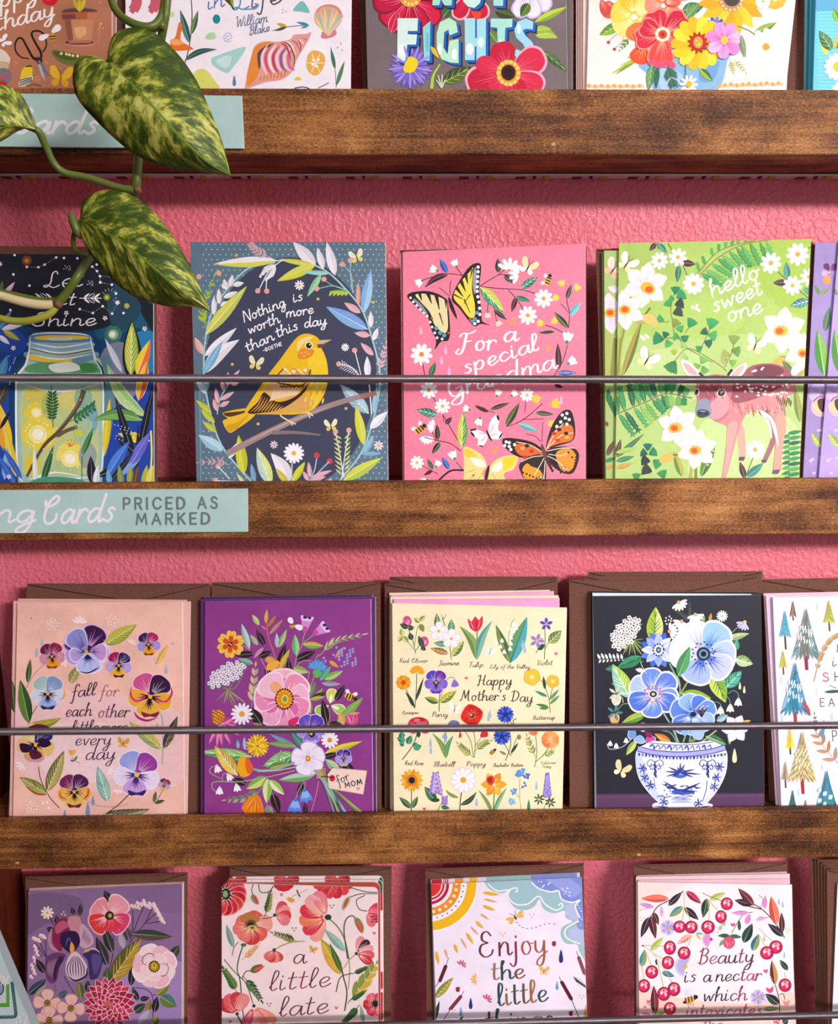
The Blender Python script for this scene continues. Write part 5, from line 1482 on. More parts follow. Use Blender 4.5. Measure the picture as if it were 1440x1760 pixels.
def art_grandma(a):
    rose, D = '#f27f98', '#33201f'
    a.d([(140 + c * 62 + (r % 2) * 31, 190 + r * 44) for r in range(34) for c in range(19)], 5, '#f8a3b4', 6)
    st = lambda P, w=5: a.s(P, w, D)

    def tul(x, y, r, ang, c=W, cap='#4f8a6c'): a.bell(x, y, r, c, ang, cap)
    # upper garland
    st([(240, 350), (330, 322), (420, 305), (520, 318)]); a.l(420, 308, 265, 395, 40, D, '#5c2230', bend=.1); a.l(412, 300, 362, 208, 40, '#2455a4', '#3a74c4', v='#8fb4e0'); tul(250, 350, 42, 150); tul(345, 285, 42, 200); st([(465, 255), (510, 318)]); tul(470, 258, 40, -115)
    st([(620, 390), (680, 350), (750, 308), (815, 250)]); st([(750, 310), (850, 315)]); a.l(745, 300, 740, 205, 40, '#2f3a2c', '#42523a'); a.l(780, 315, 842, 368, 34, '#3c2a2a', '#4a5a44')
    a.fan(815, 285, 84, -85, 130, 5, W, 26, '#d99a3c', 8); a.fan(880, 310, 70, 190, 130, 5, W, 22, '#d99a3c', 8)
    st([(620, 388), (760, 402), (900, 410), (1000, 440)]); a.l(890, 400, 1000, 325, 52, '#2f8a6c', '#226c58', v='#d4ece0', nv=4); a.l(625, 390, 785, 560, 76, '#c4d03c', '#3f9a6c', v='#eef4c0', nv=5)
    st([(810, 410), (870, 480), (920, 560)]); a.l(860, 455, 830, 555, 34, D, '#6c2434'); a.l(855, 455, 955, 485, 34, '#2f6f58', '#4a8a6c')
    a.daisy(1038, 466, 62, cc='#e9a03c'); a.daisy(935, 576, 62, cc='#e9a03c')
    st([(680, 470), (672, 560)], 4); tul(675, 555, 34, 90, '#f6cfc4'); a.l(715, 540, 800, 605, 30, '#3c4a34', '#2c2422'); st([(715, 510), (730, 600)], 4); tul(735, 610, 34, 60, '#f6d9b0')
    a.fly(938, 262, 58, '#f8e2a4', '#f7eef0', 25); a.bee(1068, 350, 34, -70)
    # right stem
    st([(1200, 660), (1208, 560), (1190, 480), (1210, 400)]); a.l(1188, 470, 1220, 375, 32, '#3a3c34', '#56584a'); a.l(1210, 580, 1280, 490, 38, '#4fb8c4', '#7fd0d4'); a.l(1200, 660, 1108, 555, 40, '#6a6a2c', '#2c3c2c')
    for x, y, an in ((1160, 390, -100), (1245, 415, -60), (1140, 470, 200), (1040, 630, 190), (1130, 625, -150)): tul(x, y, 38, an, '#f7d25c', '#d9a83c')
    st([(1190, 700), (1110, 660), (1050, 640)]); a.l(1110, 682, 1005, 690, 22, '#3c4a34'); st([(1205, 560), (1150, 500)], 4); tul(1190, 750, 56, -80, W); st([(1100, 980), (1160, 880), (1195, 770)]); a.l(1140, 930, 1130, 755, 40, '#3c2426', '#503036'); tul(1200, 890, 48, -35)
    a.l(1125, 950, 1255, 950, 34, '#2455a4', v='#b9d0ee', nv=5)
    a.daisy(244, 830, 72, cc='#e98a2c'); st([(250, 880), (270, 980), (330, 1130), (510, 1440)]); a.l(295, 980, 335, 880, 40, '#3f7f4c', '#2f6a44'); a.daisy(292, 1062, 58, cc='#e9a03c'); a.daisy(380, 1168, 52, cc='#e9b04c'); st([(380, 1210), (390, 1270)], 4)
    a.l(345, 1225, 212, 1190, 56, '#2f8a6c', '#246c58', v='#d4ece0', nv=4); a.l(398, 1285, 442, 1238, 30, '#5c2034', '#43202a'); a.l(505, 1440, 515, 1200, 68, '#c4cc34', '#5f9a44', v='#f0f2c4', nv=5)
    a.bee(232, 1320, 38, -40); a.fan(330, 1300, 50, 190, 120, 5, W, 18); a.fan(280, 1360, 56, 95, 120, 6, W, 18)
    st([(340, 1390), (310, 1330)], 4); st([(500, 1460), (430, 1410), (340, 1390), (260, 1370)]); a.l(350, 1390, 345, 1285, 34, D, '#4a4434'); a.l(365, 1402, 312, 1478, 36, '#3f6a44', D)
    a.daisy(214, 1535, 46, cc='#e9b04c'); st([(250, 1555), (350, 1610)], 4); a.l(318, 1580, 282, 1510, 28, '#3f5f3c'); a.l(316, 1585, 258, 1618, 24, '#5c2034'); tul(340, 1560, 36, -60)
    st([(520, 1585), (430, 1590), (340, 1665)], 12); a.l(425, 1580, 375, 1498, 36, '#2455a4', '#3a74c4', v='#a9c4e8'); st([(470, 1530), (510, 1580)]); tul(460, 1510, 46, -115); tul(280, 1645, 34, 160)
    st([(720, 1210), (660, 1190), (600, 1160)], 4); a.l(680, 1205, 590, 1165, 26, '#4a2c30'); a.l(690, 1190, 820, 1145, 28, D, '#4a5034'); tul(735, 1100, 38, -70); tul(830, 1098, 38, -40); tul(555, 1190, 36, 200); tul(625, 1245, 42, 110)
    st([(790, 1300), (860, 1280), (940, 1230), (1030, 1150)]); a.l(792, 1300, 882, 1145, 48, '#5f6a2c', '#3a4226'); a.daisy(930, 1095, 46, cc='#e9b04c'); st([(925, 1130), (915, 1210)], 4); tul(985, 1150, 48, -80, '#f7c94c', '#d9a83c'); tul(1085, 1160, 52, -15, '#f7c94c', '#d9a83c'); a.l(985, 1210, 1108, 1222, 32, '#3c4a34', '#5a6a44'); a.l(875, 1282, 1000, 1330, 38, '#7fc8c4', '#4fa8b0'); tul(1065, 1275, 40, 15, '#f7cf5c', '#d9a83c'); st([(900, 1255), (1040, 1250)], 4)
    a.l(1110, 1030, 1165, 1045, 24, D)
    for x, y, h in ((240, 676, 56), (402, 805, 60), (374, 870, 56), (424, 940, 60), (1152, 1130, 60)): a.drop(x, y, h, '#f0b4dc')
    a.d([(815, 612), (838, 602), (850, 625), (828, 632), (700, 1445), (722, 1455), (736, 1440), (715, 1472), (1060, 775), (1080, 785), (1065, 800)], 10, '#f2a24c')
    # swallowtail
    bk = '#2a1c1a'
    a.b([(150, 455), (185, 425), (300, 420), (400, 465), (418, 520), (430, 680), (415, 740), (370, 748), (330, 800), (338, 740), (300, 650), (285, 590), (200, 510)], bk, 4)
    a.b([(205, 440), (300, 440), (400, 480), (412, 560), (415, 660), (390, 690), (330, 640), (300, 560), (240, 490)], '#ead9a0', 4)
    a.b([(440, 470), (480, 370), (560, 255), (630, 245), (620, 380), (625, 470), (635, 560), (640, 615), (690, 640), (630, 632), (590, 648), (550, 610), (490, 530)], bk, 4)
    a.b([(452, 455), (490, 370), (560, 290), (580, 270), (572, 400), (590, 500), (590, 580), (555, 590), (500, 520)], '#efd94e', 4)
    for x0, y0, x1, y1, w in ((230, 430, 245, 480, 22), (285, 432, 310, 500, 26), (340, 445, 360, 540, 26), (400, 470, 405, 530, 16), (360, 560, 385, 640, 10)): a.s([(x0, y0), (x1, y1)], (w, 4), bk, smooth=False)
    for x0, y0, x1, y1, w in ((575, 275, 560, 340, 10), (530, 305, 545, 370, 26), (500, 350, 530, 420, 26), (470, 395, 515, 455, 24), (455, 440, 510, 470, 10), (520, 470, 560, 560, 8), (560, 440, 520, 500, 6)): a.s([(x0, y0), (x1, y1)], (w, 4), bk, smooth=False)
    a.s([(190, 465), (240, 520), (290, 585)], 24, '#8d93a0', 1); a.s([(594, 260), (590, 360), (590, 440)], 26, '#9aa0ac', 1)
    a.d([(172, 462), (190, 488), (212, 512), (236, 538), (258, 560), (280, 582), (300, 620), (312, 652), (330, 690), (345, 722), (378, 730)], 9, W); a.d([(612, 262), (612, 292), (610, 324), (608, 356), (606, 390), (606, 420), (610, 455), (618, 490), (622, 530), (624, 570), (612, 615), (590, 630)], 11, W)
    a.d([(340, 660), (365, 690), (392, 706)], 14, '#5fa0b4'); a.d([(606, 560), (592, 600), (575, 615)], 13, '#5f98c4'); a.d([(420, 690), (560, 605), (310, 595)], 9, '#c4552c')
    a.s([(420, 455), (440, 520), (475, 600)], 24, bk, 1); a.s([(425, 450), (390, 420), (358, 396)], 4, bk); a.s([(432, 445), (428, 400), (435, 350)], 4, bk)
    # white butterfly
    a.b([(555, 1325), (600, 1318), (660, 1345), (675, 1375), (640, 1430), (610, 1425), (610, 1380), (575, 1360)], W, 4); a.b([(680, 1345), (690, 1270), (735, 1220), (748, 1260), (742, 1320), (772, 1350), (750, 1382), (700, 1378)], W, 4)
    a.s([(560, 1325), (600, 1318)], 12, bk); a.s([(560, 1330), (590, 1368)], 14, bk, 1); a.s([(735, 1222), (748, 1262)], 16, bk, 1); a.s([(772, 1340), (748, 1380)], 12, bk, 1); a.s([(612, 1425), (650, 1430)], 10, bk, 1); a.s([(665, 1320), (682, 1360), (702, 1398)], 14, bk, 1)
    for P in ([(672, 1350), (610, 1340)], [(672, 1360), (625, 1400)], [(684, 1350), (720, 1280)], [(690, 1360), (740, 1345)]): a.s(P, 14, '#eec4cc', 1)
    # yellow butterfly
    a.b([(515, 1440), (560, 1438), (640, 1490), (668, 1560), (640, 1600), (660, 1700), (530, 1700), (520, 1590), (520, 1520)], '#f2d884', 4); a.b([(690, 1560), (760, 1500), (850, 1488), (872, 1510), (840, 1580), (780, 1608), (800, 1700), (680, 1700)], '#f2d884', 4)
    a.b([(520, 1450), (560, 1450), (600, 1490), (560, 1500), (525, 1490)], '#f0c63a', 4); a.b([(780, 1510), (850, 1495), (860, 1515), (820, 1570), (770, 1580)], '#f4cf2c', 4); a.b([(560, 1505), (640, 1520), (655, 1560), (600, 1560)], '#e9eed8', 4); a.b([(700, 1570), (760, 1525), (770, 1570), (720, 1600)], '#e9eed8', 4)
    for P in ([(600, 1600), (560, 1650)], [(650, 1590), (600, 1660)], [(700, 1600), (740, 1660)], [(530, 1600), (600, 1580)]): a.s(P, 8, '#cfb87c', 1)
    a.s([(684, 1550), (670, 1610), (655, 1690)], 22, '#32241e', 1); a.e(582, 1618, 8, 8, '#c8742c')
    # painted lady
    a.b([(1055, 1420), (1090, 1300), (1150, 1210), (1200, 1190), (1228, 1220), (1245, 1320), (1230, 1390), (1150, 1420), (1070, 1440)], bk, 4); a.b([(1062, 1430), (1100, 1340), (1150, 1300), (1215, 1290), (1235, 1340), (1220, 1390), (1140, 1410)], '#e2742c', 4)
    a.b([(1040, 1460), (960, 1400), (830, 1375), (770, 1385), (790, 1440), (880, 1500), (980, 1490)], bk, 4); a.b([(1030, 1470), (960, 1420), (880, 1410), (850, 1440), (890, 1490), (980, 1490)], '#d9682c', 4)
    a.b([(1050, 1480), (1080, 1440), (1180, 1430), (1250, 1450), (1270, 1500), (1240, 1590), (1200, 1610), (1140, 1590), (1080, 1540)], '#2c1c18', 4); a.b([(1120, 1470), (1200, 1440), (1250, 1490), (1230, 1570), (1180, 1600), (1140, 1560)], '#ea9430', 4)
    a.b([(1040, 1490), (960, 1490), (880, 1545), (900, 1620), (940, 1650), (1040, 1660), (1055, 1590)], '#33261f', 4); a.b([(930, 1540), (900, 1580), (920, 1640), (1000, 1660), (1040, 1640), (1010, 1580), (960, 1560)], '#eb9e30', 4)
    a.d([(1160, 1225), (1190, 1215), (1180, 1245), (1205, 1255), (1150, 1270), (1125, 1300), (1190, 1285), (795, 1400), (815, 1430), (825, 1450), (850, 1418), (815, 1405), (785, 1425)], 11, W)
    for P in ([(1060, 1440), (1120, 1330), (1170, 1280)], [(1065, 1440), (1150, 1360), (1230, 1340)], [(1060, 1460), (1160, 1440), (1240, 1440)], [(1060, 1490), (1120, 1520), (1190, 1580)], [(1035, 1470), (950, 1420), (860, 1400)], [(1035, 1490), (960, 1500), (890, 1530)], [(1045, 1500), (1000, 1580), (960, 1650)], [(1050, 1500), (1045, 1580), (1040, 1650)], [(1070, 1480), (1150, 1490), (1200, 1470)]): a.s(P, 5, '#efe2cc')
    for x, y, c in ((1105, 1345, '#c23a22'), (1140, 1320, bk), (1185, 1345, bk), (930, 1425, bk), (960, 1460, '#c8321e'), (920, 1500, '#c8321e'), (1130, 1390, '#d2421e'), (1190, 1370, '#f3b04c'), (900, 1440, '#f0a860')): a.e(x, y, 15, 12, c)
    a.d([(1150 + 12 * k, 1600 - (k % 2) * 6) for k in range(5)] + [(1250 - k * 3, 1500 + 18 * k) for k in range(5)] + [(905 + k * 22, 1600 + k * 9) for k in range(6)] + [(1200, 1470), (1225, 1500)], 7, bk)
    a.e(1168, 1572, 16, 9, bk, -30); a.e(1168, 1572, 10, 5, W, -30); a.e(1020, 1628, 14, 10, bk); a.e(1020, 1628, 8, 6, W)
    a.s([(1025, 1410), (1045, 1480), (1100, 1600)], 26, '#6b4634', 1); a.d([(1060 + k * 9, 1515 + k * 18) for k in range(5)], 9, bk); a.s([(1020, 1400), (985, 1365), (925, 1348)], 4, bk); a.s([(1028, 1400), (1030, 1340), (1034, 1275)], 4, bk)
    # lettering
    a.t('For', 480, 815, 722, 795, 60, 12, W, slant=.2, contrast=.45); a.t('a', 775, 750, 862, 742, 62, 12, W, slant=.2, contrast=.45); a.t('special', 518, 960, 1008, 800, 54, 11, W, slant=.2, contrast=.45); a.t('Grandma', 415, 1118, 1118, 920, 60, 11, W, slant=.22, contrast=.45)


envelope(2, 2.5, [(688, 430), (1008, 424), (1008, 827), (690, 830)], 'dark brown envelope edge behind the pink butterfly card')
card(2, 1.1, [(688, 436), (1003, 424), (1005, 827), (692, 829)], '#ee8aa0', 'pink card edge just behind the butterfly card', edge='#c96a80')
card(2, 0, [(692, 433), (1006, 419), (1006, 826), (695, 829)], '#f1829a', 'pink card with butterflies and daisies, lettered For a special Grandma', art_grandma, (660, 390, 3.789), edge='#e3a0b0')


def daffodil(a, x, y, r, rot=0, cx=0, cy=0, c='#efe6ec', lens=None):
    a.f(x, y, r, 6, c, None, rot=rot, pw=r * .56, tip=1, edge='#d8d8b8', streak='#d0bfcc', ns=3, lens=lens)
    a.e(x + cx * .5, y + cy * .5, r * .3, r * .24, '#e9b92c'); a.e(x + cx, y + cy, r * .26, r * .22, '#ee9220'); a.e(x + cx, y + cy, r * .16, r * .13, '#d9541c')
    a.d([(x + cx + r * .24 * math.cos(k * .7), y + cy + r * .2 * math.sin(k * .7)) for k in range(9)], r * .05, '#f4c53c')


def fan_leaf(a, x, y, r, ang, c, vein):
    t = math.radians(ang)
    r *= .84
    P = [(x, y)] + [(x + r * (1 + .05 * (k % 2)) * math.cos(t + (k - 4) * .16), y + r * (1 + .05 * (k % 2)) * math.sin(t + (k - 4) * .16)) for k in range(9)]
    a.b(P, c, 3)
    for k in (-3, -1.5, 0, 1.5, 3): a.s([(x, y), (x + r * .92 * math.cos(t + k * .2), y + r * .92 * math.sin(t + k * .2))], 2.4, vein, smooth=False)


def fern(a, P, L, w, cols, n=14, off=70, side=(1, -1), taper=True, sub=True):
    q = catmull(P, 10)
    a.s(q, 5, '#8a6a44', smooth=False)
    for k in range(n):
        i = int((len(q) - 2) * (k + .5) / n)
        x, y = q[i]
        an = math.atan2(q[i + 1][1] - y, q[i + 1][0] - x)
        LL = L * (1 - .75 * k / n) if taper else L
        for sg in side:
            t = an + sg * math.radians(off)
            c = cols[(k + (sg > 0)) % len(cols)]
            ex, ey = x + LL * math.cos(t), y + LL * math.sin(t)
            a.l(x, y, ex, ey, w * (1 - .4 * k / n), c)
            if sub:
                for m_ in range(4):
                    u = .25 + .18 * m_
                    for s2 in (-1, 1): a.l(x + (ex - x) * u, y + (ey - y) * u, x + (ex - x) * (u + .14) + s2 * w * .55 * math.sin(t), y + (ey - y) * (u + .14) - s2 * w * .55 * math.cos(t), w * .36, c)


def art_fawn(a):
    a.b([(150, 700), (500, 650), (1000, 620), (1300, 760), (1300, 1500), (150, 1500)], '#b4ce78'); a.b([(200, 760), (500, 700), (700, 800), (600, 1000), (250, 900)], '#bfd68a'); a.b([(700, 1100), (1100, 1060), (1250, 1300), (1000, 1460), (600, 1440), (620, 1250)], '#c3da8e'); a.b([(900, 80), (1300, 60), (1300, 480), (1050, 420)], '#a2c248'); a.b([(400, 480), (760, 420), (900, 560), (700, 640), (420, 620)], '#adcb62')
    G = ['#2f8a4c', '#3f9a58', '#246c44', '#57a85c']
    fern(a, [(640, 280), (760, 170), (900, 100), (1080, 70)], 150, 34, ['#4fa84c', '#3f9848', '#66b454'], 11, 75, (1,), False)
    fern(a, [(630, 270), (740, 150), (860, 100), (960, 80)], 60, 20, ['#5cae50', '#48a04a'], 9, 55, (-1,))
    fern(a, [(160, 1080), (330, 1010), (450, 960), (600, 985)], 170, 34, G + ['#8fc05c', '#6fae50'], 12, 78, (1,))
    fern(a, [(160, 1080), (330, 1010), (450, 960), (600, 985)], 165, 34, G, 12, 80, (-1,))
    for k in range(9): a.l(1150, 1190 + k * 30, 1235, 1175 + k * 30, 24, G[k % 4]); a.l(1165, 1200 + k * 30, 1115, 1215 + k * 30, 22, G[(k + 1) % 4])
    # maidenhair
    for P in ([(500, 660), (490, 560), (478, 470), (505, 360)], [(560, 690), (510, 640), (390, 650)], [(720, 780), (560, 690), (530, 640)], [(800, 830), (720, 770), (580, 700), (500, 770)], [(640, 720), (680, 640), (710, 560)], [(785, 810), (830, 720), (840, 650)], [(470, 545), (410, 550)], [(560, 610), (590, 570)]): a.s(P, 4, '#6a5a34')
    for x, y, r, an, c in ((505, 390, 56, -90, '#1f8a58'), (510, 410, 66, -30, '#2f9a60'), (500, 420, 40, 200, '#4aa85c'), (480, 460, 52, 230, '#46a858'), (500, 450, 62, -15, '#333c3c'), (490, 500, 66, -20, '#3c4a3a'), (490, 580, 62, -60, '#8a9a44'), (440, 540, 52, 200, '#4aa85c'), (580, 580, 66, -60, '#2f9a58'), (540, 610, 50, -110, '#4fae58'), (530, 640, 48, 200, '#46a858'), (535, 630, 52, 30, '#2f8a50'), (440, 650, 76, 190, '#2f8a58'), (440, 640, 44, -70, '#1f6c4c'), (450, 650, 52, 60, '#57b060'), (705, 590, 76, -75, '#3fa85c'), (690, 620, 50, -140, '#1f6a4c'), (690, 620, 62, 10, '#4fae58'), (670, 660, 54, 20, '#1f6f50'), (660, 690, 44, 150, '#3f9a58'), (838, 680, 68, -85, '#8aa84a'), (825, 710, 62, 10, '#6a9a4c'), (820, 740, 62, 190, '#a9b45c'), (805, 760, 50, 160, '#b4b46c'), (815, 770, 48, 30, '#8fbc50'), (505, 770, 86, 120, '#3f8a50'), (540, 700, 44, -60, '#a9cf68'), (580, 760, 56, 200, '#b4d46c'), (500, 740, 44, -100, '#a8cc3c'), (650, 790, 56, -60, '#7fbc5c'), (660, 800, 56, 70, '#6fb058'), (650, 800, 48, 170, '#7fbc5c'), (345, 1290, 52, -90, '#1f7a5a'), (350, 1310, 58, -25, '#2f8a5c'), (345, 1310, 50, 200, '#246a50'), (360, 1350, 62, 190, '#2c3a34'), (375, 1340, 66, 40, '#3f9a58'), (370, 1410, 70, 200, '#3c4038'), (440, 1450, 60, -110, '#3f9a50'), (280, 1460, 50, -90, '#3f9a50')): fan_leaf(a, x, y, r, an, c, mix(c, '#123020', .4))
    # daisies along the top right and left
    D = '#4a5a3c'
    for P in ([(405, 130), (400, 90)], [(520, 190), (460, 95)], [(545, 215), (590, 320), (610, 330)], [(1050, 215), (1140, 300), (1275, 415)], [(1210, 155), (1290, 112)], [(905, 1445), (950, 1330), (960, 1290)]): a.s(P, 5, D)
    a.l(395, 92, 355, 138, 30, '#6a2a34', '#4a3034'); a.l(405, 95, 455, 152, 34, '#2f7f6c', '#5aa08a'); a.l(540, 205, 620, 215, 40, '#5c2630', '#3c2a2c'); a.l(525, 220, 515, 320, 36, '#3f8a5c', '#2f6f50'); a.l(1150, 300, 1140, 200, 40, '#3f9a8a', '#2f7a6c'); a.l(1150, 320, 1065, 322, 40, '#3c2a34', '#5c2f3a'); a.l(1275, 425, 1165, 455, 54, '#3a8f86', '#2f6f74', v='#d9f0ea', nv=4); a.l(1285, 385, 1240, 350, 34, '#4f9a8a')
    a.daisy(412, 195, 50, n=9, cc='#e0a83c'); a.daisy(518, 175, 54, n=8, cc='#e0a83c'); a.daisy(608, 328, 62, n=10, cc='#e0a83c'); a.daisy(1052, 208, 62, n=9, cc='#e0a03c'); a.daisy(1208, 158, 66, n=9, cc='#e0a03c'); a.daisy(1178, 338, 56, n=9, cc='#e0a83c'); a.daisy(1272, 288, 52, n=8, cc='#e0a03c'); a.daisy(962, 1282, 58, n=10, cc='#e0a83c')
    a.l(905, 1450, 875, 1350, 36, '#3c2a2c', '#5c2f34'); a.l(915, 1440, 1010, 1360, 46, '#2f7f6c', '#3f9484')
    # daffodil stems and flowers
    for P, w in (([(210, 560), (180, 700), (170, 860)], 34), ([(300, 560), (250, 700), (190, 860)], 30), ([(180, 640), (165, 860)], 20)): a.s(P, w, '#b4b65c'); a.s([(p[0] + 6, p[1]) for p in P], w * .35, '#8a9040')
    a.l(200, 860, 310, 540, 46, '#a9963c', '#6d7a2c'); a.l(250, 530, 390, 545, 44, '#c9b25c'); a.s([(250, 525), (320, 510), (360, 465)], 10, '#6d6a2c'); a.b([(310, 510), (370, 505), (405, 550), (390, 572), (330, 550)], '#dfc06a'); a.l(235, 450, 268, 370, 30, '#3c4a24')
    daffodil(a, 330, 335, 128, -20, 22, 25); daffodil(a, 212, 480, 112, -95, 0, -4)
    a.s([(1190, 640), (1160, 610)], 12, '#4a5a2c'); a.s([(1060, 800), (1110, 750), (1190, 765)], 12, '#8a8a34'); a.b([(1060, 790), (1100, 750), (1180, 760), (1160, 790)], '#c9b04c'); a.l(1225, 1130, 1190, 920, 44, '#7a8a34', '#9aa44c'); a.l(1180, 850, 1120, 770, 40, '#5a7a34'); a.s([(1210, 900), (1240, 780), (1245, 720)], 30, '#a9ac54')
    daffodil(a, 1125, 595, 128, -25, -22, 5); daffodil(a, 1235, 720, 105, -85, 0, 10)
    a.l(1200, 850, 1235, 770, 34, '#e8b8b8')
    a.s([(620, 1330), (622, 1450)], 18, '#7a8a3c'); a.s([(600, 1360), (590, 1450)], 20, '#a9ac54'); a.l(650, 1440, 735, 1230, 56, '#5f8a3c', '#4a7034'); a.d([(690 + k * 8, 1370 - k * 20) for k in range(6)], 7, '#b9cc7c'); a.l(545, 1440, 495, 1290, 46, '#6a8a34', '#b4b04c'); a.b([(410, 1350), (440, 1310), (500, 1300), (490, 1340), (440, 1362)], '#d6b45c'); a.s([(490, 1310), (560, 1320)], 12, '#6d7a2c'); a.l(590, 1230, 570, 1170, 28, '#4a5a34')
    daffodil(a, 520, 1150, 118, -40, -24, 8); daffodil(a, 628, 1280, 112, -20, -16, 8)
    for x0, y0, x1, y1, c in ((160, 1330, 325, 1190, '#3f7a4c'), (165, 1320, 190, 1220, '#5c4038'), (160, 1350, 270, 1320, '#3f8a58'), (160, 1390, 260, 1360, '#c9a050'), (160, 1300, 290, 1270, '#a9c85c')): a.l(x0, y0, x1, y1, 30, c)
    # fawn
    a.l(890, 1330, 870, 1130, 40, '#eab4a0'); a.b([(865, 1150), (900, 1160), (906, 1330), (872, 1332)], '#e6a894'); a.p([(870, 1325), (906, 1322), (898, 1345), (868, 1345)], '#4a5058')
    a.b([(1015, 1040), (1080, 1130), (1085, 1220), (1030, 1345), (1005, 1345), (1055, 1210), (1040, 1140), (985, 1060)], '#a06a70'); a.s([(985, 1055), (1040, 1130), (1060, 1220)], 16, '#f7eae4', 1); a.p([(1000, 1340), (1034, 1338), (1025, 1358), (1000, 1356)], '#5a5058')
    a.b([(905, 830), (960, 795), (1060, 788), (1150, 820), (1195, 900), (1180, 960), (1120, 1010), (1130, 1100), (1140, 1160), (1115, 1280), (1110, 1400), (1065, 1420), (1075, 1300), (1075, 1130), (1040, 1060), (990, 1055), (920, 1070), (870, 1165), (836, 1290), (792, 1450), (772, 1450), (792, 1290), (805, 1160), (760, 1130), (720, 1110), (700, 1060), (800, 960), (850, 880)], '#d98a88', 5)
    a.b([(905, 830), (960, 795), (1060, 788), (1150, 820), (1190, 890), (1060, 950), (930, 1000), (840, 1010), (820, 930)], '#a1505c', 5); a.b([(960, 810), (1060, 795), (1130, 830), (1050, 870), (960, 870)], '#74323f', 5); a.b([(1060, 950), (1180, 910), (1175, 960), (1120, 1010), (1130, 1120), (1080, 1120), (1050, 1040)], '#dd8f8c', 5); a.b([(1090, 1080), (1140, 1110), (1130, 1200), (1105, 1390), (1070, 1400), (1085, 1200)], '#e8a08c', 5); a.b([(806, 1140), (862, 1130), (832, 1270), (796, 1420), (778, 1440), (796, 1280)], '#e6a39a', 5)
    a.s([(990, 1052), (1060, 1120), (1095, 1260)], 22, '#f8ece8', 1); a.p([(1066, 1400), (1106, 1396), (1095, 1422), (1060, 1420)], '#5c5660')
    for k in range(22): a.s([(830 + k * 14, 1000 + (k * 37) % 70), (845 + k * 14, 1040 + (k * 37) % 60)], 7, ['#c36a70', '#eab0a8', '#b65560'][k % 3], 1)
    for k in range(10): a.s([(1090 + k * 9, 960 + (k * 13) % 40), (1085 + k * 9, 1000 + (k * 13) % 40)], 6, '#6d2f34', 1)
    R = a.rnd.random
    for k in range(70):
        x, y = 850 + 310 * R(), 805 + 180 * R()
        if y > 800 + 90 * abs(x - 1020) / 150 - 10 and (x > 905 or y > 880): a.e(x, y, 7 + 5 * R(), 5 + 3 * R(), '#fbeef0', 60 * R() - 30, 8)
    a.b([(1180, 800), (1235, 770), (1240, 800), (1200, 850), (1170, 850)], '#f2dcd6')
    # head
    a.b([(535, 765), (580, 778), (630, 820), (665, 860), (620, 880), (560, 840)], '#f6e2dc'); a.b([(550, 785), (590, 800), (630, 850), (580, 840)], '#eba9a4'); a.s([(640, 840), (665, 862)], 14, '#2c2024')
    a.b([(915, 785), (870, 800), (815, 850), (790, 880), (850, 880), (900, 840)], '#f6e2dc'); a.b([(900, 795), (860, 815), (820, 865), (870, 850)], '#efb4ac'); a.s([(830, 820), (805, 856)], 14, '#2c2024')
    a.b([(640, 880), (720, 850), (800, 862), (830, 920), (820, 1000), (800, 1090), (740, 1120), (690, 1080), (640, 1095), (620, 1060), (630, 1000), (622, 940)], '#c4757a', 5)
    a.b([(650, 900), (720, 855), (790, 870), (760, 920), (700, 1000), (650, 1000), (640, 940)], '#a9565c', 5); a.b([(720, 1000), (800, 960), (810, 1050), (740, 1110), (690, 1080)], '#e79a9e', 5); a.b([(640, 1000), (690, 990), (710, 1050), (700, 1090), (640, 1095), (620, 1060)], '#8e93a8', 5); a.b([(628, 1062), (650, 1050), (690, 1058), (700, 1080), (660, 1098), (632, 1088)], '#39404e', 5); a.e(645, 1072, 9, 6, '#15181e'); a.e(680, 1076, 9, 6, '#15181e'); a.s([(640, 1060), (680, 1062)], 5, '#aab4c4', 1)
    a.e(768, 956, 28, 24, '#f4e4e0', -20); a.e(768, 957, 21, 18, '#181418', -20); a.e(775, 950, 5, 5, W); a.e(628, 950, 14, 20, '#f0dcd8', 15); a.e(626, 952, 10, 16, '#181418', 15)
    for k in range(14): a.s([(680 + (k * 41) % 120, 890 + (k * 23) % 90), (686 + (k * 41) % 120, 920 + (k * 23) % 90)], 6, ['#d98e8c', '#8a3f48'][k % 2], 1)
    # lettering, butterflies
    a.t('hello', 712, 405, 990, 290, 50, 10, '#fbfaf0', slant=.2); a.t('sweet', 722, 492, 1005, 384, 50, 10, '#fbfaf0', slant=.2); a.t('one', 806, 548, 1002, 492, 52, 10, '#fbfaf0', slant=.2)
    a.fly(225, 212, 56, '#fbf6ee', '#f3dfb0', 35); a.fly(342, 765, 62, '#fbf6ee', '#f0e0a8', 30); a.fly(965, 680, 58, '#fbf6ee', '#f4e4a8', 20)
    a.d([(605, 462), (628, 452), (625, 470), (640, 480), (310, 632), (335, 625), (322, 645), (345, 635)], 10, '#f4f6dc'); a.d([(1050 + 20 * math.cos(k), 435 + 20 * math.sin(k * 1.7)) for k in range(9)], 4, '#d9c87c')


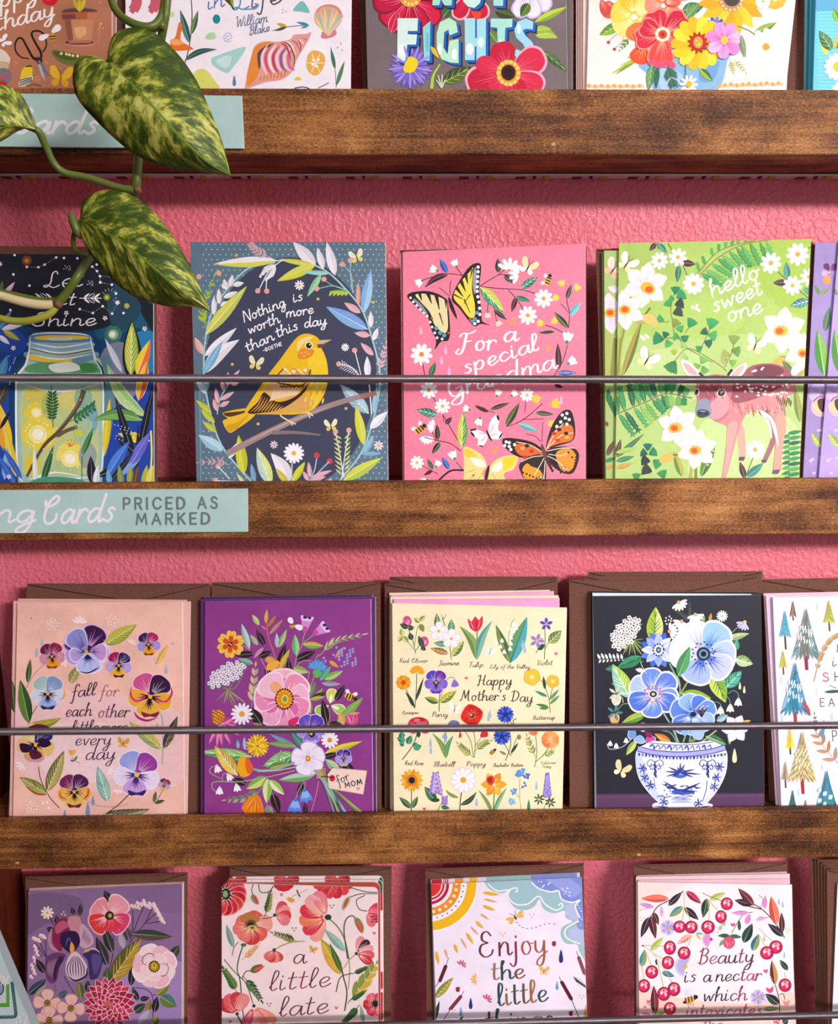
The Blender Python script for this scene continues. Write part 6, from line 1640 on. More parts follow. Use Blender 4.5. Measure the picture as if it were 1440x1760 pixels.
def art_fawn_back(a):
    a.fly(148, 245, 58, '#f3dcc8', '#eab98c', 35)
    a.s([(120, 560), (110, 700), (108, 860)], 30, '#b4b65c'); a.s([(160, 640), (140, 860)], 26, '#8a9040')
    daffodil(a, 128, 498, 112, -95, 0, -4, '#ead9ea'); a.l(180, 370, 115, 345, 40, '#ead9ea')
    for k in range(7): a.l(120 + k * 4, 930 + k * 14, 110 + k * 10, 1010 + k * 18, 24, ['#2f8a4c', '#246c44'][k % 2])
    a.l(105, 1120, 115, 1150, 20, '#8a4a3c'); a.l(110, 1320, 150, 1230, 30, '#5c4038'); a.l(100, 1350, 160, 1330, 26, '#3f8a58'); a.l(100, 1390, 160, 1370, 26, '#c9a050')


envelope(2, 3.6, [(1024, 428), (1398, 416), (1380, 823), (1036, 826)], 'brown envelope behind the green fawn cards')
card(2, 2.4, [(1034, 434), (1376, 426), (1372, 823), (1039, 825)], '#8fa85c', 'green card edge, third in the stack of fawn cards', edge='#7f9850')
card(2, 1.2, [(1038, 431), (1380, 423), (1374, 823), (1041, 825)], '#a9c072', 'green fawn card seen along its left side behind the front fawn card', art_fawn_back, (1010, 390, 3.349), edge='#93a85c')
card(2, 0, [(1064, 418), (1394, 411), (1373, 822), (1057, 824)], '#abc862', 'front green card with a spotted fawn and daffodils, lettered hello sweet one', art_fawn, (1010, 390, 3.349), mat=M_WASH, edge='#dbe6b8')


def art_violet(dx):
    def f(a):
        P = [(215 + dx, 285)]
        a.petal(215 + dx, 292, math.radians(-125), 60, 40, '#5c1a4c'); a.petal(220 + dx, 292, math.radians(-50), 60, 44, '#6c2a6c'); a.petal(210 + dx, 300, math.radians(170), 50, 40, '#c9a4dc'); a.petal(222 + dx, 300, math.radians(10), 56, 40, '#b48cd0'); a.petal(205 + dx, 310, math.radians(105), 66, 54, '#e69a3c'); a.e(212 + dx, 300, 6, 6, '#f3d26c')
        a.l(148 + dx, 450, 112 + dx, 380, 26, '#6f8a54'); a.l(150 + dx, 450, 210 + dx, 395, 30, '#7f9a58')
        a.l(180 + dx, 690, 214 + dx, 525, 50, '#4a7a4c', '#355c3c'); a.l(180 + dx, 980, 132 + dx, 675, 86, '#3f8a2c', '#7fb83c', v='#d4e8a8')
        a.f(165 + dx, 1100, 90, 6, ['#b4a0dc', '#c9b0e0'], None, rot=0, pw=90, streak='#e0c8f0')
        a.e(150 + dx, 1185, 62, 66, '#e2b4bc'); a.e(150 + dx, 1180, 46, 44, '#e9c88c'); a.b([(135 + dx, 1140), (180 + dx, 1130), (200 + dx, 1180), (170 + dx, 1220), (140 + dx, 1190)], '#4a1420'); a.s([(105 + dx, 1150), (140 + dx, 1120), (190 + dx, 1120)], 8, '#a83c6c')
        a.l(160 + dx, 1450, 92 + dx, 1355, 50, '#b4bc4c', '#7f9a34', v='#e8ecb0', nv=4)
        for x, y in ((100, 1530), (88, 1540), (150, 1520), (140, 1340), (160, 1335), (110, 1620)): a.e(x + dx, y, 12, 9, '#d9b4e4')
    return f


envelope(2, 4.8, [(1396, 420), (1730, 420), (1722, 822), (1385, 822)], 'dark brown envelope behind the lilac violet cards at the right end')
card(2, 2.2, [(1401, 417), (1738, 412), (1722, 820), (1380, 821)], '#9c86bc', 'lilac violet card seen as a strip between the fawn card and the front lilac card', art_violet(0), (1370, 390, 3.83), mat=M_WASH, edge='#7a6694')
card(2, 1.2, [(1442, 412), (1778, 408), (1752, 819), (1407, 820)], '#b39ad6', 'front lilac violet card, cut off at the right end of the second row', art_violet(112), (1370, 390, 3.83), mat=M_WASH, edge='#9a84c0')


# ------------------------------------------------------------------ third row
def art_fall(a):
    a.b([(100, 900), (400, 820), (900, 850), (1240, 1000), (1250, 1400), (900, 1500), (400, 1450), (90, 1300)], '#eec3c0'); a.b([(300, 1050), (900, 1050), (1000, 1200), (700, 1420), (300, 1350)], '#f1d0d0')
    for x, y in ((355, 365), (755, 340), (215, 1595), (1110, 1640)): a.d([(x + 46 * math.sqrt(k / 15) * math.cos(k * 2.4), y + 40 * math.sqrt(k / 15) * math.sin(k * 2.4)) for k in range(1, 16)], 5.5, '#fbe9e6', 6)
    a.fan(535, 360, 54, -85, 130, 5, '#fbe6e2', 16); a.fan(880, 495, 36, -60, 120, 4, '#f7e0dc', 10); a.fan(450, 610, 44, 160, 100, 4, '#f7e0dc', 12); a.fan(150, 1300, 46, 130, 120, 4, '#fbe6e6', 14); a.fan(730, 1340, 40, 40, 120, 4, '#fbe6e6', 10); a.fan(795, 1470, 36, 100, 100, 3, '#fbe6e6', 12)
    a.d([(290, 1565), (318, 1560), (326, 1600)], 9, '#fbe9ee')
    st = lambda P, w=5, c='#4a4a3a': a.s(P, w, c)
    st([(320, 610), (230, 700), (160, 820)], 4, '#8a7a74'); a.l(185, 760, 205, 595, 38, '#3a4a2a', '#56683a'); a.l(195, 1030, 135, 735, 88, '#5f7f34', '#34502a', v='#a4b86c'); st([(250, 910), (200, 1000), (190, 1040)], 5, '#5c3a34'); a.l(190, 1040, 415, 992, 60, '#a9a438', '#8a9034', v='#d8d48a', bend=.08)
    a.l(705, 500, 920, 365, 92, '#b4b22c', '#8f9a28', v='#dcd98a', nv=7); a.l(470, 760, 530, 640, 66, '#8a8048', '#a49a5c', v='#d8cfa0', nv=4); a.l(1050, 640, 1130, 500, 44, '#dca44c', '#e9bc6c', v='#f3dba0'); st([(1035, 590), (1050, 640)], 3, '#a89a8a')
    st([(1060, 900), (1090, 1000), (1095, 1150), (1090, 1310)], 7, '#8fa49c'); a.l(1100, 1200, 1195, 980, 64, '#43382c', '#5c4c34'); a.d([(1120 + (k % 4) * 14 + k * 1.5, 1170 - k * 9) for k in range(15)], 4, '#cfc0a0', 6); a.l(1085, 1205, 865, 1015, 74, '#8aa05c', '#c0b84c', v='#e0dc9c', nv=5)
    for x, y, h in ((245, 555, 70), (282, 490, 56), (1115, 670, 60), (590, 1610, 96), (625, 1550, 70), (435, 1640, 60), (1056, 1050, 50)): a.drop(x, y, h, '#7f92b8' if x > 300 and x < 1000 else '#9fb4c4')
    a.pansy(350, 580, 82, '#6a1440', '#d08aa4', '#e89a2c', rot=-8, top2='#8c1c4c', edge='#e8b8bc', lowtip='#8a4a1c')
    a.pansy(585, 545, 140, '#8a86c8', '#b49cdc', '#c0c4ee', rot=-6, top2='#3a1446', edge='#eadcf4', lowtip='#2c1646', sy='#dccdf4')
    a.petal(585, 540, math.radians(-64), 175, 160, '#3c1448', '#d9b8d8', '#b48abc', 6, r0=0); a.petal(580, 540, math.radians(196), 150, 60, '#5a2a72', '#c8a8dc', '#b48abc', 3, r0=0); a.petal(582, 545, math.radians(-128), 165, 140, '#8f8ccc', '#ded4f0', '#6a5aa4', 6, r0=0); a.petal(600, 545, math.radians(5), 116, 110, '#c794cc', '#f0dcf0', '#6a4a9c', 4, r0=0); a.petal(580, 550, math.radians(165), 110, 90, '#b6a0dc', '#eadcf4', '#7a66b4', 4, r0=0); a.petal(592, 550, math.radians(85), 140, 160, '#bcc0ec', '#e8e4f8', '#7f86cc', 6, r0=0)
    for k in range(7): a.s([(590, 570), (556 + k * 12, 620 - abs(k - 3) * 6)], (12, 3), '#1d1a44', smooth=False)
    a.s([(530, 680), (590, 690), (640, 668), (668, 650)], 10, '#2c1a44', 1); a.e(582, 550, 14, 14, '#e9a83c')
    for g in (-1, 1): a.s([(582 + g * 12, 545), (582 + g * 60, 520)], (8, 2), '#1d1a44'); a.s([(582 + g * 12, 550), (582 + g * 64, 548)], (8, 2), '#1d1a44')
    a.pansy(1000, 500, 74, '#2c1a50', '#a48cd4', '#eaa828', rot=-4, top2='#b01a5c', edge='#e4c4dc', lowtip='#7a3a14')
    a.pansy(800, 640, 82, '#a01654', '#b8a0d8', '#f0b030', rot=4, top2='#2f1252', edge='#eccad8', lowtip='#3a1a2c')
    a.d([(835 + (k % 4) * 14, 560 + (k // 4) * 16) for k in range(14)], 3, '#e0cdea', 5)
    a.pansy(322, 830, 108, '#9fc0bc', '#cfd4e8', '#a4b4e0', rot=0, top2='#7f98c4', edge='#f0d4d4', lowtip='#22285a', sy='#f0d8c0'); a.s([(435, 800), (430, 850), (400, 880)], 14, '#e8b04c', 1)
    a.pansy(1010, 850, 140, '#cf4f8c', '#ecaa2c', '#eab03c', rot=8, top2='#3a1440', edge='#f2d4dc', lowtip='#8c1a50', sy='#e25a7c')
    a.s([(885, 780), (880, 840), (920, 880), (980, 850)], 15, '#cf3f78', 1); a.s([(1060, 880), (1120, 880), (1155, 830), (1150, 785)], 15, '#c8386c', 1); a.s([(900, 950), (930, 990), (990, 1010), (1060, 990)], 16, '#a8245c', 1)
    a.pansy(240, 1170, 120, '#e0c48c', '#e8be6c', '#e0a040', mask='#241036', rot=6, top2='#302a6c', edge='#dcc8dc', lowtip='#c89ab4')
    a.b([(190, 1065), (240, 1035), (300, 1040), (330, 1065)], '#6a1a40')
    for x, y in ((175, 1195), (300, 1160), (240, 1240)): a.b([(x - 40, y - 30), (x + 20, y - 24), (x + 44, y + 10), (x + 6, y + 30), (x - 30, y + 22)], '#2a1236' if y < 1230 else '#5c1a34'); a.s([(x - 10, y), (240, 1185)], 10, '#2a1236')
    a.e(240, 1178, 10, 10, '#f0b43c')
    a.pansy(500, 1490, 108, '#7a1e5c', '#eaac40', '#e8b848', rot=-2, top2='#521a54', edge='#ecd0b8', lowtip='#6a1c4c', sy='#f4d48c'); a.s([(405, 1480), (408, 1520), (450, 1540)], 9, '#c03a5c', 1); a.s([(560, 1540), (590, 1510), (595, 1460)], 10, '#b02a54', 1)
    a.pansy(920, 1375, 142, '#9aa0e0', '#eadaf0', '#c8a0e0', mask='#3a2a6c', rot=8, top2='#9a3aa0', edge='#f4e8f4', lowtip='#3a2460', sy='#d0a8dc'); a.e(920, 1375, 17, 17, '#e8c04c')
    a.pansy(1105, 1445, 40, '#5a1a4c', '#c89ac4', '#e8b05c', rot=18, top2='#8c1c4c', edge='#f0d4d8'); a.s([(1095, 1480), (1050, 1560)], 3, '#6a6a4c'); a.l(1035, 1560, 1050, 1485, 24, '#5a6a4a'); a.l(1040, 1565, 1110, 1545, 24, '#4a5a3a')
    st([(258, 1320), (275, 1410), (330, 1520), (400, 1600)], 6, '#4a3430'); a.l(315, 1490, 432, 1212, 92, '#6a6430', '#a89c48', v='#dcd4a0', nv=7); a.l(320, 1505, 130, 1390, 76, '#9c9a44', '#6f7a34', v='#d8d090', nv=6, edge=None); a.s([(170, 1450), (240, 1500), (315, 1510)], 12, '#a84424', 1)
    a.l(725, 1560, 655, 1315, 84, '#6fa8a4', '#8fb8a0', v='#dceae0', nv=6); st([(560, 1530), (650, 1580), (780, 1590), (860, 1570)], 4, '#8a9cb8')
    st([(870, 1505), (780, 1590), (630, 1690)], 6, '#3c3430'); a.l(700, 1640, 1010, 1605, 74, '#4a4430', '#9a8c5c', v='#d4c8a4', nv=8, bend=.06)
    a.fly(828, 1164, 40, '#e0a03c', '#e8b45c', 8); a.petal(485, 1250, math.radians(-110), 44, 26, '#e6a23c'); a.petal(485, 1250, math.radians(-70), 48, 26, '#eab45c'); st([(485, 1250), (500, 1280), (540, 1298)], 3, '#6a6a5a'); a.l(500, 1282, 520, 1245, 14, '#5a6a44'); a.l(500, 1282, 470, 1278, 14, '#5a6a44')
    a.d([(210, 324), (1160, 494)], 5, '#8a5a50'); a.d([(600, 365), (700, 470)], 3, '#e0a8a0')
    ink = '#3a2340'
    a.t('fall', 478, 858, 640, 838, 42, 6.5, ink, slant=.35, contrast=.35); a.t('for', 668, 850, 792, 844, 38, 5.5, '#8a5a74', slant=.35, contrast=.35)
    a.t('each', 438, 985, 612, 978, 44, 6.5, ink, slant=.3, contrast=.35); a.t('other', 655, 990, 862, 985, 44, 6.5, ['#8a4a74', '#7a4468', '#5a3458', ink, ink], slant=.3, contrast=.35)
    a.t('little', 480, 1090, 655, 1085, 40, 6, ink, slant=.3, contrast=.35); a.t('more', 675, 1088, 850, 1084, 40, 6, ink, slant=.3, contrast=.35)
    a.t('every', 500, 1178, 742, 1174, 44, 6.5, '#40304c', slant=.3, contrast=.35); a.t('day', 570, 1275, 770, 1270, 48, 6.5, '#40304c', slant=.3, contrast=.35)


def side_leaves(a):
    a.l(100, 960, 78, 735, 60, '#3a4a2a', '#56683a')


envelope(3, 4, [(47, 1003), (361, 1003), (362, 1412), (11, 1413)], 'brown envelope behind the pansy card at the left of the third row', notch=.6)
card(3, 2.4, [(31, 1029), (320, 1031), (318, 1411), (14, 1412)], '#e6ab9c', 'pale pink card edge, third in the pansy card stack', edge='#c98a7c')
card(3, 1.2, [(23, 1033), (327, 1034), (321, 1411), (16, 1412)], '#eab4a8', 'pale pink card edge just behind the pansy card', side_leaves, (0, 980, 3.911), edge='#d09a8c')
card(3, 0, [(30, 1036), (313, 1034), (317, 1411), (22, 1412)], '#f2bfae', 'peach pink card with a ring of pansies, lettered fall for each other', art_fall, (0, 980, 3.911), mat=M_WASH, edge='#f0d4c8')


def umbel(a, cx, cy, rx, ry, rot, n, c, c2):
    R = math.radians(rot)
    pts = []
    for k in range(n):
        u, t = math.sqrt((k + .5) / n), k * 2.4
        x, y = rx * u * math.cos(t), ry * u * math.sin(t)
        pts.append((cx + x * math.cos(R) - y * math.sin(R), cy + x * math.sin(R) + y * math.cos(R)))
    r = math.sqrt(rx * ry / n) * 0.75
    for x, y in pts:
        for q in range(5): a.d([(x + r * math.cos(q * 1.26), y + r * math.sin(q * 1.26))], r * .62, c, 6)
    a.d(pts, r * .35, c2, 6)


def art_bouquet(a):
    a.d([], 1, W)
    D, S = '#2c1a22', '#8a9a6c'
    st = lambda P, w=5, c=S: a.s(P, w, c)
    # sprays at the top
    st([(620, 680), (590, 560), (550, 440), (540, 320)], 6, '#c87a4c')
    for x0, y0, x1, y1, w, c, c2 in ((535, 355, 543, 262, 26, '#d8b43c', None), (490, 370, 443, 298, 34, '#a9b86c', '#c4cc7c'), (550, 380, 605, 302, 26, '#b8784c', None), (560, 430, 650, 330, 28, '#c07c78', None), (540, 400, 500, 372, 14, '#c88a5c', None), (610, 520, 608, 420, 30, '#9fb4c8', '#b9ccd4'), (620, 520, 675, 398, 36, '#8aa85c', '#b4c47c'), (530, 510, 470, 400, 40, D, D), (480, 505, 430, 432, 34, '#8fa87c', '#a9bc8c'), (425, 530, 372, 358, 44, '#8fb8b0', '#b4d4cc'), (455, 560, 330, 575, 46, D, D), (480, 585, 575, 545, 44, D, D), (450, 630, 345, 595, 40, '#5f9a7c', '#7fb898'), (620, 660, 668, 495, 50, D, D), (625, 670, 697, 530, 40, '#e0a82c', '#b8a43c'), (700, 720, 682, 585, 40, D, D), (580, 720, 530, 650, 60, D, D), (740, 575, 730, 430, 50, '#5fb06c', '#9ccc8c'), (735, 605, 870, 545, 56, D, D), (785, 500, 925, 510, 46, '#d8a83c', '#6fae4c'), (720, 660, 825, 685, 50, '#8aa84c', '#b8c87c'), (900, 740, 970, 645, 44, '#3f9a8c', '#5fae6c'), (930, 735, 1055, 675, 44, '#7fae4c', '#a9c86c'), (910, 760, 1040, 765, 36, '#7f8a9c', '#9ca0a8'), (830, 850, 870, 750, 36, '#5f8a4c', None), (870, 850, 920, 795, 26, '#7fae4c', None), (840, 860, 950, 820, 30, D, D), (830, 870, 935, 850, 30, '#b8a83c', '#8aa83c'), (835, 970, 835, 870, 28, '#c8b84c', '#6f9a4c'), (960, 610, 1025, 655, 26, '#d8a44c', None), (1000, 590, 1060, 515, 26, '#c8944c', None)):
        a.l(x0, y0, x1, y1, w, c, c2)
    for P in ([(370, 500), (430, 540)], [(500, 590), (540, 680), (530, 750)], [(780, 480), (800, 410)], [(770, 500), (850, 440)], [(720, 680), (750, 560), (800, 480)], [(730, 660), (780, 610), (840, 610)], [(870, 600), (890, 560)], [(800, 800), (820, 720), (830, 680)], [(820, 830), (850, 740), (870, 690)]): st(P, 5, '#c89a8c' if P[0][0] < 700 else '#8fb06c')
    a.sprig([(890, 580), (1000, 480), (1180, 435)], 4, '#a9b878', 80, 12, ['#c4c88c', '#8aa868'], 7, 22)
    a.d([(1010 + (k * 37) % 130, 520 + (k * 53) % 130) for k in range(26)] + [(925, 590), (990, 570), (935, 610)], 9, '#8fa0dc', 6)
    # orange-and-yellow flower
    for k in range(6): a.petal(298, 498, math.radians(-85 + 60 * k), 96, 66, '#efc04c', None, '#c8401c', 6, notch=.1); a.petal(298, 498, math.radians(-85 + 60 * k), 56, 34, '#d0501c')
    a.e(298, 498, 14, 16, '#3a2220'); a.d([(294, 494), (303, 502)], 5, '#e9d0b4')
    # bells and bee at top
    for x, y, an in ((795, 420, -80), (850, 435, -32)):
        R = math.radians(an); ca, sa = math.cos(R), math.sin(R)
        P = lambda u, v: (x + u * ca - v * sa, y + u * sa + v * ca)
        a.b([P(0, -6), P(60, -30), P(110, -44), P(104, 0), P(112, 44), P(60, 28), P(0, 8)], '#d48ad0', 4); a.b([P(80, -30), P(112, -40), P(106, 0), P(114, 42), P(84, 26)], '#e8c4ea', 4); a.e(*P(102, -14), 14, 10, '#3c2050'); a.e(*P(104, 16), 12, 9, '#3c2050'); a.b([P(0, -6), P(40, -16), P(36, 12), P(0, 8)], '#c84a9c', 4)
    a.petal(720, 370, math.radians(-120), 60, 36, '#f0e6ee'); a.petal(720, 370, math.radians(20), 66, 40, '#f0e6ee'); a.e(712, 376, 18, 15, '#c8943c'); a.s([(700, 366), (726, 360)], 7, '#3a2222')
    a.fan(565, 610, 66, 60, 90, 5, '#eaa83c', 30); a.e(562, 602, 32, 22, '#d8a048'); a.b([(455, 590), (480, 540), (520, 520), (500, 560)], '#c88aa4')
    # queen anne's lace
    for k in range(9): a.s([(280, 800), (200 + k * 26, 880 + (k % 3) * 10)], 6, ['#8a9a4c', '#5f7a3c', '#b4b46c'][k % 3], 1)
    for k in range(6): a.s([(280, 800), (330 - k * 34, 790 - k * 4), (390 - k * 44, 690 + k * 14)], 6, '#7f8a5c'); st([(285, 800), (300, 880), (340, 940)], 10, '#7a8a4c')
    a.b([(135, 780), (170, 700), (280, 620), (400, 640), (390, 690), (300, 770), (200, 800)], '#6a5a78'); umbel(a, 270, 700, 140, 62, -30, 46, '#eee2f0', '#8a7a5c')
    # wheat-like sprig
    a.sprig([(440, 920), (450, 800), (465, 650)], 5, '#8fa098', 70, 18, ['#d0bc84', '#a8a88c'], 9, 35); a.sprig([(490, 900), (490, 800)], 4, '#8fa098', 50, 12, ['#c8b884', '#8fa0a4'], 5, 35)
    # big pink anemone
    for an, L, w, c in ((-92, 195, 190, '#eab0c0'), (-45, 190, 170, '#e890b4'), (-5, 165, 170, '#eeb4d0'), (40, 180, 190, '#e88ab4'), (100, 205, 190, '#ea98b8'), (140, 200, 190, '#eaa4c4'), (185, 190, 180, '#e68ab4'), (228, 190, 180, '#eeb8ce')):
        a.petal(655, 865, math.radians(an), L, w, c, '#f4d4e4', '#f8e0ea', 5); a.petal(655, 865, math.radians(an + 8), L * .72, w * .4, '#eaa878' if an % 3 == 0 else '#dc6aa4')
    a.b([(690, 1010), (740, 985), (760, 1000), (730, 1040), (690, 1044)], '#d82a6c')
    a.e(660, 865, 60, 70, '#d8841c'); a.d([(660 + 58 * math.cos(k * .3), 865 + 68 * math.sin(k * .3)) for k in range(21)], 7, '#3a1c1c'); a.d([(660 + 44 * math.cos(k * .5), 865 + 52 * math.sin(k * .5)) for k in range(12)], 7, '#f0b43c'); a.e(664, 866, 26, 32, '#d8c84c'); a.e(664, 866, 14, 18, '#8a8a34')
    # right cluster
    for k in range(9): a.petal(880, 668, math.radians(-160 + k * 20), 68, 18, ['#5f8ad8', '#4fa8d0'][k % 2], None)
    a.b([(850, 690), (880, 660), (910, 690), (880, 725)], '#5fae5c')
    for an, c in ((-80, '#c8d05c'), (25, '#a8cc6c'), (150, '#9cc45c')): a.petal(965, 905, math.radians(an), 105, 62, c, '#e8ecc0'); a.petal(965, 905, math.radians(an), 70, 20, '#f0f0dc')
    for x0, y0, x1, y1, w, c in ((1000, 880, 1065, 770, 44, D), (950, 1040, 915, 870, 56, D), (1010, 1030, 1190, 855, 60, '#7fb04c'), (1060, 1040, 1025, 945, 44, '#d8b04c'), (960, 1040, 1040, 1030, 40, D), (510, 1040, 430, 920, 70, D), (450, 1030, 510, 1040, 20, '#8a9a5c')): a.l(x0, y0, x1, y1, w, c, D if c == D else None)
    a.s([(960, 930), (965, 990), (950, 1050)], 5, '#8aae5c'); a.s([(1000, 960), (1040, 930), (1060, 935)], 5, '#9cb45c')
    a.bee(1100, 852, 38, 20); a.b([(1070, 1010), (1080, 970), (1120, 950), (1155, 975), (1150, 1030), (1110, 1045)], '#d8508c')
    for k in range(16): a.s([(1110, 1040), (1078 + (k * 23) % 76, 960 + (k * 31) % 50)], 5, ['#f0a0bc', '#b83a74'][k % 2], 1)
    a.l(1090, 965, 1170, 960, 18, '#d8a87c')
    a.e(216, 990, 46, 54, '#b8601c'); a.d([(180 + (k * 29) % 74, 945 + (k * 41) % 92) for k in range(34)], 6, '#eab04c', 6)
    for x1, y1 in ((370, 1010), (340, 1040), (150, 1170), (205, 1190), (300, 1170), (360, 1110), (240, 1180), (320, 990)): a.l(240, 1030, x1, y1, 38, '#c43a8c', '#e08ab8')
    a.f(375, 965, 75, 14, '#f0eaf6', '#e0a83c', .26, 0, pw=20); a.s([(415, 980), (460, 1000)], 5, '#8a9a5c')
    # violas, white flower
    a.pansy(840, 1070, 92, '#6a4ac0', '#a488dc', '#8a6cd4', mask='#1d1a24', top2='#5a3cb4', edge='#e6dcf6', lowtip='#c4b4ec'); a.e(845, 1100, 22, 24, '#2a3020'); a.e(840, 1098, 10, 9, '#e8d04c')
    for x0, y0, x1, y1, w, c, c2 in ((750, 1200, 560, 1100, 40, '#6f9ab0', None), (700, 1190, 560, 1170, 20, '#8aaac8', None), (800, 1200, 700, 1080, 50, '#4a8a7c', None), (740, 1180, 540, 1160, 40, '#7fa45c', None), (930, 1230, 1185, 1150, 46, '#e8cc2c', '#a4b83c'), (920, 1260, 1030, 1230, 40, D, D), (730, 1235, 515, 1320, 96, '#4f9a4c', '#7fb86c'), (680, 1300, 560, 1330, 50, '#c4b43c', '#6a8a3c'), (440, 1255, 90, 1220, 80, '#4f9a44', '#8abc6c'), (345, 1380, 190, 1180, 90, '#eac43c', '#c8a82c'), (610, 1300, 640, 1200, 20, '#8ab46c', None), (1030, 1355, 935, 1270, 60, '#8fb88c', '#b4cc9c'), (1130, 1365, 1020, 1260, 56, D, D), (405, 1440, 310, 1400, 50, D, D), (860, 1380, 622, 1410, 60, '#6faa5c', '#b4ccbc'), (540, 1390, 405, 1470, 70, '#c8d86c', '#7faa4c'), (550, 1400, 540, 1570, 64, '#8fb84c', '#d8e0a0'), (560, 1410, 660, 1510, 56, '#9cc05c', '#e0e8b0'), (580, 1500, 628, 1640, 60, D, D), (760, 1520, 780, 1420, 46, D, D), (800, 1640, 800, 1560, 30, D, D), (350, 1200, 345, 1140, 24, '#8fb4c8', None), (395, 1210, 390, 1120, 26, '#a4bce0', None)):
        a.l(x0, y0, x1, y1, w, c, c2, v='#e4ecd8' if w > 70 else None, nv=5 if w > 70 else 0)
    a.f(480, 1180, 78, 20, ['#ecc01c', '#d8a414', '#f4d44c'], None, pw=17); a.f(480, 1180, 50, 15, ['#f4d03c', '#e0a818'], None, rot=8, pw=14); a.f(965, 1140, 60, 12, '#f2ecf6', '#e08a2c', .26, 0, pw=20)
    for an in (-85, -20, 50, 110, 190): a.petal(820, 1265, math.radians(an), 110, 106, '#efe6f4', '#c4b4dc', '#d8c4e4', 4)
    a.e(820, 1264, 18, 20, '#d87a2c'); a.e(818, 1262, 9, 10, '#f0c04c')
    a.pansy(1058, 1262, 52, '#5a2aa0', '#b48cdc', '#a49ce0', top2='#3c1c80', edge='#d8c4f0', lowtip='#e0c04c')
    # orange bud, lily of the valley
    a.b([(345, 1300), (375, 1245), (420, 1270), (450, 1330), (420, 1380), (370, 1388), (348, 1350)], '#ecaa1c'); a.b([(400, 1260), (435, 1290), (452, 1335), (420, 1370), (400, 1330)], '#e8602c'); a.s([(450, 1335), (520, 1345), (620, 1330), (730, 1290)], 16, '#8fae8c'); a.s([(480, 1350), (600, 1345), (740, 1320)], 6, '#c4d0a8')
    st([(230, 1400), (160, 1360), (170, 1325), (205, 1318)], 5, '#a9b48c'); st([(240, 1420), (250, 1370), (280, 1370)], 5, '#a9b48c'); st([(240, 1500), (180, 1470), (190, 1420), (350, 1420), (540, 1390), (730, 1345)], 6, '#a9b48c'); st([(330, 1420), (340, 1450)], 4, '#a9b48c')
    for x, y, an in ((205, 1315, 75), (280, 1370, 60), (338, 1440, 80), (225, 1460, 90)): a.bell(x, y, 40, '#f4eaf6', an, '#e4dcea')
    # lower sprigs, poppies, bells
    a.sprig([(520, 1460), (400, 1530), (270, 1545)], 5, '#8a9a6c', 60, 14, ['#a8b488', '#6f8a5c'], 8, 40); a.sprig([(540, 1560), (560, 1620), (600, 1670)], 4, '#8a9a6c', 50, 10, '#9cae84', 6, 45)
    a.b([(385, 1620), (375, 1590), (420, 1530), (480, 1510), (510, 1560), (524, 1640), (490, 1660), (430, 1668)], '#e8841c')
    for k in range(8): a.s([(470, 1520), (395 + k * 16, 1610 + (k % 3) * 14)], 8, ['#f0b03c', '#d8601c'][k % 2], 1)
    a.s([(470, 1515), (500, 1470), (540, 1400)], 5, '#8aa45c')
    for x, y, an, r in ((735, 1545, 95, 62), (795, 1480, 80, 58)): a.bell(x, y, r * 1.2, '#5f8ae0', an, '#3c5ab0'); a.bell(x, y, r * .8, '#8fb4f0', an, '#4f6ac0')
    a.s([(735, 1540), (760, 1470), (790, 1420)], 5, '#9cb08c'); a.s([(795, 1475), (800, 1420)], 5, '#9cb08c'); a.s([(890, 1420), (870, 1520), (830, 1660)], 5, '#d08a9c')
    # stems, tag
    for k, (x1, c) in enumerate(((1000, '#6f9a8c'), (1040, '#a4c0c8'), (1080, '#5f9ac0'), (1090, '#b4a8dc'), (1030, '#8ab45c'), (1210, '#a9b86c'), (1180, '#7a8a4c'), (1060, '#3f7a5c'))): a.s([(860 + k * 8, 1340), (930 + k * 6, 1440), (x1, 1650)], 13, c)
    for k in range(7): a.s([(875, 1345 + k * 8), (940, 1330 + k * 12)], 6, '#c89a5c', smooth=False)
    a.p([(950, 1370), (985, 1325), (1215, 1345), (1190, 1505), (960, 1465)], '#f0d4c4'); a.s([(950, 1370), (985, 1325), (1215, 1345), (1190, 1505), (960, 1465)], 5, '#b08a8c', smooth=False)
    a.e(982, 1396, 20, 22, '#c81c3c'); a.s([(985, 1392), (940, 1385), (905, 1385)], 7, '#2c2024')
    a.t('for', 1020, 1440, 1100, 1400, 30, 5, '#3a3a4c', slant=.1, contrast=.3); a.t('MOM', 1072, 1460, 1188, 1432, 17, 6, '#3a3038', font='b', slant=0); a.heart(1156, 1464, 14, '#e88aa4')


envelope(3, 5.2, [(364, 1001), (654, 1000), (656, 1406), (362, 1408)], 'brown envelope behind the purple bouquet card', notch=.55)
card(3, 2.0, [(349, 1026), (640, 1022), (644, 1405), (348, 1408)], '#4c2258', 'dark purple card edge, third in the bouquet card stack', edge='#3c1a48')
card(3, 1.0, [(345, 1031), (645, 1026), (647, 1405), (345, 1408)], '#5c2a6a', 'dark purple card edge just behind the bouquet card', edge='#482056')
card(3, 0, [(352, 1034), (637, 1030), (641, 1405), (351, 1408)], '#8f3c88', 'purple card with a wildflower bouquet and a gift tag reading for MOM', art_bouquet, (320, 980, 3.911), mat=M_WASH, edge='#e0b8c8')


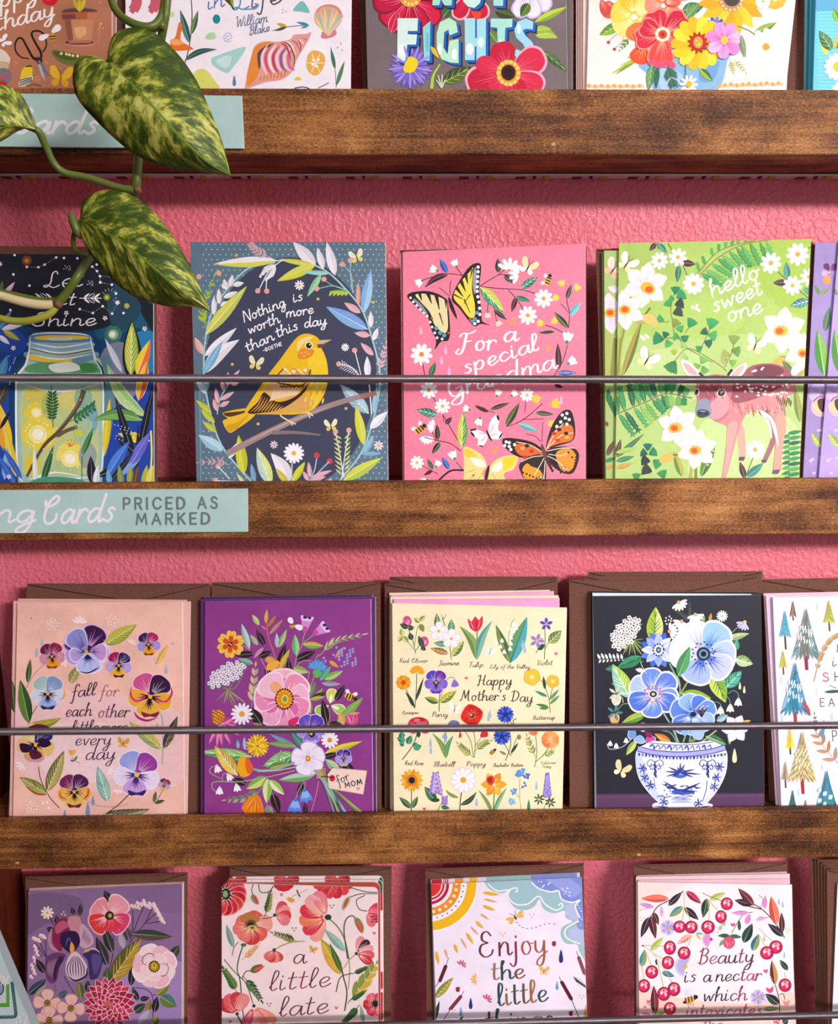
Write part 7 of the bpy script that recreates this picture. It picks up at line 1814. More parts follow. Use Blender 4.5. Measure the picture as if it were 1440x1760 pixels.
def art_garden(a):
    a.d([(140 + c * 26 + (r % 2) * 13, 235 + r * 26) for r in range(54) for c in range(45)], 3.2, '#f9f2d6', 5)
    G, DG = '#5f8a4c', '#2f4a34'
    st = lambda P, w=5, c=G: a.s(P, w, c)
    ink = '#4a3428'
    # clover
    st([(290, 560), (270, 470), (240, 390)], 5, '#4a5a4c'); st([(285, 550), (320, 500), (340, 480)]); st([(280, 520), (300, 400), (310, 370)], 4); st([(275, 530), (230, 470), (210, 440)], 4)
    for x, y, r in ((232, 345, 38), (348, 480, 36)):
        a.e(x, y, r * .8, r, '#d8508c'); a.d([(x + r * .7 * math.cos(k * 1.9) * (k % 3) / 2, y + r * .8 * math.sin(k * 1.9) * (k % 3) / 2) for k in range(16)], 6, '#f0a4c0', 6); a.d([(x + r * .7 * math.cos(k * 1.3), y + r * .8 * math.sin(k * 1.3)) for k in range(9)], 5, '#b83068', 6)
    for x0, y0, x1, y1, c in ((240, 390, 185, 360, DG), (240, 390, 280, 385, DG), (320, 350, 280, 320, '#8a9a3c'), (320, 345, 355, 305, '#8a9a3c'), (320, 360, 345, 415, '#7a8a34'), (200, 440, 195, 390, '#a4a84c'), (200, 440, 170, 480, '#8a9a3c'), (205, 445, 240, 490, '#8a9a3c'), (340, 520, 310, 440, DG), (335, 540, 350, 510, DG), (265, 470, 250, 420, DG)): a.l(x0, y0, x1, y1, 36, c, '#d4d48c' if c[1] in '8a' else None)
    # jasmine
    st([(530, 600), (520, 520), (500, 420), (470, 320)], 5, '#4a5a3c'); st([(480, 330), (495, 295)], 4); st([(480, 330), (462, 300)], 4)
    for x0, y0, x1, y1, w, c, c2 in ((440, 400, 432, 290, 44, '#3a6a44', '#5f8a4c'), (530, 430, 530, 330, 50, '#2f8a5c', '#4a9a6c'), (510, 500, 410, 490, 40, '#4a9a8c', '#3a7a6c'), (510, 560, 390, 525, 44, '#b47a2c', '#8a5a24'), (535, 580, 615, 475, 54, '#c4b83c', '#4a7a3c')): a.l(x0, y0, x1, y1, w, c, c2, v='#dce4c0', nv=4)
    for x, y in ((445, 410), (530, 460)): a.f(x, y, 62, 5, '#f4eef0', '#e0b04c', .16, -85, pw=44, edge='#d8ccd8')
    # tulip
    st([(700, 600), (703, 500), (702, 400)], 8); a.l(698, 600, 585, 375, 56, '#6a8a3c', '#8aa45c', bend=.12); a.l(705, 600, 805, 340, 50, '#4f9a8c', '#7fb8a4', bend=-.08)
    a.b([(640, 325), (665, 345), (690, 312), (715, 335), (738, 308), (740, 360), (715, 405), (690, 412), (655, 385)], '#d82a48'); a.s([(660, 345), (680, 400)], 8, '#f08a94', 1); a.s([(700, 325), (698, 400)], 8, '#a8182c', 1); a.s([(725, 335), (708, 395)], 7, '#f08a94', 1)
    # lily of the valley
    a.l(925, 625, 1040, 312, 96, '#5f9a6c', '#4fa8b0', v='#2f5f4c'); a.l(922, 620, 828, 365, 60, '#6f8a3c', '#4a6a3c', v='#c4cc8c')
    st([(920, 600), (915, 450), (940, 345), (960, 335)], 4, '#8aae6c'); st([(910, 580), (870, 490), (840, 460)], 4, '#8aae6c')
    for x, y in ((950, 360), (965, 385), (945, 405), (930, 450), (930, 490), (925, 525), (915, 385), (835, 485), (860, 510), (885, 545), (870, 470)): a.bell(x, y - 8, 22, '#f8f4f0', 90, '#e4e8d4')
    # violet
    st([(1155, 600), (1160, 480), (1158, 380)], 5, '#4a6a4c'); st([(1160, 520), (1140, 460), (1110, 465)], 4, '#4a6a4c'); a.l(1185, 490, 1270, 405, 70, '#5a7a3c', '#8a9a4c', v='#d8dcb0', nv=4); st([(1160, 530), (1185, 480)], 4, '#4a6a4c'); a.b([(1110, 520), (1140, 495), (1155, 510), (1140, 535), (1115, 535)], DG); st([(1140, 520), (1110, 540), (1098, 560)], 4, DG)
    a.f(1168, 362, 46, 5, '#5a44b0', '#e0b84c', .16, -90, pw=22, tip=1); a.f(1105, 475, 52, 5, '#9a7ac8', '#e0b84c', .16, -70, pw=24, tip=1)
    a.fly(790, 550, 34, '#f8f4f0', '#f0ecec', 20, '#4a3a34'); a.fly(552, 935, 40, '#f8f4f0', '#f0ecec', 10, '#4a3a34'); a.fly(690, 1640, 34, '#f8f4f0', '#f0ecec', 5, '#4a3a34')
    for x, y in ((1010, 500), (1024, 530), (390, 1160), (392, 1210), (490, 1130), (790, 970), (700, 1560), (1102, 1450), (780, 990)): a.drop(x, y, 60, '#a4c0d0')
    for x, y in ((1234, 560), (630, 725), (348, 1604)): a.heart(x, y, 12, '#d85a78')
    # row two
    for x0, y0 in ((205, 755), (300, 670)): pass
    st([(285, 930), (295, 800), (298, 690)], 5, '#4a6a4c'); st([(285, 930), (260, 870), (225, 800)], 5, '#4a6a4c'); a.f(208, 755, 50, 10, ['#eaa41c', '#e89018'], '#c8501c', .34, 0, pw=30); a.fan(300, 690, 50, -85, 160, 7, '#eaa41c', 24)
    for x0, y0, x1, y1 in ((290, 880, 345, 720), (300, 850, 330, 770), (280, 900, 220, 815), (285, 920, 240, 860)): a.l(x0, y0, x1, y1, 20, DG)
    st([(448, 950), (450, 880), (455, 800)], 7); a.l(452, 890, 565, 810, 56, '#c8b42c', '#5f8a34', v='#eae4a4', nv=3); a.l(445, 890, 350, 855, 44, '#3f6a34', '#a8a83c'); st([(460, 850), (500, 740), (540, 720), (555, 740)], 4)
    a.pansy(428, 755, 74, '#5a3ab0', '#7a5ac8', '#8a6ad0', top2='#6a2a9c', edge='#e4d8f0', mask='#2a1c40', lowtip='#4a2a98'); a.b([(530, 780), (550, 735), (582, 770), (560, 785)], '#8a6ad0')
    st([(1195, 960), (1185, 860), (1150, 760), (1130, 740)], 5, '#6a8a5c'); st([(1188, 880), (1210, 790)], 5, '#6a8a5c')
    a.f(1072, 718, 54, 5, '#eac03c', '#f4e08c', .3, -60, edge='#d8a42c', pw=52); a.f(1212, 748, 42, 5, '#e8b83c', '#f4e08c', .3, -40, edge='#d8a42c', pw=38)
    for x0, y0, x1, y1, c in ((1160, 800, 1148, 712, DG), (1175, 850, 1090, 810, '#4a8a6c'), (1190, 900, 1260, 840, '#6a9a5c'), (1185, 920, 1095, 900, '#4a8a4c'), (1190, 870, 1255, 800, '#6a9a6c'), (1185, 925, 1120, 930, '#5f8a3c')): a.l(x0, y0, x1, y1, 22, c)
    # row three
    st([(200, 1275), (270, 1180), (305, 1090)], 6, '#5a4a3c')
    for x0, y0, x1, y1 in ((220, 1150, 165, 1125), (200, 1130, 195, 1085), (235, 1170, 262, 1110), (275, 1200, 330, 1180), (280, 1190, 300, 1160), (215, 1165, 180, 1165)): a.l(x0, y0, x1, y1, 44, '#2f7a5c', '#4a9a78')
    for x, y, r, c in ((310, 1030, 70, '#c8203c'), (290, 1045, 54, '#d83a50'), (340, 1050, 46, '#e0506a'), (315, 1015, 40, '#b01830'), (300, 1010, 22, '#e06a7c'), (355, 1080, 30, '#d83a50'), (275, 1080, 30, '#d83a50')): a.e(x, y, r, r * .62, c)
    for k in range(5): a.s([(250 + k * 22, 1020), (280 + k * 18, 1040), (330 + k * 10, 1020 - k * 4)], 5, '#f08a98', 1)
    a.e(310, 1100, 14, 24, DG)
    st([(490, 1265), (485, 1160), (490, 1100), (540, 1020)], 5, '#7a9a5c'); a.l(492, 1265, 400, 1095, 34, '#7aa04c', bend=.1); a.l(495, 1265, 545, 1110, 34, '#5f9a5c', bend=-.1); a.b([(510, 1040), (530, 1010), (575, 1015), (580, 1040)], '#6a7ab8'); a.bell(490, 1100, 30, '#8aa4d8', 100, '#7a9a5c')
    st([(680, 1260), (660, 1150), (620, 1080)], 5, '#6a8a4c'); st([(685, 1260), (690, 1150), (670, 1030)], 5, '#6a8a4c'); st([(690, 1180), (740, 1110)], 4)
    a.f(668, 975, 64, 4, ['#d82a20', '#c81c1c'], '#2c201c', .24, 30, pw=110, edge='#e8584a', streak='#e8685a'); a.e(664, 972, 8, 8, '#c8c48c'); a.b([(725, 1120), (740, 1080), (775, 1090), (770, 1120)], '#d82a3c'); a.b([(580, 1120), (588, 1085), (600, 1110), (590, 1128)], '#c8402c')
    a.sprig([(680, 1260), (620, 1210), (580, 1170)], 4, '#8a9a4c', 50, 12, ['#a8a84c', '#6a8a3c'], 6, 40); a.sprig([(685, 1220), (740, 1170), (785, 1150)], 4, '#8a9a4c', 50, 12, ['#a8a84c', '#6a8a3c'], 6, 40)
    st([(895, 1280), (930, 1160), (905, 1000)], 5, DG); st([(930, 1250), (900, 1190), (870, 1140)], 5, DG); st([(935, 1240), (960, 1150), (985, 1110)], 4, DG); a.l(930, 1230, 980, 1160, 20, DG); a.l(900, 1240, 850, 1215, 18, '#8a8a4c'); a.e(985, 1122, 14, 18, '#8a8a4c'); st([(905, 1000), (950, 1040), (945, 1010), (970, 998)], 5, DG)
    for x, y in ((893, 970), (870, 1118)):
        for k in range(15): a.petal(x, y, math.radians(k * 24), 60, 18, ['#2f4ab8', '#4a6ad8', '#24389c'][k % 3], None, notch=.1)
        a.e(x, y, 18, 16, '#1f2c78')
    st([(1090, 1325), (1105, 1220), (1095, 1100)], 5, '#5f7a3c'); st([(1095, 1290), (1150, 1240), (1185, 1190)], 5, '#5f7a3c'); a.sprig([(1100, 1260), (1060, 1180), (1040, 1120)], 4, '#8a9a4c', 50, 12, ['#a8a84c', '#6a8a3c'], 5, 40); a.sprig([(1140, 1250), (1190, 1230), (1210, 1215)], 4, '#8a9a4c', 40, 10, ['#a8a84c', '#6a8a3c'], 4, 40)
    a.f(1195, 1140, 58, 5, ['#ea8a3c', '#f0a45c', '#e8783c'], None, -80, pw=70, streak='#f8c48c'); a.b([(1050, 1090), (1110, 1085), (1095, 1110), (1070, 1108)], '#e8784c')
    a.bee(806, 1222, 24, -40)
    # row four
    st([(260, 1640), (262, 1520), (265, 1440)], 6, '#4a5a34'); a.l(262, 1600, 180, 1525, 40, '#3a5a3c', '#5f7a4c'); a.l(264, 1600, 305, 1520, 36, '#5f8a4c', '#3a5a3c'); a.f(264, 1412, 78, 14, ['#eaa81c', '#e8b838', '#e0941c'], '#d87a2c', .5, 0, pw=32, tip=1); a.e(264, 1412, 22, 22, '#231c2a')
    st([(440, 1640), (450, 1590), (485, 1540)], 5, '#6a7a4c'); a.l(430, 1560, 350, 1455, 60, '#4a7a4c', '#2f5a3c', v='#b4c88c'); a.d([(425 + (18 + k * .55) * math.cos(k * 2.4) * .8, 1360 + k * 2.3 + 6 * math.sin(k)) for k in range(64)], 9, '#9a7ad0', 6); a.d([(425 + (14 + k * .9) * math.cos(k * 2.1) * .7, 1370 + k * 3.2) for k in range(40)], 6, '#c8b0e8', 6); a.d([(485 + 16 * math.cos(k * 2.4), 1520 + k * 2.4) for k in range(24)], 7, '#9a7ad0', 6); a.l(460, 1590, 520, 1600, 28, '#2f6a44'); a.e(422, 1545, 30, 14, DG)
    st([(585, 1640), (590, 1560), (600, 1480)], 7, DG); a.l(580, 1530, 490, 1475, 24, '#8a9a5c', bend=-.1); a.l(590, 1580, 700, 1490, 34, DG, bend=.1); a.f(610, 1410, 82, 11, '#f6f0f4', '#e8a01c', .24, 5, pw=36, edge='#d8ccd8')
    st([(810, 1640), (815, 1560), (820, 1480)], 8, '#5f8a4c'); a.l(808, 1640, 710, 1475, 26, '#8a9a5c', bend=.05); a.l(815, 1640, 905, 1460, 30, '#5f9a5c', '#8ab88c', bend=-.05)
    a.f(815, 1440, 86, 6, ['#eaa01c', '#f0b43c', '#e88c1c'], None, -35, pw=50, tip=1, streak='#f8d07c', ns=3); a.b([(765, 1400), (800, 1380), (818, 1400), (810, 1440), (780, 1440)], '#d8402c'); a.e(790, 1410, 16, 20, '#a82424')
    st([(1005, 1640), (990, 1530), (990, 1400)], 4, '#8a9a7c'); st([(990, 1530), (950, 1490)], 4, '#8a9a7c'); st([(995, 1470), (1020, 1450)], 4, '#8a9a7c'); a.l(1050, 1640, 1050, 1540, 22, '#4a8a5c'); a.l(1000, 1640, 950, 1610, 20, '#5f9a6c')
    for x, y, n, c in ((985, 1370, 10, '#5a8ad0'), (1035, 1385, 6, '#4a6ac0'), (950, 1485, 7, '#6a9ad8'), (935, 1555, 9, '#8ab4e0'), (1020, 1448, 3, '#5a7ac8'), (1005, 1350, 7, '#6a9ad8')): a.d([(x + 22 * math.cos(k * 2.4) * (.4 + .6 * k / n), y + 22 * math.sin(k * 2.4) * (.4 + .6 * k / n)) for k in range(n)], 9, c, 7)
    st([(1140, 1640), (1160, 1580), (1180, 1540)], 4, '#5a7a4c'); a.d([(1175 + (8 + k * .22) * math.cos(k * 2.4), 1365 + k * 2.1) for k in range(76)], 7, '#7a6cd0', 6); a.d([(1175 + (6 + k * .3) * math.cos(k * 1.9), 1380 + k * 3) for k in range(46)], 5, '#b4a8e8', 6)
    for x, y in ((1120, 1540), (1195, 1560)): a.f(x, y, 40, 7, '#3a5a3c', None, 10, pw=12, tip=1)
    # writing
    T = lambda s_, x0, y0, x1, y1, h, w=3.2, c=ink: a.t(s_, x0, y0, x1, y1, h, w, c, slant=.3, contrast=.3, caps=False)
    T('Red Clover', 178, 622, 370, 622, 15); T('Jasmine', 440, 640, 580, 638, 16, 3.6); T('Tulip', 645, 652, 742, 650, 17, 3.6); T('Lily of the Valley', 785, 660, 1058, 662, 13, 3); T('Violet', 1102, 640, 1208, 636, 17)
    T('Coreopsis', 198, 970, 310, 966, 11, 3); T('Pansy', 398, 985, 505, 985, 17, 3.6); T('Buttercup', 1075, 1005, 1225, 1002, 14); T('Red Rose', 215, 1310, 340, 1310, 15); T('Bluebell', 408, 1320, 550, 1320, 17); T('Poppy', 628, 1320, 760, 1315, 17, 3.8)
    T('Bachelor Button', 810, 1322, 1010, 1320, 12, 3); T('California', 1130, 1305, 1230, 1300, 9, 2.4, '#8a7a3c'); T('Poppy', 1140, 1328, 1200, 1326, 9, 2.4, '#8a7a3c')
    a.t('Happy', 702, 775, 935, 770, 34, 6, '#44302c', slant=.2, contrast=.3); a.t("Mother's", 590, 878, 895, 875, 35, 6, '#44302c', slant=.15, contrast=.3); a.t('Day', 925, 880, 1075, 888, 35, 6, '#44302c', slant=.15, contrast=.3)


CREAM = '#f4e7bd'
envelope(3, 6.6, [(669, 991.5), (958, 991), (962, 1400), (669, 1403)], 'rear brown envelope behind the yellow wildflower chart card', notch=.52)
envelope(3, 5.6, [(661, 1003), (958, 996), (962, 1400), (661, 1403)], 'front brown envelope behind the yellow wildflower chart card', notch=.52)
for k, (tl, tr, c, lb) in enumerate((((677, 1030), (961, 1028), '#e9a0cc', 'pink sheet edge directly behind the yellow wildflower chart card'), ((671, 1026), (959.5, 1023.5), '#f2deb4', 'cream card edge between two pink sheets behind the wildflower chart card'),
                                     ((672, 1023), (951.5, 1016), '#e6a4c4', 'pink sheet edge, third behind the wildflower chart card'), ((669, 1019), (944.5, 1014), '#f0d4c0', 'pale cream card edge, rearmost of the wildflower chart stack'))):
    card(3, 1.1 + k * 1.1, [tl, tr, (tr[0] + 1, 1400), (tl[0] + 1, 1403)], c, lb, edge='#f4e6cc')
card(3, 0, [(674, 1036.5), (974, 1044.5), (966, 1399), (677, 1403)], CREAM, "pale yellow wildflower chart card lettered Happy Mother's Day", art_garden, (640, 980, 3.911), edge='#fbf6e4')


def art_vase(a):
    DK, Wt = '#22222d', '#f3eef6'
    a.p([(200, 1515), (1320, 1505), (1320, 1640), (200, 1640)], '#5a3a5c'); a.d([(210 + k * 19, 1519 - k * .14) for k in range(58)], 11, '#5a3a5c', 6); a.s([(210, 1530), (1315, 1518)], 3, '#7a5a7c', smooth=False)
    a.d([((k * 197) % 1060 + 220, (k * 311) % 1280 + 220) for k in range(70)], 2, '#5a5a6c', 5)
    # queen anne's lace
    for k in range(8): a.s([(440, 490), (380 + k * 22, 600 - (k % 2) * 16)], 7, ['#a8b46c', '#6a8a4c'][k % 2], 1)
    for k in range(6): a.s([(440, 500), (400 - k * 6, 520 + k * 6), (310 + k * 40, 540 - k * 30)], 4, '#b4b890'); a.s([(445, 490), (490, 430), (500, 360)], 4, '#b4b890')
    for k in range(3): a.s([(450, 500), (520, 490 + k * 34)], 6, '#8aa45c', 1)
    umbel(a, 400, 450, 125, 72, -52, 44, '#f4eee8', '#6a6a54')
    a.sprig([(520, 640), (400, 620), (220, 625)], 5, '#5f8a6c', 1, 1, '#22222d', 1)
    for k in range(7): a.l(235 + k * 24, 622, 215 + k * 26, 588 - (k % 2) * 6, 16, '#f0ece8'); a.l(240 + k * 24, 626, 225 + k * 26, 650 - k * 3, 13, '#e8e4dc')
    # leaves
    for x0, y0, x1, y1, w, c, c2, v in ((590, 520, 600, 280, 110, '#a8c43c', '#d8dc8c', '#4a7a2c'), (510, 610, 345, 680, 70, '#2f8a5c', '#3f9a6c', '#1c4a34'), (340, 680, 268, 690, 40, '#2f7a5c', None, None), (430, 880, 315, 655, 110, '#8fc8b0', '#a8c83c', '#e0f0d8'), (760, 740, 820, 535, 80, '#3a8a4c', '#4fa85c', None), (970, 700, 1060, 910, 110, '#8ab43c', '#c4d45c', '#3f6a2c'), (1060, 810, 1165, 700, 84, '#2f8a6c', '#3f9a84', '#a8dcc8'), (1120, 620, 1240, 655, 76, '#6f9a4c', '#b4c88c', '#f0f0d0'), (1110, 570, 1135, 490, 60, '#2f7a5c', '#4a9a7c', '#c8e0d0'), (1070, 490, 1215, 455, 44, '#b8c88c', '#8aa86c', None), (770, 850, 965, 880, 76, '#8fae2c', '#c8d04c', None), (915, 390, 910, 320, 24, '#8fae5c', None, None), (955, 375, 965, 320, 22, '#d8943c', None, None), (530, 985, 375, 1045, 60, '#6a9a2c', '#a8bc4c', '#d8e09c'), (1000, 1030, 1075, 990, 44, '#7fa8b4', '#a8c8cc', None), (700, 1170, 590, 1112, 46, '#e0a03c', '#c87a2c', None), (470, 1160, 405, 1255, 44, '#c8d47c', '#8fae4c', None), (930, 1130, 1065, 1185, 60, '#3a7a4c', '#6a9a6c', '#e0ecd0'), (820, 1170, 870, 1145, 30, '#6a8a2c', None, None), (1090, 1120, 1085, 1185, 26, '#a8c85c', None, None)):
        a.l(x0, y0, x1, y1, w, c, c2, v=v, nv=5 if v and w > 60 else 0)
    for P, c in (([(690, 650), (760, 820), (720, 1010), (740, 1170)], '#7fa88c'), ([(810, 770), (740, 900), (710, 1030)], '#8fae5c'), ([(640, 960), (700, 1060), (750, 1170)], '#9cb8a8'), ([(780, 1170), (800, 1110)], '#8aa86c'), ([(820, 1170), (830, 1120)], '#6a9a8c'), ([(900, 1170), (1000, 1090)], '#a8b87c'), ([(640, 1090), (700, 1110), (740, 1180)], '#5f8a7c'), ([(680, 700), (740, 740), (760, 800)], '#8fb8a0')): a.s(P, 10, c)
    # small daisies, droplets
    a.sprig([(820, 390), (790, 340), (735, 310)], 3, '#4a5a54', 36, 6, '#4a5a54', 6, 35); a.sprig([(820, 390), (825, 310), (820, 240)], 3, '#4a5a54', 34, 6, '#4a5a54', 6, 30)
    for x, y, an in ((750, 250, 60), (860, 330, 80), (770, 375, 110), (690, 440, -10)): a.fan(x, y, 58, an, 150, 7, Wt, 17, '#d8a47c', 12)
    a.daisy(1036, 340, 38, n=13, cc='#d8a47c', pw=10); a.fan(1185, 380, 56, 120, 110, 6, '#c4bce8', 15, '#d8d08c', 12); a.s([(1185, 380), (1120, 430), (1060, 495)], 5, '#8aa07c'); a.s([(990, 370), (1020, 355)], 4, '#8aa07c')
    a.d([(668, 352), (690, 342), (702, 356), (684, 366), (700, 372), (664, 372), (642, 392), (672, 392)], 6, '#e8e4ec', 7)
    # anemones
    B1, B2 = '#b8c8ee', '#7f9ae0'
    for k in range(8): a.petal(617, 562, math.radians(22 + 45 * k), 122, 62, ['#3f62cc', '#5a7ad8'][k % 2], None, '#2f4ab0', 3, tip=1)
    for k in range(8): a.petal(617, 562, math.radians(45 * k), 112, 52, [B1, '#d8def4', '#9cb0e8'][k % 3], None, '#5a74c8', 3, tip=1)
    a.e(617, 562, 34, 38, '#d8dcec'); a.d([(617 + 34 * math.cos(k * .5), 562 + 38 * math.sin(k * .5)) for k in range(13)], 6, '#2a2a3c'); a.e(617, 562, 17, 20, '#2f3448'); a.e(617, 562, 9, 10, '#8fb0c0')
    for an, L, w, c, sk in ((-118, 215, 190, '#e4e4f4', '#b0bce8'), (-55, 225, 190, '#9cc4ec', '#5f8ad8'), (185, 215, 190, '#eceaf6', '#c8cce8'), (5, 205, 190, '#b4c8f0', '#5f7ed4'), (38, 205, 170, '#c0c8f0', '#5f74cc'), (110, 200, 190, '#a4b8ee', '#4f6ccc')):
        a.petal(912, 588, math.radians(an), L, w, c, '#f0ecf8', sk, 8)
    a.l(745, 735, 822, 540, 76, '#3f8a4c', '#4fa05c')
    a.d([(912 + (66 + (k % 2) * 12) * math.cos(k * .32), 588 + (66 + (k % 2) * 12) * math.sin(k * .32)) for k in range(20)], 6, '#2c2c40'); a.e(912, 588, 46, 46, '#23283a'); a.e(912, 588, 30, 30, '#6a9ac0'); a.e(912, 588, 19, 19, '#15161f')
    for an, L, w, c, sk in ((-150, 160, 130, '#a8c0ee', '#dce4f8'), (-95, 165, 130, '#6a8cdc', '#c4d4f4'), (-40, 175, 130, '#5f7edc', '#c8d4f8'), (12, 160, 120, '#7a96e2', '#e0e4f8'), (30, 160, 120, '#4f70d4', '#c4d0f4'), (95, 150, 130, '#6a8ce0', '#dce4fa'), (155, 165, 130, '#5074d0', '#b8ccf4')):
        a.petal(582, 852, math.radians(an), L, w, c, '#f0f0fa', sk, 6)
    a.d([(582 + (50 + (k % 2) * 10) * math.cos(k * .33), 852 + (46 + (k % 2) * 8) * math.sin(k * .33)) for k in range(20)], 8, '#c87a84', 6); a.e(582, 852, 34, 30, '#e8d8e0'); a.e(582, 852, 24, 21, '#1c1c26'); a.e(582, 852, 12, 11, '#b8c09c')
    for an, L, w, c in ((-160, 150, 130, '#5f86d8'), (-110, 135, 120, '#8fb4ec'), (-60, 130, 110, '#4f78d8'), (-20, 150, 110, '#6a90e0'), (30, 140, 120, '#9cbcf0'), (80, 130, 150, '#8fb0ec'), (140, 150, 120, '#5a80d4')): a.petal(845, 985, math.radians(an), L, w, c, '#c8dcf6', '#3f64c0' if an < 0 else '#dce8fa', 5)
    for k in range(9): a.s([(900, 1005), (860 + k * 10, 950 - (k % 3) * 10)], 4, '#2a2430', smooth=False); a.d([(860 + k * 10, 950 - (k % 3) * 10)], 6, '#e8c88c', 6)
    a.b([(830, 1100), (850, 1040), (900, 1060), (918, 1100), (900, 1150), (850, 1145)], '#a8c0f0'); a.b([(765, 1095), (800, 1085), (810, 1110), (785, 1125)], '#8fb4e8')
    # strawberries, small flowers
    for x, y in ((340, 890), (330, 1015)):
        a.b([(x - 30, y - 20), (x, y - 34), (x + 30, y - 20), (x + 26, y + 20), (x, y + 42), (x - 26, y + 20)], '#e8dcc4' if y < 950 else '#e0b46c'); a.d([(x - 16 + (k % 3) * 15, y - 14 + (k // 3) * 13) for k in range(10)], 2.6, '#a08a5c', 5)
        a.f(x, y - 40, 56, 5, '#4a8a8c' if y > 950 else '#c8d0b8', None, -90, pw=18, tip=1)
    a.s([(340, 850), (330, 800), (310, 780)], 5, '#a8b49c'); a.s([(345, 960), (380, 920), (420, 915)], 5, '#7aa88c'); a.s([(350, 850), (380, 880), (385, 910)], 5, '#c8d0b8')
    a.l(520, 700, 465, 690, 30, '#e8e0e0'); a.s([(540, 720), (510, 670), (500, 640)], 4, '#d8dcd8')
    for P in ([(960, 950), (990, 905), (1020, 915), (1030, 940)], [(1060, 860), (1085, 890), (1090, 920)], [(1075, 850), (1110, 830), (1140, 850), (1145, 880)]): a.s(P, 5, '#5f9a84')
    for x, y in ((1025, 940), (1090, 925), (1143, 885)): a.bell(x, y, 40, '#f0e8dc', 92, '#c8d0a8')
    for x, y in ((1153, 800), (1182, 825), (1118, 1262)): a.drop(x, y, 50 if y < 1000 else 96, '#e8dcb0')
    a.s([(450, 1140), (380, 1200), (300, 1215), (280, 1180)], 4, '#c8d0d0')
    for x, y in ((300, 1165), (340, 1180), (405, 1145), (440, 1115)): a.bell(x, y, 26, '#f0ecf0', 90, '#d8dcd8')
    a.petal(480, 1120, math.radians(190), 60, 70, '#6a9ae0', '#f0f0fa'); a.petal(500, 1115, math.radians(100), 60, 70, '#8fb4e8', '#f0f0fa'); a.petal(545, 1120, math.radians(60), 60, 66, '#c84a9c', '#f4e4f0'); a.petal(520, 1110, math.radians(-100), 70, 60, '#d8d0f0'); a.b([(530, 1100), (575, 1110), (570, 1140), (540, 1130)], '#8a1c5c')
    a.f(1125, 1080, 90, 6, Wt, '#e8d8a0', .12, -65, pw=52, tip=1, edge='#cfc8d8'); a.l(1170, 1040, 1225, 1028, 22, '#e8c03c')
    a.fly(375, 1352, 56, '#e8d49c', '#f0e4c0', 25, '#3a2c24')
    # blue and white bowl
    a.b([(590, 1570), (700, 1560), (860, 1560), (965, 1575), (965, 1600), (900, 1640), (650, 1640), (585, 1605)], '#e4e4f4', 4); a.s([(590, 1590), (700, 1600), (860, 1600), (965, 1588)], 14, '#3a4aa0', 1); a.d([(620 + k * 24, 1618 + (k % 2) * 6) for k in range(14)], 9, '#2f3f98', 6)
    a.b([(555, 1170), (600, 1160), (800, 1175), (930, 1160), (980, 1165), (1055, 1210), (1070, 1300), (1040, 1420), (970, 1530), (900, 1590), (780, 1605), (660, 1590), (570, 1520), (490, 1410), (465, 1290), (480, 1215)], '#eceaf6', 5)
    a.b([(465, 1290), (480, 1220), (520, 1300), (560, 1420), (640, 1540), (600, 1545), (500, 1420)], '#c8d0ee', 4); a.b([(1068, 1300), (1050, 1400), (980, 1520), (900, 1580), (1000, 1420), (1030, 1260)], '#d4d8f0', 4)
    BL = '#2f3f9c'
    a.s([(480, 1212), (600, 1238), (770, 1248), (940, 1232), (1055, 1205)], 34, '#a8a8e0'); a.s([(505, 1200), (600, 1222), (770, 1232), (940, 1216), (1040, 1190)], 6, BL); a.s([(480, 1228), (600, 1254), (770, 1264), (940, 1248), (1058, 1220)], 6, BL); a.s([(560, 1172), (700, 1186), (850, 1184), (975, 1166)], 5, BL)
    for k in range(11): a.s([(560 + k * 38, 1200 + 12 * math.sin(k * .3)), (575 + k * 38, 1184 + 10 * math.sin(k * .3)), (592 + k * 37, 1206 + 10 * math.sin(k * .3)), (580 + k * 38, 1210 + 10 * math.sin(k * .3))], 10 if k % 3 == 0 else 6, '#3a4cb0')
    for k in range(26):
        x = 490 + k * 22.5
        y = 1246 + 26 * math.sin(math.pi * (x - 480) / 580)
        a.b([(x - 8, y - 6), (x, y + 14), (x + 8, y - 6)], ['#2a3488', '#5f74c8'][k % 2], 3)
    def scroll(x, y, g=1, r=26):
        a.s([(x, y), (x + g * r, y - r * .5), (x + g * r * 1.6, y + r * .3), (x + g * r, y + r * .8), (x + g * r * .7, y + r * .2)], 5, BL)
    for x in (595, 940):
        for g in (-1, 1): scroll(x, 1300, g, 34); scroll(x, 1330, g, 22)
        for k in range(6): a.l(x, 1300 + k * 14, x + (8 if k % 2 else -8), 1326 + k * 16, 12, '#24307c')
        a.s([(x, 1290), (x, 1400)], 4, BL)
    a.b([(715, 1380), (740, 1350), (790, 1350), (805, 1385), (770, 1405), (730, 1400)], '#3f62c8'); a.b([(730, 1370), (770, 1355), (795, 1375), (760, 1385)], '#7f9ae0')
    for x1, y1 in ((655, 1360), (680, 1330), (660, 1395), (700, 1400), (860, 1345), (905, 1380), (850, 1400), (760, 1300), (740, 1330), (790, 1310)): a.l(760, 1368, x1, y1, 12, '#2f3c88')
    for k in range(26): a.l(650 + (k * 47) % 230, 1450 + (k * 31) % 90, 690 + (k * 47) % 230 - (k % 3) * 50, 1440 + (k * 31) % 90 + (k % 2) * 24, 9, ['#24307c', '#3f5ab8', '#6a84d0'][k % 3])
    a.b([(700, 1495), (750, 1475), (830, 1485), (850, 1505), (760, 1512)], '#3a56b8')
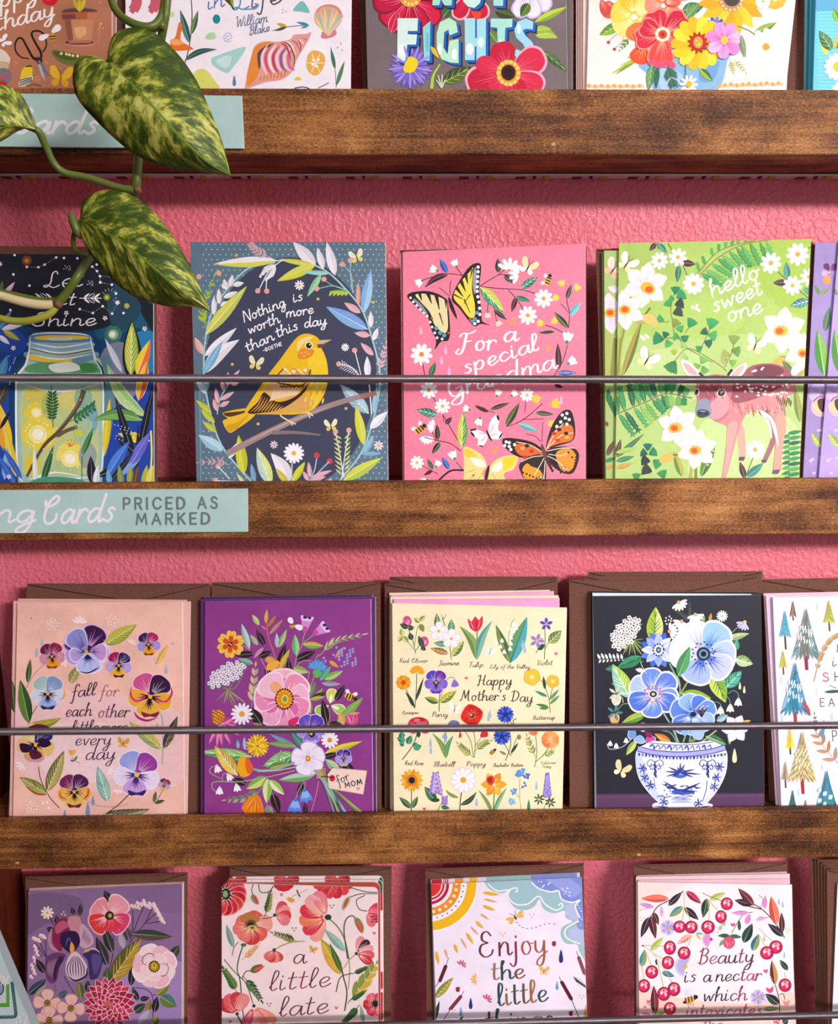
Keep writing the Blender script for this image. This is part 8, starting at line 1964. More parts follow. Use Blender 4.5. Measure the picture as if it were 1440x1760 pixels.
    for x1, y1 in ((905, 1430), (880, 1450), (630, 1440), (640, 1420), (880, 1490)): a.l(760, 1490, x1, y1, 12, '#2c3880')
    for k in range(5): a.s([(690 + (k % 2) * 10, 1530 + k * 9), (770, 1526 + k * 9), (850 - (k % 2) * 16, 1530 + k * 9)], 5, '#6a7ccc', 1)
    for x, y in ((510, 1340), (525, 1400), (560, 1450), (1020, 1330), (1000, 1400), (985, 1460), (650, 1560), (880, 1570)):
        for k in range(6): a.l(x, y, x + 34 * math.cos(k * 1.05 + x), y + 40 * math.sin(k * 1.05 + x), 9, ['#24307c', '#4f6ac4'][k % 2])
        scroll(x, y, 1 if x < 800 else -1, 18)
    a.s([(905, 1560), (930, 1480), (935, 1420)], 5, BL); a.s([(585, 1400), (600, 1480)], 5, '#8a9ad8')


envelope(3, 6.6, [(1011, 983), (1310, 982), (1314, 1394), (1016, 1396)], 'rearmost of three brown envelopes behind the blue and white vase card', notch=.5)
envelope(3, 5.4, [(1005, 990), (1303, 990), (1308, 1394), (1008, 1396)], 'middle one of three brown envelopes behind the blue and white vase card', notch=.5)
envelope(3, 4.2, [(978, 997), (1275, 995), (1278, 1394), (979, 1396)], 'foremost of three brown envelopes, jutting out left of the vase card', notch=.52)
card(3, 2.2, [(1016, 1016), (1302, 1017), (1306, 1394), (1019, 1396)], '#1c1c26', 'dark navy card edge, third in the vase card stack', edge='#15151c')
card(3, 1.1, [(1018, 1019), (1291, 1021), (1300, 1394), (1022, 1396)], '#d8dce0', 'pale inner sheet edge just behind the vase card', edge='#1c1c26')
card(3, 0, [(1019, 1024.5), (1308, 1023), (1313, 1393), (1026, 1395)], '#23232d', 'black card with blue anemones in a blue and white porcelain bowl', art_vase, (970, 970, 3.826), edge='#3a3a44')


def art_trees(a):
    def tree(x, y0, y1, w, cols, trunk, ty, hi=None):
        n = int((y1 - y0) / 11) + 3
        a.s([(x, y1 - 10), (x + (ty - y1) * .08, ty)], (w * .12 + 4, w * .10 + 5), trunk, smooth=False)
        for k in range(n, -1, -1):
            t = k / n
            y = y0 + (y1 - y0) * t * .86
            for g in (-1, -.7, -.4, -.1, .2, .5, .8, 1):
                L = (y1 - y0) * .17 + 6 + 9 * a.rnd.random()
                a.l(x + g * w * .28 * t, y, x + g * w * .52 * (t + .12), y + L, max(5, w * .085 * (t + .3)), cols[(k * 3 + int(g * 2) + 4) % len(cols)])
        if hi:
            for k in range(int(w / 8)): a.s([(x + (k * 37 % int(w * .6)) - w * .3, y0 + (y1 - y0) * (.35 + .07 * (k % 6))), (x + (k * 37 % int(w * .6)) - w * .34, y0 + (y1 - y0) * (.45 + .07 * (k % 6)))], 9, hi, 1)
    tree(262, 300, 470, 74, ['#5fb0c8', '#4a9ab8', '#7fc4cc', '#3f8aa8'], '#4a3a3c', 560)
    tree(315, 240, 335, 44, ['#8a6a5c', '#a8847c', '#7a5a50'], '#3a3030', 370)
    tree(400, 285, 610, 172, ['#8fa4a8', '#3f8a6c', '#b4bcc0', '#5f7a7c', '#9a6a70', '#2f7a6c'], '#8a2c3c', 695, '#f0f0ec')
    tree(552, 232, 378, 74, ['#c4c04c', '#a4a438', '#d8d478', '#8a8a34'], '#5a4a44', 440)
    tree(250, 565, 670, 50, ['#d8cc5c', '#c4b84c', '#b8a844'], '#4a3a34', 725)
    tree(328, 640, 975, 172, ['#2f7a9c', '#3f9ab4', '#2f5fa8', '#5aacbc', '#1f6a84', '#8fc4cc'], '#a83a3c', 1035, '#e8f0f0')
    for k in range(6): a.l(385 + k * 5, 890 + k * 8, 400 + k * 6, 960 + k * 8, 13, '#b84a4c')
    tree(296, 1075, 1205, 64, ['#e4d42c', '#d8c42c', '#f0e06c'], '#4a3a34', 1250)
    tree(375, 1095, 1415, 165, ['#d8c07c', '#c4a85c', '#e8d8a0', '#8a7a5c', '#b09a6c'], '#a8283c', 1510, '#f4ecd4')
    tree(264, 1295, 1410, 52, ['#b09a7c', '#9a8468', '#c4b090'], '#4a3a34', 1470)
    tree(535, 1350, 1680, 180, ['#2f7aa8', '#3f8a5c', '#4a9ab8', '#2f6a4c', '#5f8ad0', '#2f8a84'], '#8a2c3c', 1700, '#c8e0e8')
    tree(312, 1480, 1660, 80, ['#2f7a84', '#3a6a4c', '#4a8a94', '#5a5a44'], '#4a3a34', 1700); tree(398, 1545, 1680, 60, ['#8a9a5c', '#c4b46c', '#6a7a4c'], '#4a3a34', 1700)
    for x, y in ((475, 275), (238, 760), (470, 835), (244, 1010), (352, 1500), (505, 1330), (570, 1000)): a.drop(x, y, 58, '#c4ccdc')
    a.sprig([(452, 770), (500, 600), (560, 500), (640, 450)], 6, '#b8905c', 34, 14, ['#c8a064', '#b08850'], 14, 30, shrink=.1)
    a.sprig([(640, 1340), (520, 1200), (455, 1080)], 5, '#a87a5c', 100, 28, ['#c8906c', '#b8845c'], 4, 45); a.sprig([(470, 1120), (458, 990)], 4, '#5a5a4c', 36, 12, '#6a6a4c', 5, 35); a.l(505, 1150, 520, 1020, 24, '#4a9ab8')
    a.l(520, 840, 660, 830, 22, '#2f5f50'); a.s([(555, 795), (600, 815)], 5, '#5a5a5a')
    ink = '#4a3a4c'
    a.t('It', 600, 575, 680, 575, 30, 5, ink, font='s') if False else a.s([(604, 530), (612, 530)], 5, '#3a5a6c', smooth=False)
    a.s([(608, 530), (608, 575)], 6, '#3a5a6c', smooth=False); a.s([(600, 575), (616, 575)], 5, '#3a5a6c', smooth=False)
    a.t('is', 570, 672, 650, 655, 36, 6, ink, slant=.3)
    a.t('SH', 514, 770, 640, 764, 28, 7, ['#c84a6c', '#5a4a5c'], font='b', slant=0, track=5); a.t('EACH', 496, 934, 720, 930, 26, 6, '#5a4a54', font='b', slant=0, track=4); a.t('P', 578, 1162, 612, 1160, 34, 6, '#4a4a50', font='b', slant=0)


envelope(3, 7.6, [(1309, 996), (1605, 990), (1610, 1393), (1322, 1396)], 'brown envelope behind the pine forest card at the right of the third row', notch=.5)
card(3, 3.2, [(1312, 1020), (1597, 1014), (1612, 1393), (1334, 1396)], '#ddb8c8', 'pale pink card edge, rearmost behind the pine forest card', edge='#c89aac')
card(3, 2.2, [(1316, 1024), (1606, 1018), (1616, 1393), (1339, 1395)], '#d8c0d4', 'lilac pink card edge just behind the pine forest card', edge='#b8a8c8')
card(3, 0.9, [(1328, 1027), (1618, 1022), (1624, 1392), (1343, 1394)], '#f0e2ee', 'white card with painted pine trees, cut off at the right of the third row', art_trees, (1280, 970, 3.825))


# ------------------------------------------------------------------ fourth row
def art_iris(a):
    D = '#2a2228'
    a.b([(800, 1180), (1260, 1100), (1260, 1560), (700, 1560)], '#a484b8'); a.b([(190, 640), (520, 640), (560, 760), (300, 840), (190, 900)], '#7a5c80'); a.b([(850, 560), (1250, 560), (1250, 760), (1000, 700)], '#87658f')
    st = lambda P, w=5, c=D: a.s(P, w, c)
    for P in ([(905, 920), (915, 800), (910, 740)], [(905, 920), (950, 800), (990, 710)], [(890, 960), (1000, 820), (1040, 730)], [(990, 830), (1060, 770), (1085, 760)], [(1000, 830), (1100, 815)], [(320, 1060), (270, 950), (260, 920)], [(320, 1060), (310, 930)], [(325, 1070), (240, 960)], [(290, 1060), (240, 1000)], [(370, 840), (330, 770)], [(780, 870), (775, 1040), (740, 1180)], [(440, 1190), (480, 1260), (510, 1310)], [(910, 1270), (1000, 1280), (1050, 1340), (1050, 1520)], [(1050, 1320), (1110, 1320)]): st(P)
    for pts in ([(905 + k * 13 + 9 * (k % 3), 702 - 34 * math.sin(k * .3) + (k * 7 % 5) * 7) for k in range(12)], [(1058 + k * 8 - 10 * (k % 2), 690 + k * 15) for k in range(9)], [(230 + k * 12, 926 - k * 5 + (k * 5 % 4) * 9) for k in range(7)], [(238 - k * 4 + (k * 7 % 5) * 6, 980 + k * 26) for k in range(9)]):
        a.d(pts + [(x + 9, y + 14) for x, y in pts], 10, '#f0d4d4', 6); a.d([(x - 7, y + 9) for x, y in pts], 7, '#e4b8bc', 6)
    a.f(325, 755, 46, 9, '#f0dcd0', '#d8a04c', .2, 0, pw=17)
    a.d([(425, 765), (438, 750), (448, 770)], 6, '#e8c8d4')
    for x0, y0, x1, y1, w, c, c2 in ((765, 690, 715, 602, 50, D, D), (390, 840, 390, 770, 30, D, D), (510, 770, 490, 715, 30, D, D), (550, 780, 552, 690, 30, D, D), (775, 1030, 710, 850, 66, '#2c3028', '#3c3a30'), (740, 1120, 660, 920, 70, '#2a2c26', '#3a342c'), (890, 950, 855, 840, 60, '#4a3a44', '#5a4650'), (850, 1000, 825, 880, 50, '#b0a0b0', None), (905, 900, 1185, 920, 76, '#3a4038', '#5a4a3c'), (370, 880, 320, 860, 40, D, D), (310, 1170, 245, 1070, 50, D, D), (190, 1320, 320, 1210, 60, '#2f4a54', '#24303a'), (230, 1350, 325, 1240, 40, '#a48c90', None), (900, 1260, 915, 1100, 50, D, D), (1180, 1060, 1230, 980, 60, '#2f3a2c', '#3c4a34'), (760, 1230, 970, 925, 130, '#5c5a2c', '#b08a2c'), (740, 1230, 735, 1130, 60, '#4a5a30', None), (560, 1350, 540, 1220, 60, '#7a7a34', '#5a5a2c'), (600, 1300, 605, 1220, 40, D, D), (1075, 1320, 1165, 1250, 60, '#9a8c34', '#7a7a2c'), (950, 1360, 910, 1270, 40, D, D), (960, 1350, 1030, 1340, 36, D, D), (920, 1440, 1000, 1380, 60, '#2f3a2c', '#3a4a34'), (1010, 1440, 1035, 1350, 44, '#9a7a34', '#7a6a2c'), (1060, 1440, 1080, 1330, 50, D, D), (950, 1520, 1030, 1420, 50, '#b8b0c4', None), (1100, 1330, 1215, 1400, 90, '#4a7a6c', '#6a7a34'), (1050, 1520, 1085, 1470, 60, '#8a9a34', '#6a6a24'), (405, 1340, 460, 1290, 44, '#3f5a60', None), (380, 1310, 375, 1240, 20, '#7a6a84', None)):
        a.l(x0, y0, x1, y1, w, c, c2, v='#d0b860' if w > 100 else None, nv=6 if w > 100 else 0)
    # poppy
    for an, L, w, c, e_ in ((215, 130, 150, '#e88a94', '#f4c4c4'), (-50, 150, 150, '#ea9aa4', '#f4ccc8'), (145, 145, 150, '#d83a3c', '#f0b0b0'), (35, 140, 160, '#d8406c', '#f0b4c0'), (75, 110, 110, '#d8384c', None)): a.petal(752, 775, math.radians(an), L, w, c, e_, '#f4bcc0' if an != 75 else '#e86a78', 6)
    a.e(754, 774, 30, 30, '#22201c'); a.e(756, 774, 16, 18, '#8a8a34'); a.e(758, 774, 7, 8, '#d0c060')
    # iris
    a.b([(360, 900), (390, 810), (450, 790), (490, 830), (490, 900), (440, 950), (420, 1020), (370, 980)], '#8c2448', 5); a.b([(380, 850), (430, 810), (480, 840), (440, 870), (390, 900)], '#b85a74', 4); a.b([(330, 930), (360, 860), (350, 960), (400, 1020), (350, 1000)], '#c08a9c', 4)
    a.b([(465, 800), (500, 775), (550, 790), (560, 850), (540, 900), (510, 930), (480, 870)], '#c88490', 5); a.b([(560, 830), (600, 860), (640, 920), (640, 970), (580, 1000), (540, 960), (545, 890)], '#c8a0b0', 5)
    for k in range(6): a.s([(585 + k * 9, 860 + k * 14), (560 + k * 8, 940 + k * 8)], 5, '#6a3a6c', 1)
    a.b([(420, 900), (470, 880), (530, 890), (550, 960), (500, 1030), (450, 1010), (415, 960)], '#2f1c44', 5); a.s([(450, 990), (470, 930), (490, 960)], 9, '#6a5a9c', 1)
    a.b([(320, 1060), (380, 1030), (450, 1040), (440, 1070), (410, 1130), (390, 1220), (350, 1240), (318, 1200), (310, 1120)], '#6a3a64', 5); a.b([(400, 1060), (440, 1070), (400, 1140), (380, 1220), (365, 1180)], '#3a2448', 4)
    for k in range(5): a.s([(400 - k * 16, 1060 + k * 6), (370 - k * 10, 1120), (356 - k * 7, 1210 - k * 8)], 5, '#b088a0', 1)
    a.b([(570, 1040), (640, 1010), (700, 1040), (700, 1120), (670, 1200), (620, 1210), (610, 1140), (600, 1080)], '#3a3064', 5); a.b([(630, 1050), (690, 1050), (690, 1120), (650, 1180)], '#5a4a84', 4); a.s([(570, 1030), (640, 1000), (690, 1030)], 12, '#c8aac0', 1)
    a.b([(470, 1060), (520, 1020), (570, 1070), (600, 1130), (590, 1200), (540, 1230), (480, 1215), (450, 1150)], '#d8bcc8', 5)
    for k in range(7): a.s([(520 + (k - 3) * 5, 1050), (520 + (k - 3) * 19, 1130), (525 + (k - 3) * 16, 1205)], 7, '#4a2a54', 1)
    a.s([(465, 1190), (520, 1222), (590, 1190), (600, 1130)], 16, '#3a2458', 1); a.b([(480, 1000), (490, 955), (512, 990), (505, 1030), (485, 1030)], '#e0a048', 4); a.l(575, 1025, 635, 1000, 18, '#d8b04c')
    # blush rose
    for k, an in enumerate((-150, -110, -60, -20, 25, 65, 110, 155, 190)): a.petal(1062, 1122, math.radians(an), 150, 120, ['#f0c4cc', '#f4d8dc', '#eeb8c4'][k % 3], '#f8e4e4' if k % 2 else None, '#e8a0b0', 3)
    for an in (-130, -50, 20, 90, 150): a.petal(1062, 1122, math.radians(an), 96, 84, '#f4d0d4', '#3a2a2c' if an in (-130, 20) else '#f8e6e4', '#f8e8e8', 3, ew=4)
    a.e(1062, 1122, 38, 40, '#b8901c'); a.d([(1062 + 34 * math.cos(k * .45), 1122 + 36 * math.sin(k * .45)) for k in range(14)], 6, '#3a2a14'); a.e(1062, 1118, 18, 20, '#d8b84c'); a.e(1062, 1116, 8, 9, '#8a7a24')
    # dahlia
    for r, n, w, off in ((180, 18, 66, 0), (145, 16, 60, 11), (110, 13, 52, 4), (78, 10, 42, 15), (48, 7, 32, 0)):
        for k in range(n): a.petal(752, 1375, math.radians(off + 360 * k / n), r, w, ['#b02048', '#c83a5c', '#a41c40'][k % 3], '#f4c8c8', '#e88a98', 2, tip=1, ew=5)
    a.f(745, 1365, 28, 6, '#d86a5c', None, pw=14, tip=1)
    # pale dogwoods
    for x, y in ((325, 1375), (488, 1410), (340, 1490)):
        for an in (-88, 5, 92, 185): a.petal(x, y, math.radians(an), 92, 78, '#eab8ac', '#c89088', '#d8988c', 3)
        a.e(x, y, 22, 22, '#6a4a24'); a.d([(x + 12 * math.cos(k), y + 12 * math.sin(k)) for k in range(6)], 5, '#b08a3c')


envelope(4, 2.4, [(44, 1507), (322, 1500), (322, 1800), (44, 1804)], 'dark brown envelope behind the mauve iris card', notch=.6)
card(4, 1.2, [(50, 1527), (315, 1516), (315, 1800), (50, 1804)], '#c89a94', 'pinkish card edge just behind the mauve iris card', edge='#e0b4a4')
card(4, 0, [(48.5, 1532), (313, 1520), (312, 1800), (46, 1804)], '#8d6a94', 'mauve card with an iris, a poppy and a crimson dahlia, lower left', art_iris, (0, 1380, 4.0), mat=M_WASH, edge='#d8a890')


def art_poppies(a):
    RD, PK = '#c8283c', '#e86a74'
    st = lambda P, w=6, c='#2f4a34': a.s(P, w, c)

    def side_poppy(x, y, L, ang, w, cols, hi='#f4b0a8'):
        n = len(cols)
        for k, c in enumerate(cols): a.petal(x, y, math.radians(ang + (k - (n - 1) / 2) * 26), L, w, c, None, hi, 5)
        a.e(x, y, 12, 12, '#3a3a34')
    def feather(x0, y0, x1, y1, c, c2=None, w=16, n=7):
        a.sprig([(x0, y0), ((x0 + x1) / 2 + 6, (y0 + y1) / 2), (x1, y1)], 5, c, math.hypot(x1 - x0, y1 - y0) * .34, w, [c, c2 or c], n, 32)
    # big red poppy cut at the left edge
    for k in range(9): a.petal(190, 390, math.radians(-80 + k * 24), 138, 84, [RD, '#b81c30', '#d83a40'][k % 3], '#ea8a84', '#f4c4b8', 4)
    a.e(195, 385, 40, 52, '#2c2a2c'); a.d([(195 + 34 * math.cos(k * .5), 385 + 44 * math.sin(k * .5)) for k in range(13)], 6, '#d8ccb0'); a.e(190, 385, 18, 24, '#9aa07c')
    # red poppies hanging from the top edge
    for k in range(5): a.petal(590, 290, math.radians(40 + k * 25), 80, 50, RD, None, '#f08a7c', 3)
    for k in range(6): a.petal(930, 270, math.radians(25 + k * 26), 150, 76, [RD, '#d84048'][k % 2], None, '#f4c08c', 4)
    st([(385, 300), (370, 360), (385, 400)]); st([(415, 300), (430, 370), (490, 370), (520, 330)]); a.b([(370, 390), (400, 400), (420, 450), (395, 455), (365, 420)], '#8a8a5c'); a.l(385, 395, 418, 460, 20, '#d84a48')
    st([(1060, 345), (1150, 370), (1235, 375)]); st([(1235, 385), (1120, 385), (1040, 410)]); st([(1150, 395), (1090, 430), (1110, 490), (1165, 505)])
    a.b([(1050, 400), (1040, 450), (1000, 500), (988, 470), (1010, 420)], '#b4b48c'); a.l(1035, 410, 1000, 490, 22, '#c8503c')
    for k in range(4): a.petal(1160, 510, math.radians(-25 + k * 30), 110, 60, ['#d83a60', PK][k % 2], None, '#f4b0b8', 3)
    a.d([(1190 + (k * 23) % 50, 540 + (k * 17) % 50) for k in range(12)], 5, '#3a2a2c')
    # open salmon poppy
    for an, L, w, c in ((200, 110, 100, '#e8705c'), (-110, 95, 110, '#d85a4c'), (-60, 110, 110, '#e0584c'), (-10, 150, 120, '#ee9a8c'), (40, 130, 100, '#e06050'), (85, 130, 110, '#d03a40'), (125, 120, 100, '#e4786c'), (165, 125, 80, '#e8746a')): a.petal(365, 605, math.radians(an), L, w, c, None, '#f4c0a8', 6)
    a.b([(290, 560), (330, 520), (390, 530), (430, 560), (370, 590)], '#b87a3c')
    for k in range(13): a.s([(365, 610), (365 + 48 * math.cos(math.pi + k * .27), 612 + 52 * math.sin(math.pi + k * .27))], 5, '#2a2024', smooth=False)
    a.e(375, 615, 34, 18, '#c8b84c'); a.e(375, 615, 14, 9, '#5a6a3c')
    st([(315, 735), (290, 800), (270, 900), (290, 980), (305, 1150), (320, 1290)], 8, '#3a5a3c'); a.e(315, 735, 20, 12, '#4a6a34')
    side_poppy(530, 530, 112, -10, 74, ['#d84a50', '#f0948c', '#d84048', '#e8787a']); st([(525, 535), (490, 550), (440, 555)], 6, '#3a5a3c')
    side_poppy(885, 545, 190, 185, 96, ['#ee9a94', '#d83a50', '#e87858', '#d83448', '#f0a49c', '#e8808a'], '#f8c89c'); a.l(760, 400, 850, 430, 40, '#f0a4b4'); st([(890, 545), (960, 610), (1010, 700), (1040, 840)], 8, '#5f7a44'); a.e(895, 545, 24, 20, '#2c3a3c')
    side_poppy(525, 770, 90, 95, 56, ['#c84a40', '#e88a7c', '#d04040', '#e06a60']); st([(535, 765), (590, 735), (660, 715), (735, 710)], 5, '#8a7a3c'); feather(690, 715, 525, 655, '#8a8a34', '#4a5a34', 14)
    side_poppy(1090, 795, 124, -20, 60, ['#e88a90', '#4a2a34', '#ee9aa4', '#d85a60', '#c83a40'], '#f8d0d0'); st([(1085, 800), (1040, 840), (1000, 900)], 6, '#b4a86c')
    st([(1010, 1190), (1025, 1060), (1000, 950), (980, 850)], 8, '#3a4a34'); st([(1040, 840), (1045, 920), (1035, 1040)], 7, '#a8a484'); st([(1030, 830), (1005, 640), (1020, 560), (1060, 535), (1090, 560)], 8, '#3a5a3c'); st([(950, 1060), (980, 960), (1060, 930)], 6, '#3a4a34')
    a.b([(1075, 560), (1110, 555), (1140, 610), (1130, 655), (1095, 620)], '#7a8a4c'); a.l(1100, 570, 1128, 655, 30, '#d8503c')
    a.l(1015, 780, 870, 625, 56, '#7fa898', '#9cbcac'); a.l(985, 940, 845, 690, 90, '#d8a42c', '#8a9a2c', v='#e8cc6c', nv=6); a.l(990, 930, 905, 720, 40, '#4a6a2c'); feather(1060, 935, 1160, 890, '#4a6a34', '#2f4a2c', 14); feather(1030, 1140, 1225, 870, '#8a9a3c', '#d8b43c', 26, 9); feather(1040, 1120, 1140, 1060, '#3f6a3c', '#2f5a34', 16)
    a.l(245, 755, 195, 595, 44, '#6f948c', '#8aaca0'); st([(235, 810), (250, 750), (280, 715)], 5); feather(300, 840, 410, 740, '#e0a45c', '#d8944c', 10); feather(460, 540, 500, 380, '#3a5a3c', '#9a9a3c', 16)
    feather(270, 1070, 180, 905, '#3a6a3c', '#6f8a34', 26); feather(310, 950, 430, 1110, '#2f5a34', '#5a7a3c', 18); st([(180, 835), (260, 930), (330, 1000), (380, 1140)], 6); st([(300, 970), (330, 920), (370, 915)], 6); a.b([(360, 915), (385, 880), (440, 870), (430, 910), (390, 930)], '#5a6a34'); a.l(385, 915, 460, 878, 30, '#d84a40')
    side_poppy(270, 1210, 150, 255, 90, ['#c8283c', '#e06068', '#d03a44', '#ea8a84']); side_poppy(385, 1155, 190, 75, 70, ['#ee9484', '#e88070', '#f0a494', '#e04a70']); st([(270, 1215), (310, 1290)], 8, '#2f3a30')
    for k in range(6): a.petal(1220, 1145, math.radians(k * 60), 84, 70, [RD, PK, '#d83a50'][k % 3], None, '#f8c8c0', 4)
    a.e(1220, 1140, 22, 24, '#22201c'); a.d([(1220 + 28 * math.cos(k * .6), 1140 + 30 * math.sin(k * .6)) for k in range(11)], 5, '#22201c')
    feather(1110, 1150, 1000, 1270, '#2f5a34', '#3f6a3c', 22); a.l(1140, 1280, 1118, 1150, 30, '#8aac98')
    for x, y in ((575, 390), (1212, 655), (952, 1168), (222, 1262)): a.heart(x, y, 14, '#d87a94')
    for x, y in ((920, 470), (662, 626), (490, 1145)): a.d([(x - 12, y - 6), (x + 12, y - 6), (x, y + 10)], 6, '#8a6a6c')
    a.fly(790, 772, 28, '#e0a03c', '#e8b45c', 15); a.fan(645, 410, 36, 110, 100, 4, '#e0a03c', 18); st([(645, 405), (700, 380), (755, 355)], 3, '#6a5a4c'); a.l(690, 385, 680, 352, 12, '#3a5a3c'); a.l(690, 385, 705, 410, 12, '#3a5a3c')
    ink = '#6a2442'
    a.t('a', 650, 865, 735, 862, 62, 8, ink, slant=.2, contrast=.3); a.t('little', 488, 1052, 905, 1020, 66, 8, [ink, '#5a2a4c', ink, '#8a2c4c', ink], slant=.3, contrast=.3); a.t('late', 556, 1228, 890, 1204, 66, 8.5, ink, slant=.3, contrast=.3)


def art_poppies_back(a):
    for x, y in ((250, 290), (610, 285), (960, 285)):
        for k in range(6): a.petal(x, y - 20, math.radians(20 + k * 28), 90, 60, ['#b01c28', '#c8303a'][k % 2], None, '#e88a7c', 3)
    for y in (330, 440, 980, 1120, 1200): a.e(1262, y, 26, 60, '#b8202c' if y != 330 else '#3a5a3c')


envelope(4, 4.6, [(395, 1490), (673, 1489), (671, 1800), (393, 1800)], 'brown envelope behind the poppy card lettered a little late', notch=.5)
for k, (l, r, y0, y1, lb) in enumerate(((384, 653, 1517.5, 1517, 'poppy card with a red top band, directly behind the front poppy card'), (387, 657, 1512, 1512, 'poppy card edge, third in the poppy stack'), (391, 658, 1507, 1505, 'poppy card edge, rearmost of the poppy stack'))):
    card(4, 1.1 + k * 1.1, [(l, y0), (r, y1), (r + 1, 1800), (l - 1, 1800)], '#b8483c' if k == 0 else '#f0d8d4', lb, None if k == 0 else art_poppies_back, (340, 1440, 4.0), radius=.004)
card(4, 0, [(381, 1518), (649, 1525), (650, 1800), (381, 1800)], '#f6dedb', 'pale pink rounded card with red poppies, lettered a little late', art_poppies, (340, 1440, 4.0), radius=.004)


def art_enjoy(a):
    # sun in the corner
    cx, cy = 232, 300
    def ring(r0, r1, c): a.b([(cx - 20 + r1 * math.cos(t / 24 * math.pi * 2), cy + 5 + r1 * .96 * math.sin(t / 24 * math.pi * 2)) for t in range(24)], c, 2)
    for r, c in ((322, '#f4f0e8'), (312, '#f0b41c'), (250, '#f2ecf2'), (212, '#e8902c'), (158, '#f4e8ec'), (136, '#b81c3c'), (116, '#f6e4ea'), (106, '#c82040'), (92, '#f4dce0'), (84, '#e0302c')): ring(0, r, c)
    a.d([(cx - 20 + 184 * math.cos(k * .24 - .05), cy + 5 + 178 * math.sin(k * .24 - .05)) for k in range(8)], 12, '#f6dcb4'); a.d([(cx - 20 + 230 * math.cos(k * .16 + .04), cy + 5 + 222 * math.sin(k * .16 + .04)) for k in range(11)], 5, '#4a3a6c')
    for k, (x0, y0, x1, y1) in enumerate(((565, 356, 680, 372), (570, 398, 664, 420), (562, 440, 650, 474), (548, 494, 610, 534), (520, 542, 572, 592), (486, 578, 540, 634), (458, 616, 506, 694), (420, 650, 465, 726), (380, 692, 404, 752), (318, 722, 338, 790), (262, 735, 280, 830))): a.l(x0, y0, x1, y1, 24 if k % 2 == 0 else 14, '#e8b43c' if k % 2 == 0 else '#e0985c')
    # clouds
    a.b([(585, 300), (620, 340), (690, 362), (740, 340), (730, 390), (770, 450), (830, 472), (900, 450), (935, 400), (960, 460), (1030, 492), (1100, 475), (1105, 520), (1150, 545), (1085, 580), (1075, 640), (1110, 690), (1180, 695), (1200, 750), (1260, 780), (1260, 200), (590, 230)], '#9fc0bc', 4)
    a.b([(620, 290), (680, 335), (750, 330), (745, 390), (790, 440), (860, 435), (925, 370), (960, 430), (1040, 470), (1090, 450), (1060, 400), (1150, 500), (1190, 560), (1120, 590), (1110, 640), (1160, 670), (1260, 720), (1260, 200), (620, 200)], '#9ebfc8', 4); a.b([(1120, 430), (1230, 420), (1260, 700), (1150, 660), (1130, 600), (1190, 560), (1110, 500)], '#b4bcdc', 4)
    a.b([(880, 270), (930, 320), (1000, 345), (1060, 340), (1080, 390), (1140, 420), (1200, 400), (1170, 440), (1190, 500), (1260, 540), (1260, 200), (880, 200)], '#7f8ed4', 4); a.b([(960, 250), (1100, 250), (1210, 330), (1150, 390), (1060, 330)], '#94a2de', 4); a.e(1210, 560, 30, 40, '#7f8ed4')
    for P in ([(600, 300), (660, 345), (740, 340), (730, 380), (780, 432), (860, 430), (930, 380), (970, 430), (1040, 470), (1085, 450), (1080, 425), (1060, 440)], [(885, 290), (930, 330), (1010, 352), (1060, 345), (1080, 400), (1150, 420), (1200, 405), (1170, 445), (1195, 520)], [(1190, 540), (1110, 590), (1105, 640), (1150, 672), (1200, 690)], [(740, 340), (780, 325), (795, 345), (775, 352)]): a.s(P, 9, '#eceef4')
    a.d([(930 + (k * 37) % 80, 285 + (k * 23) % 40) for k in range(8)] + [(1100 + 34 * math.cos(k * 2.4), 355 + 28 * math.sin(k * 1.7)) for k in range(16)] + [(1185 + (k * 11) % 30, 440 + k * 18) for k in range(8)], 4.5, '#eef0fa', 6)
    # dragonfly
    for an, L in ((-40, 66), (-12, 58), (165, 62), (130, 56)): a.petal(778, 518, math.radians(an), L, 24, '#e8b45c')
    a.s([(770, 505), (788, 535)], 13, '#3a2a2c', 1); a.s([(775, 510), (740, 492)], 3, '#3a2a2c'); a.s([(778, 508), (780, 474)], 3, '#3a2a2c')
    D = [(790, 552), (806, 570), (828, 584), (856, 590), (886, 588), (914, 582), (942, 572), (970, 562), (1000, 558), (1032, 562)]
    for x, y in D: a.s([(x - 6, y - 2), (x + 6, y + 2)], 4.5, '#4a4048', smooth=False)
    # cat-tails, leaves
    for x0, y0, x1, y1, c, xs, ys in ((288, 930, 325, 838, '#5a2030', 345, 780), (356, 1115, 422, 1035, '#7a3440', 445, 998), (1142, 1048, 1082, 942, '#5a1c28', 1064, 904), (1228, 880, 1192, 782, '#8a4a4c', 1176, 738)):
        a.s([(x0, y0), (x1, y1)], 24, c, caps=True, smooth=False); a.s([(x1, y1), (xs, ys)], 4, '#3a3a34', smooth=False)
    a.s([(288, 930), (250, 980)], 5, '#6a6a4c'); a.s([(356, 1115), (310, 1190)], 5, '#4a4a3c'); a.s([(1142, 1048), (1195, 1175)], 5, '#2a2a34'); a.s([(1228, 880), (1245, 920)], 4, '#4a4a3c')
    a.l(255, 1045, 375, 908, 52, '#8a8a2c', '#a8a03c'); a.d([(275 + k * 9, 1020 - k * 10 + (k % 2) * 12) for k in range(10)], 4, '#e4e0a4', 5); a.l(250, 1200, 285, 1060, 26, '#2c3428'); a.l(255, 1190, 270, 1090, 16, '#3a4a34'); a.l(410, 1200, 440, 1160, 16, '#3a4a34'); a.l(1235, 1200, 1240, 1080, 24, '#e0a83c')
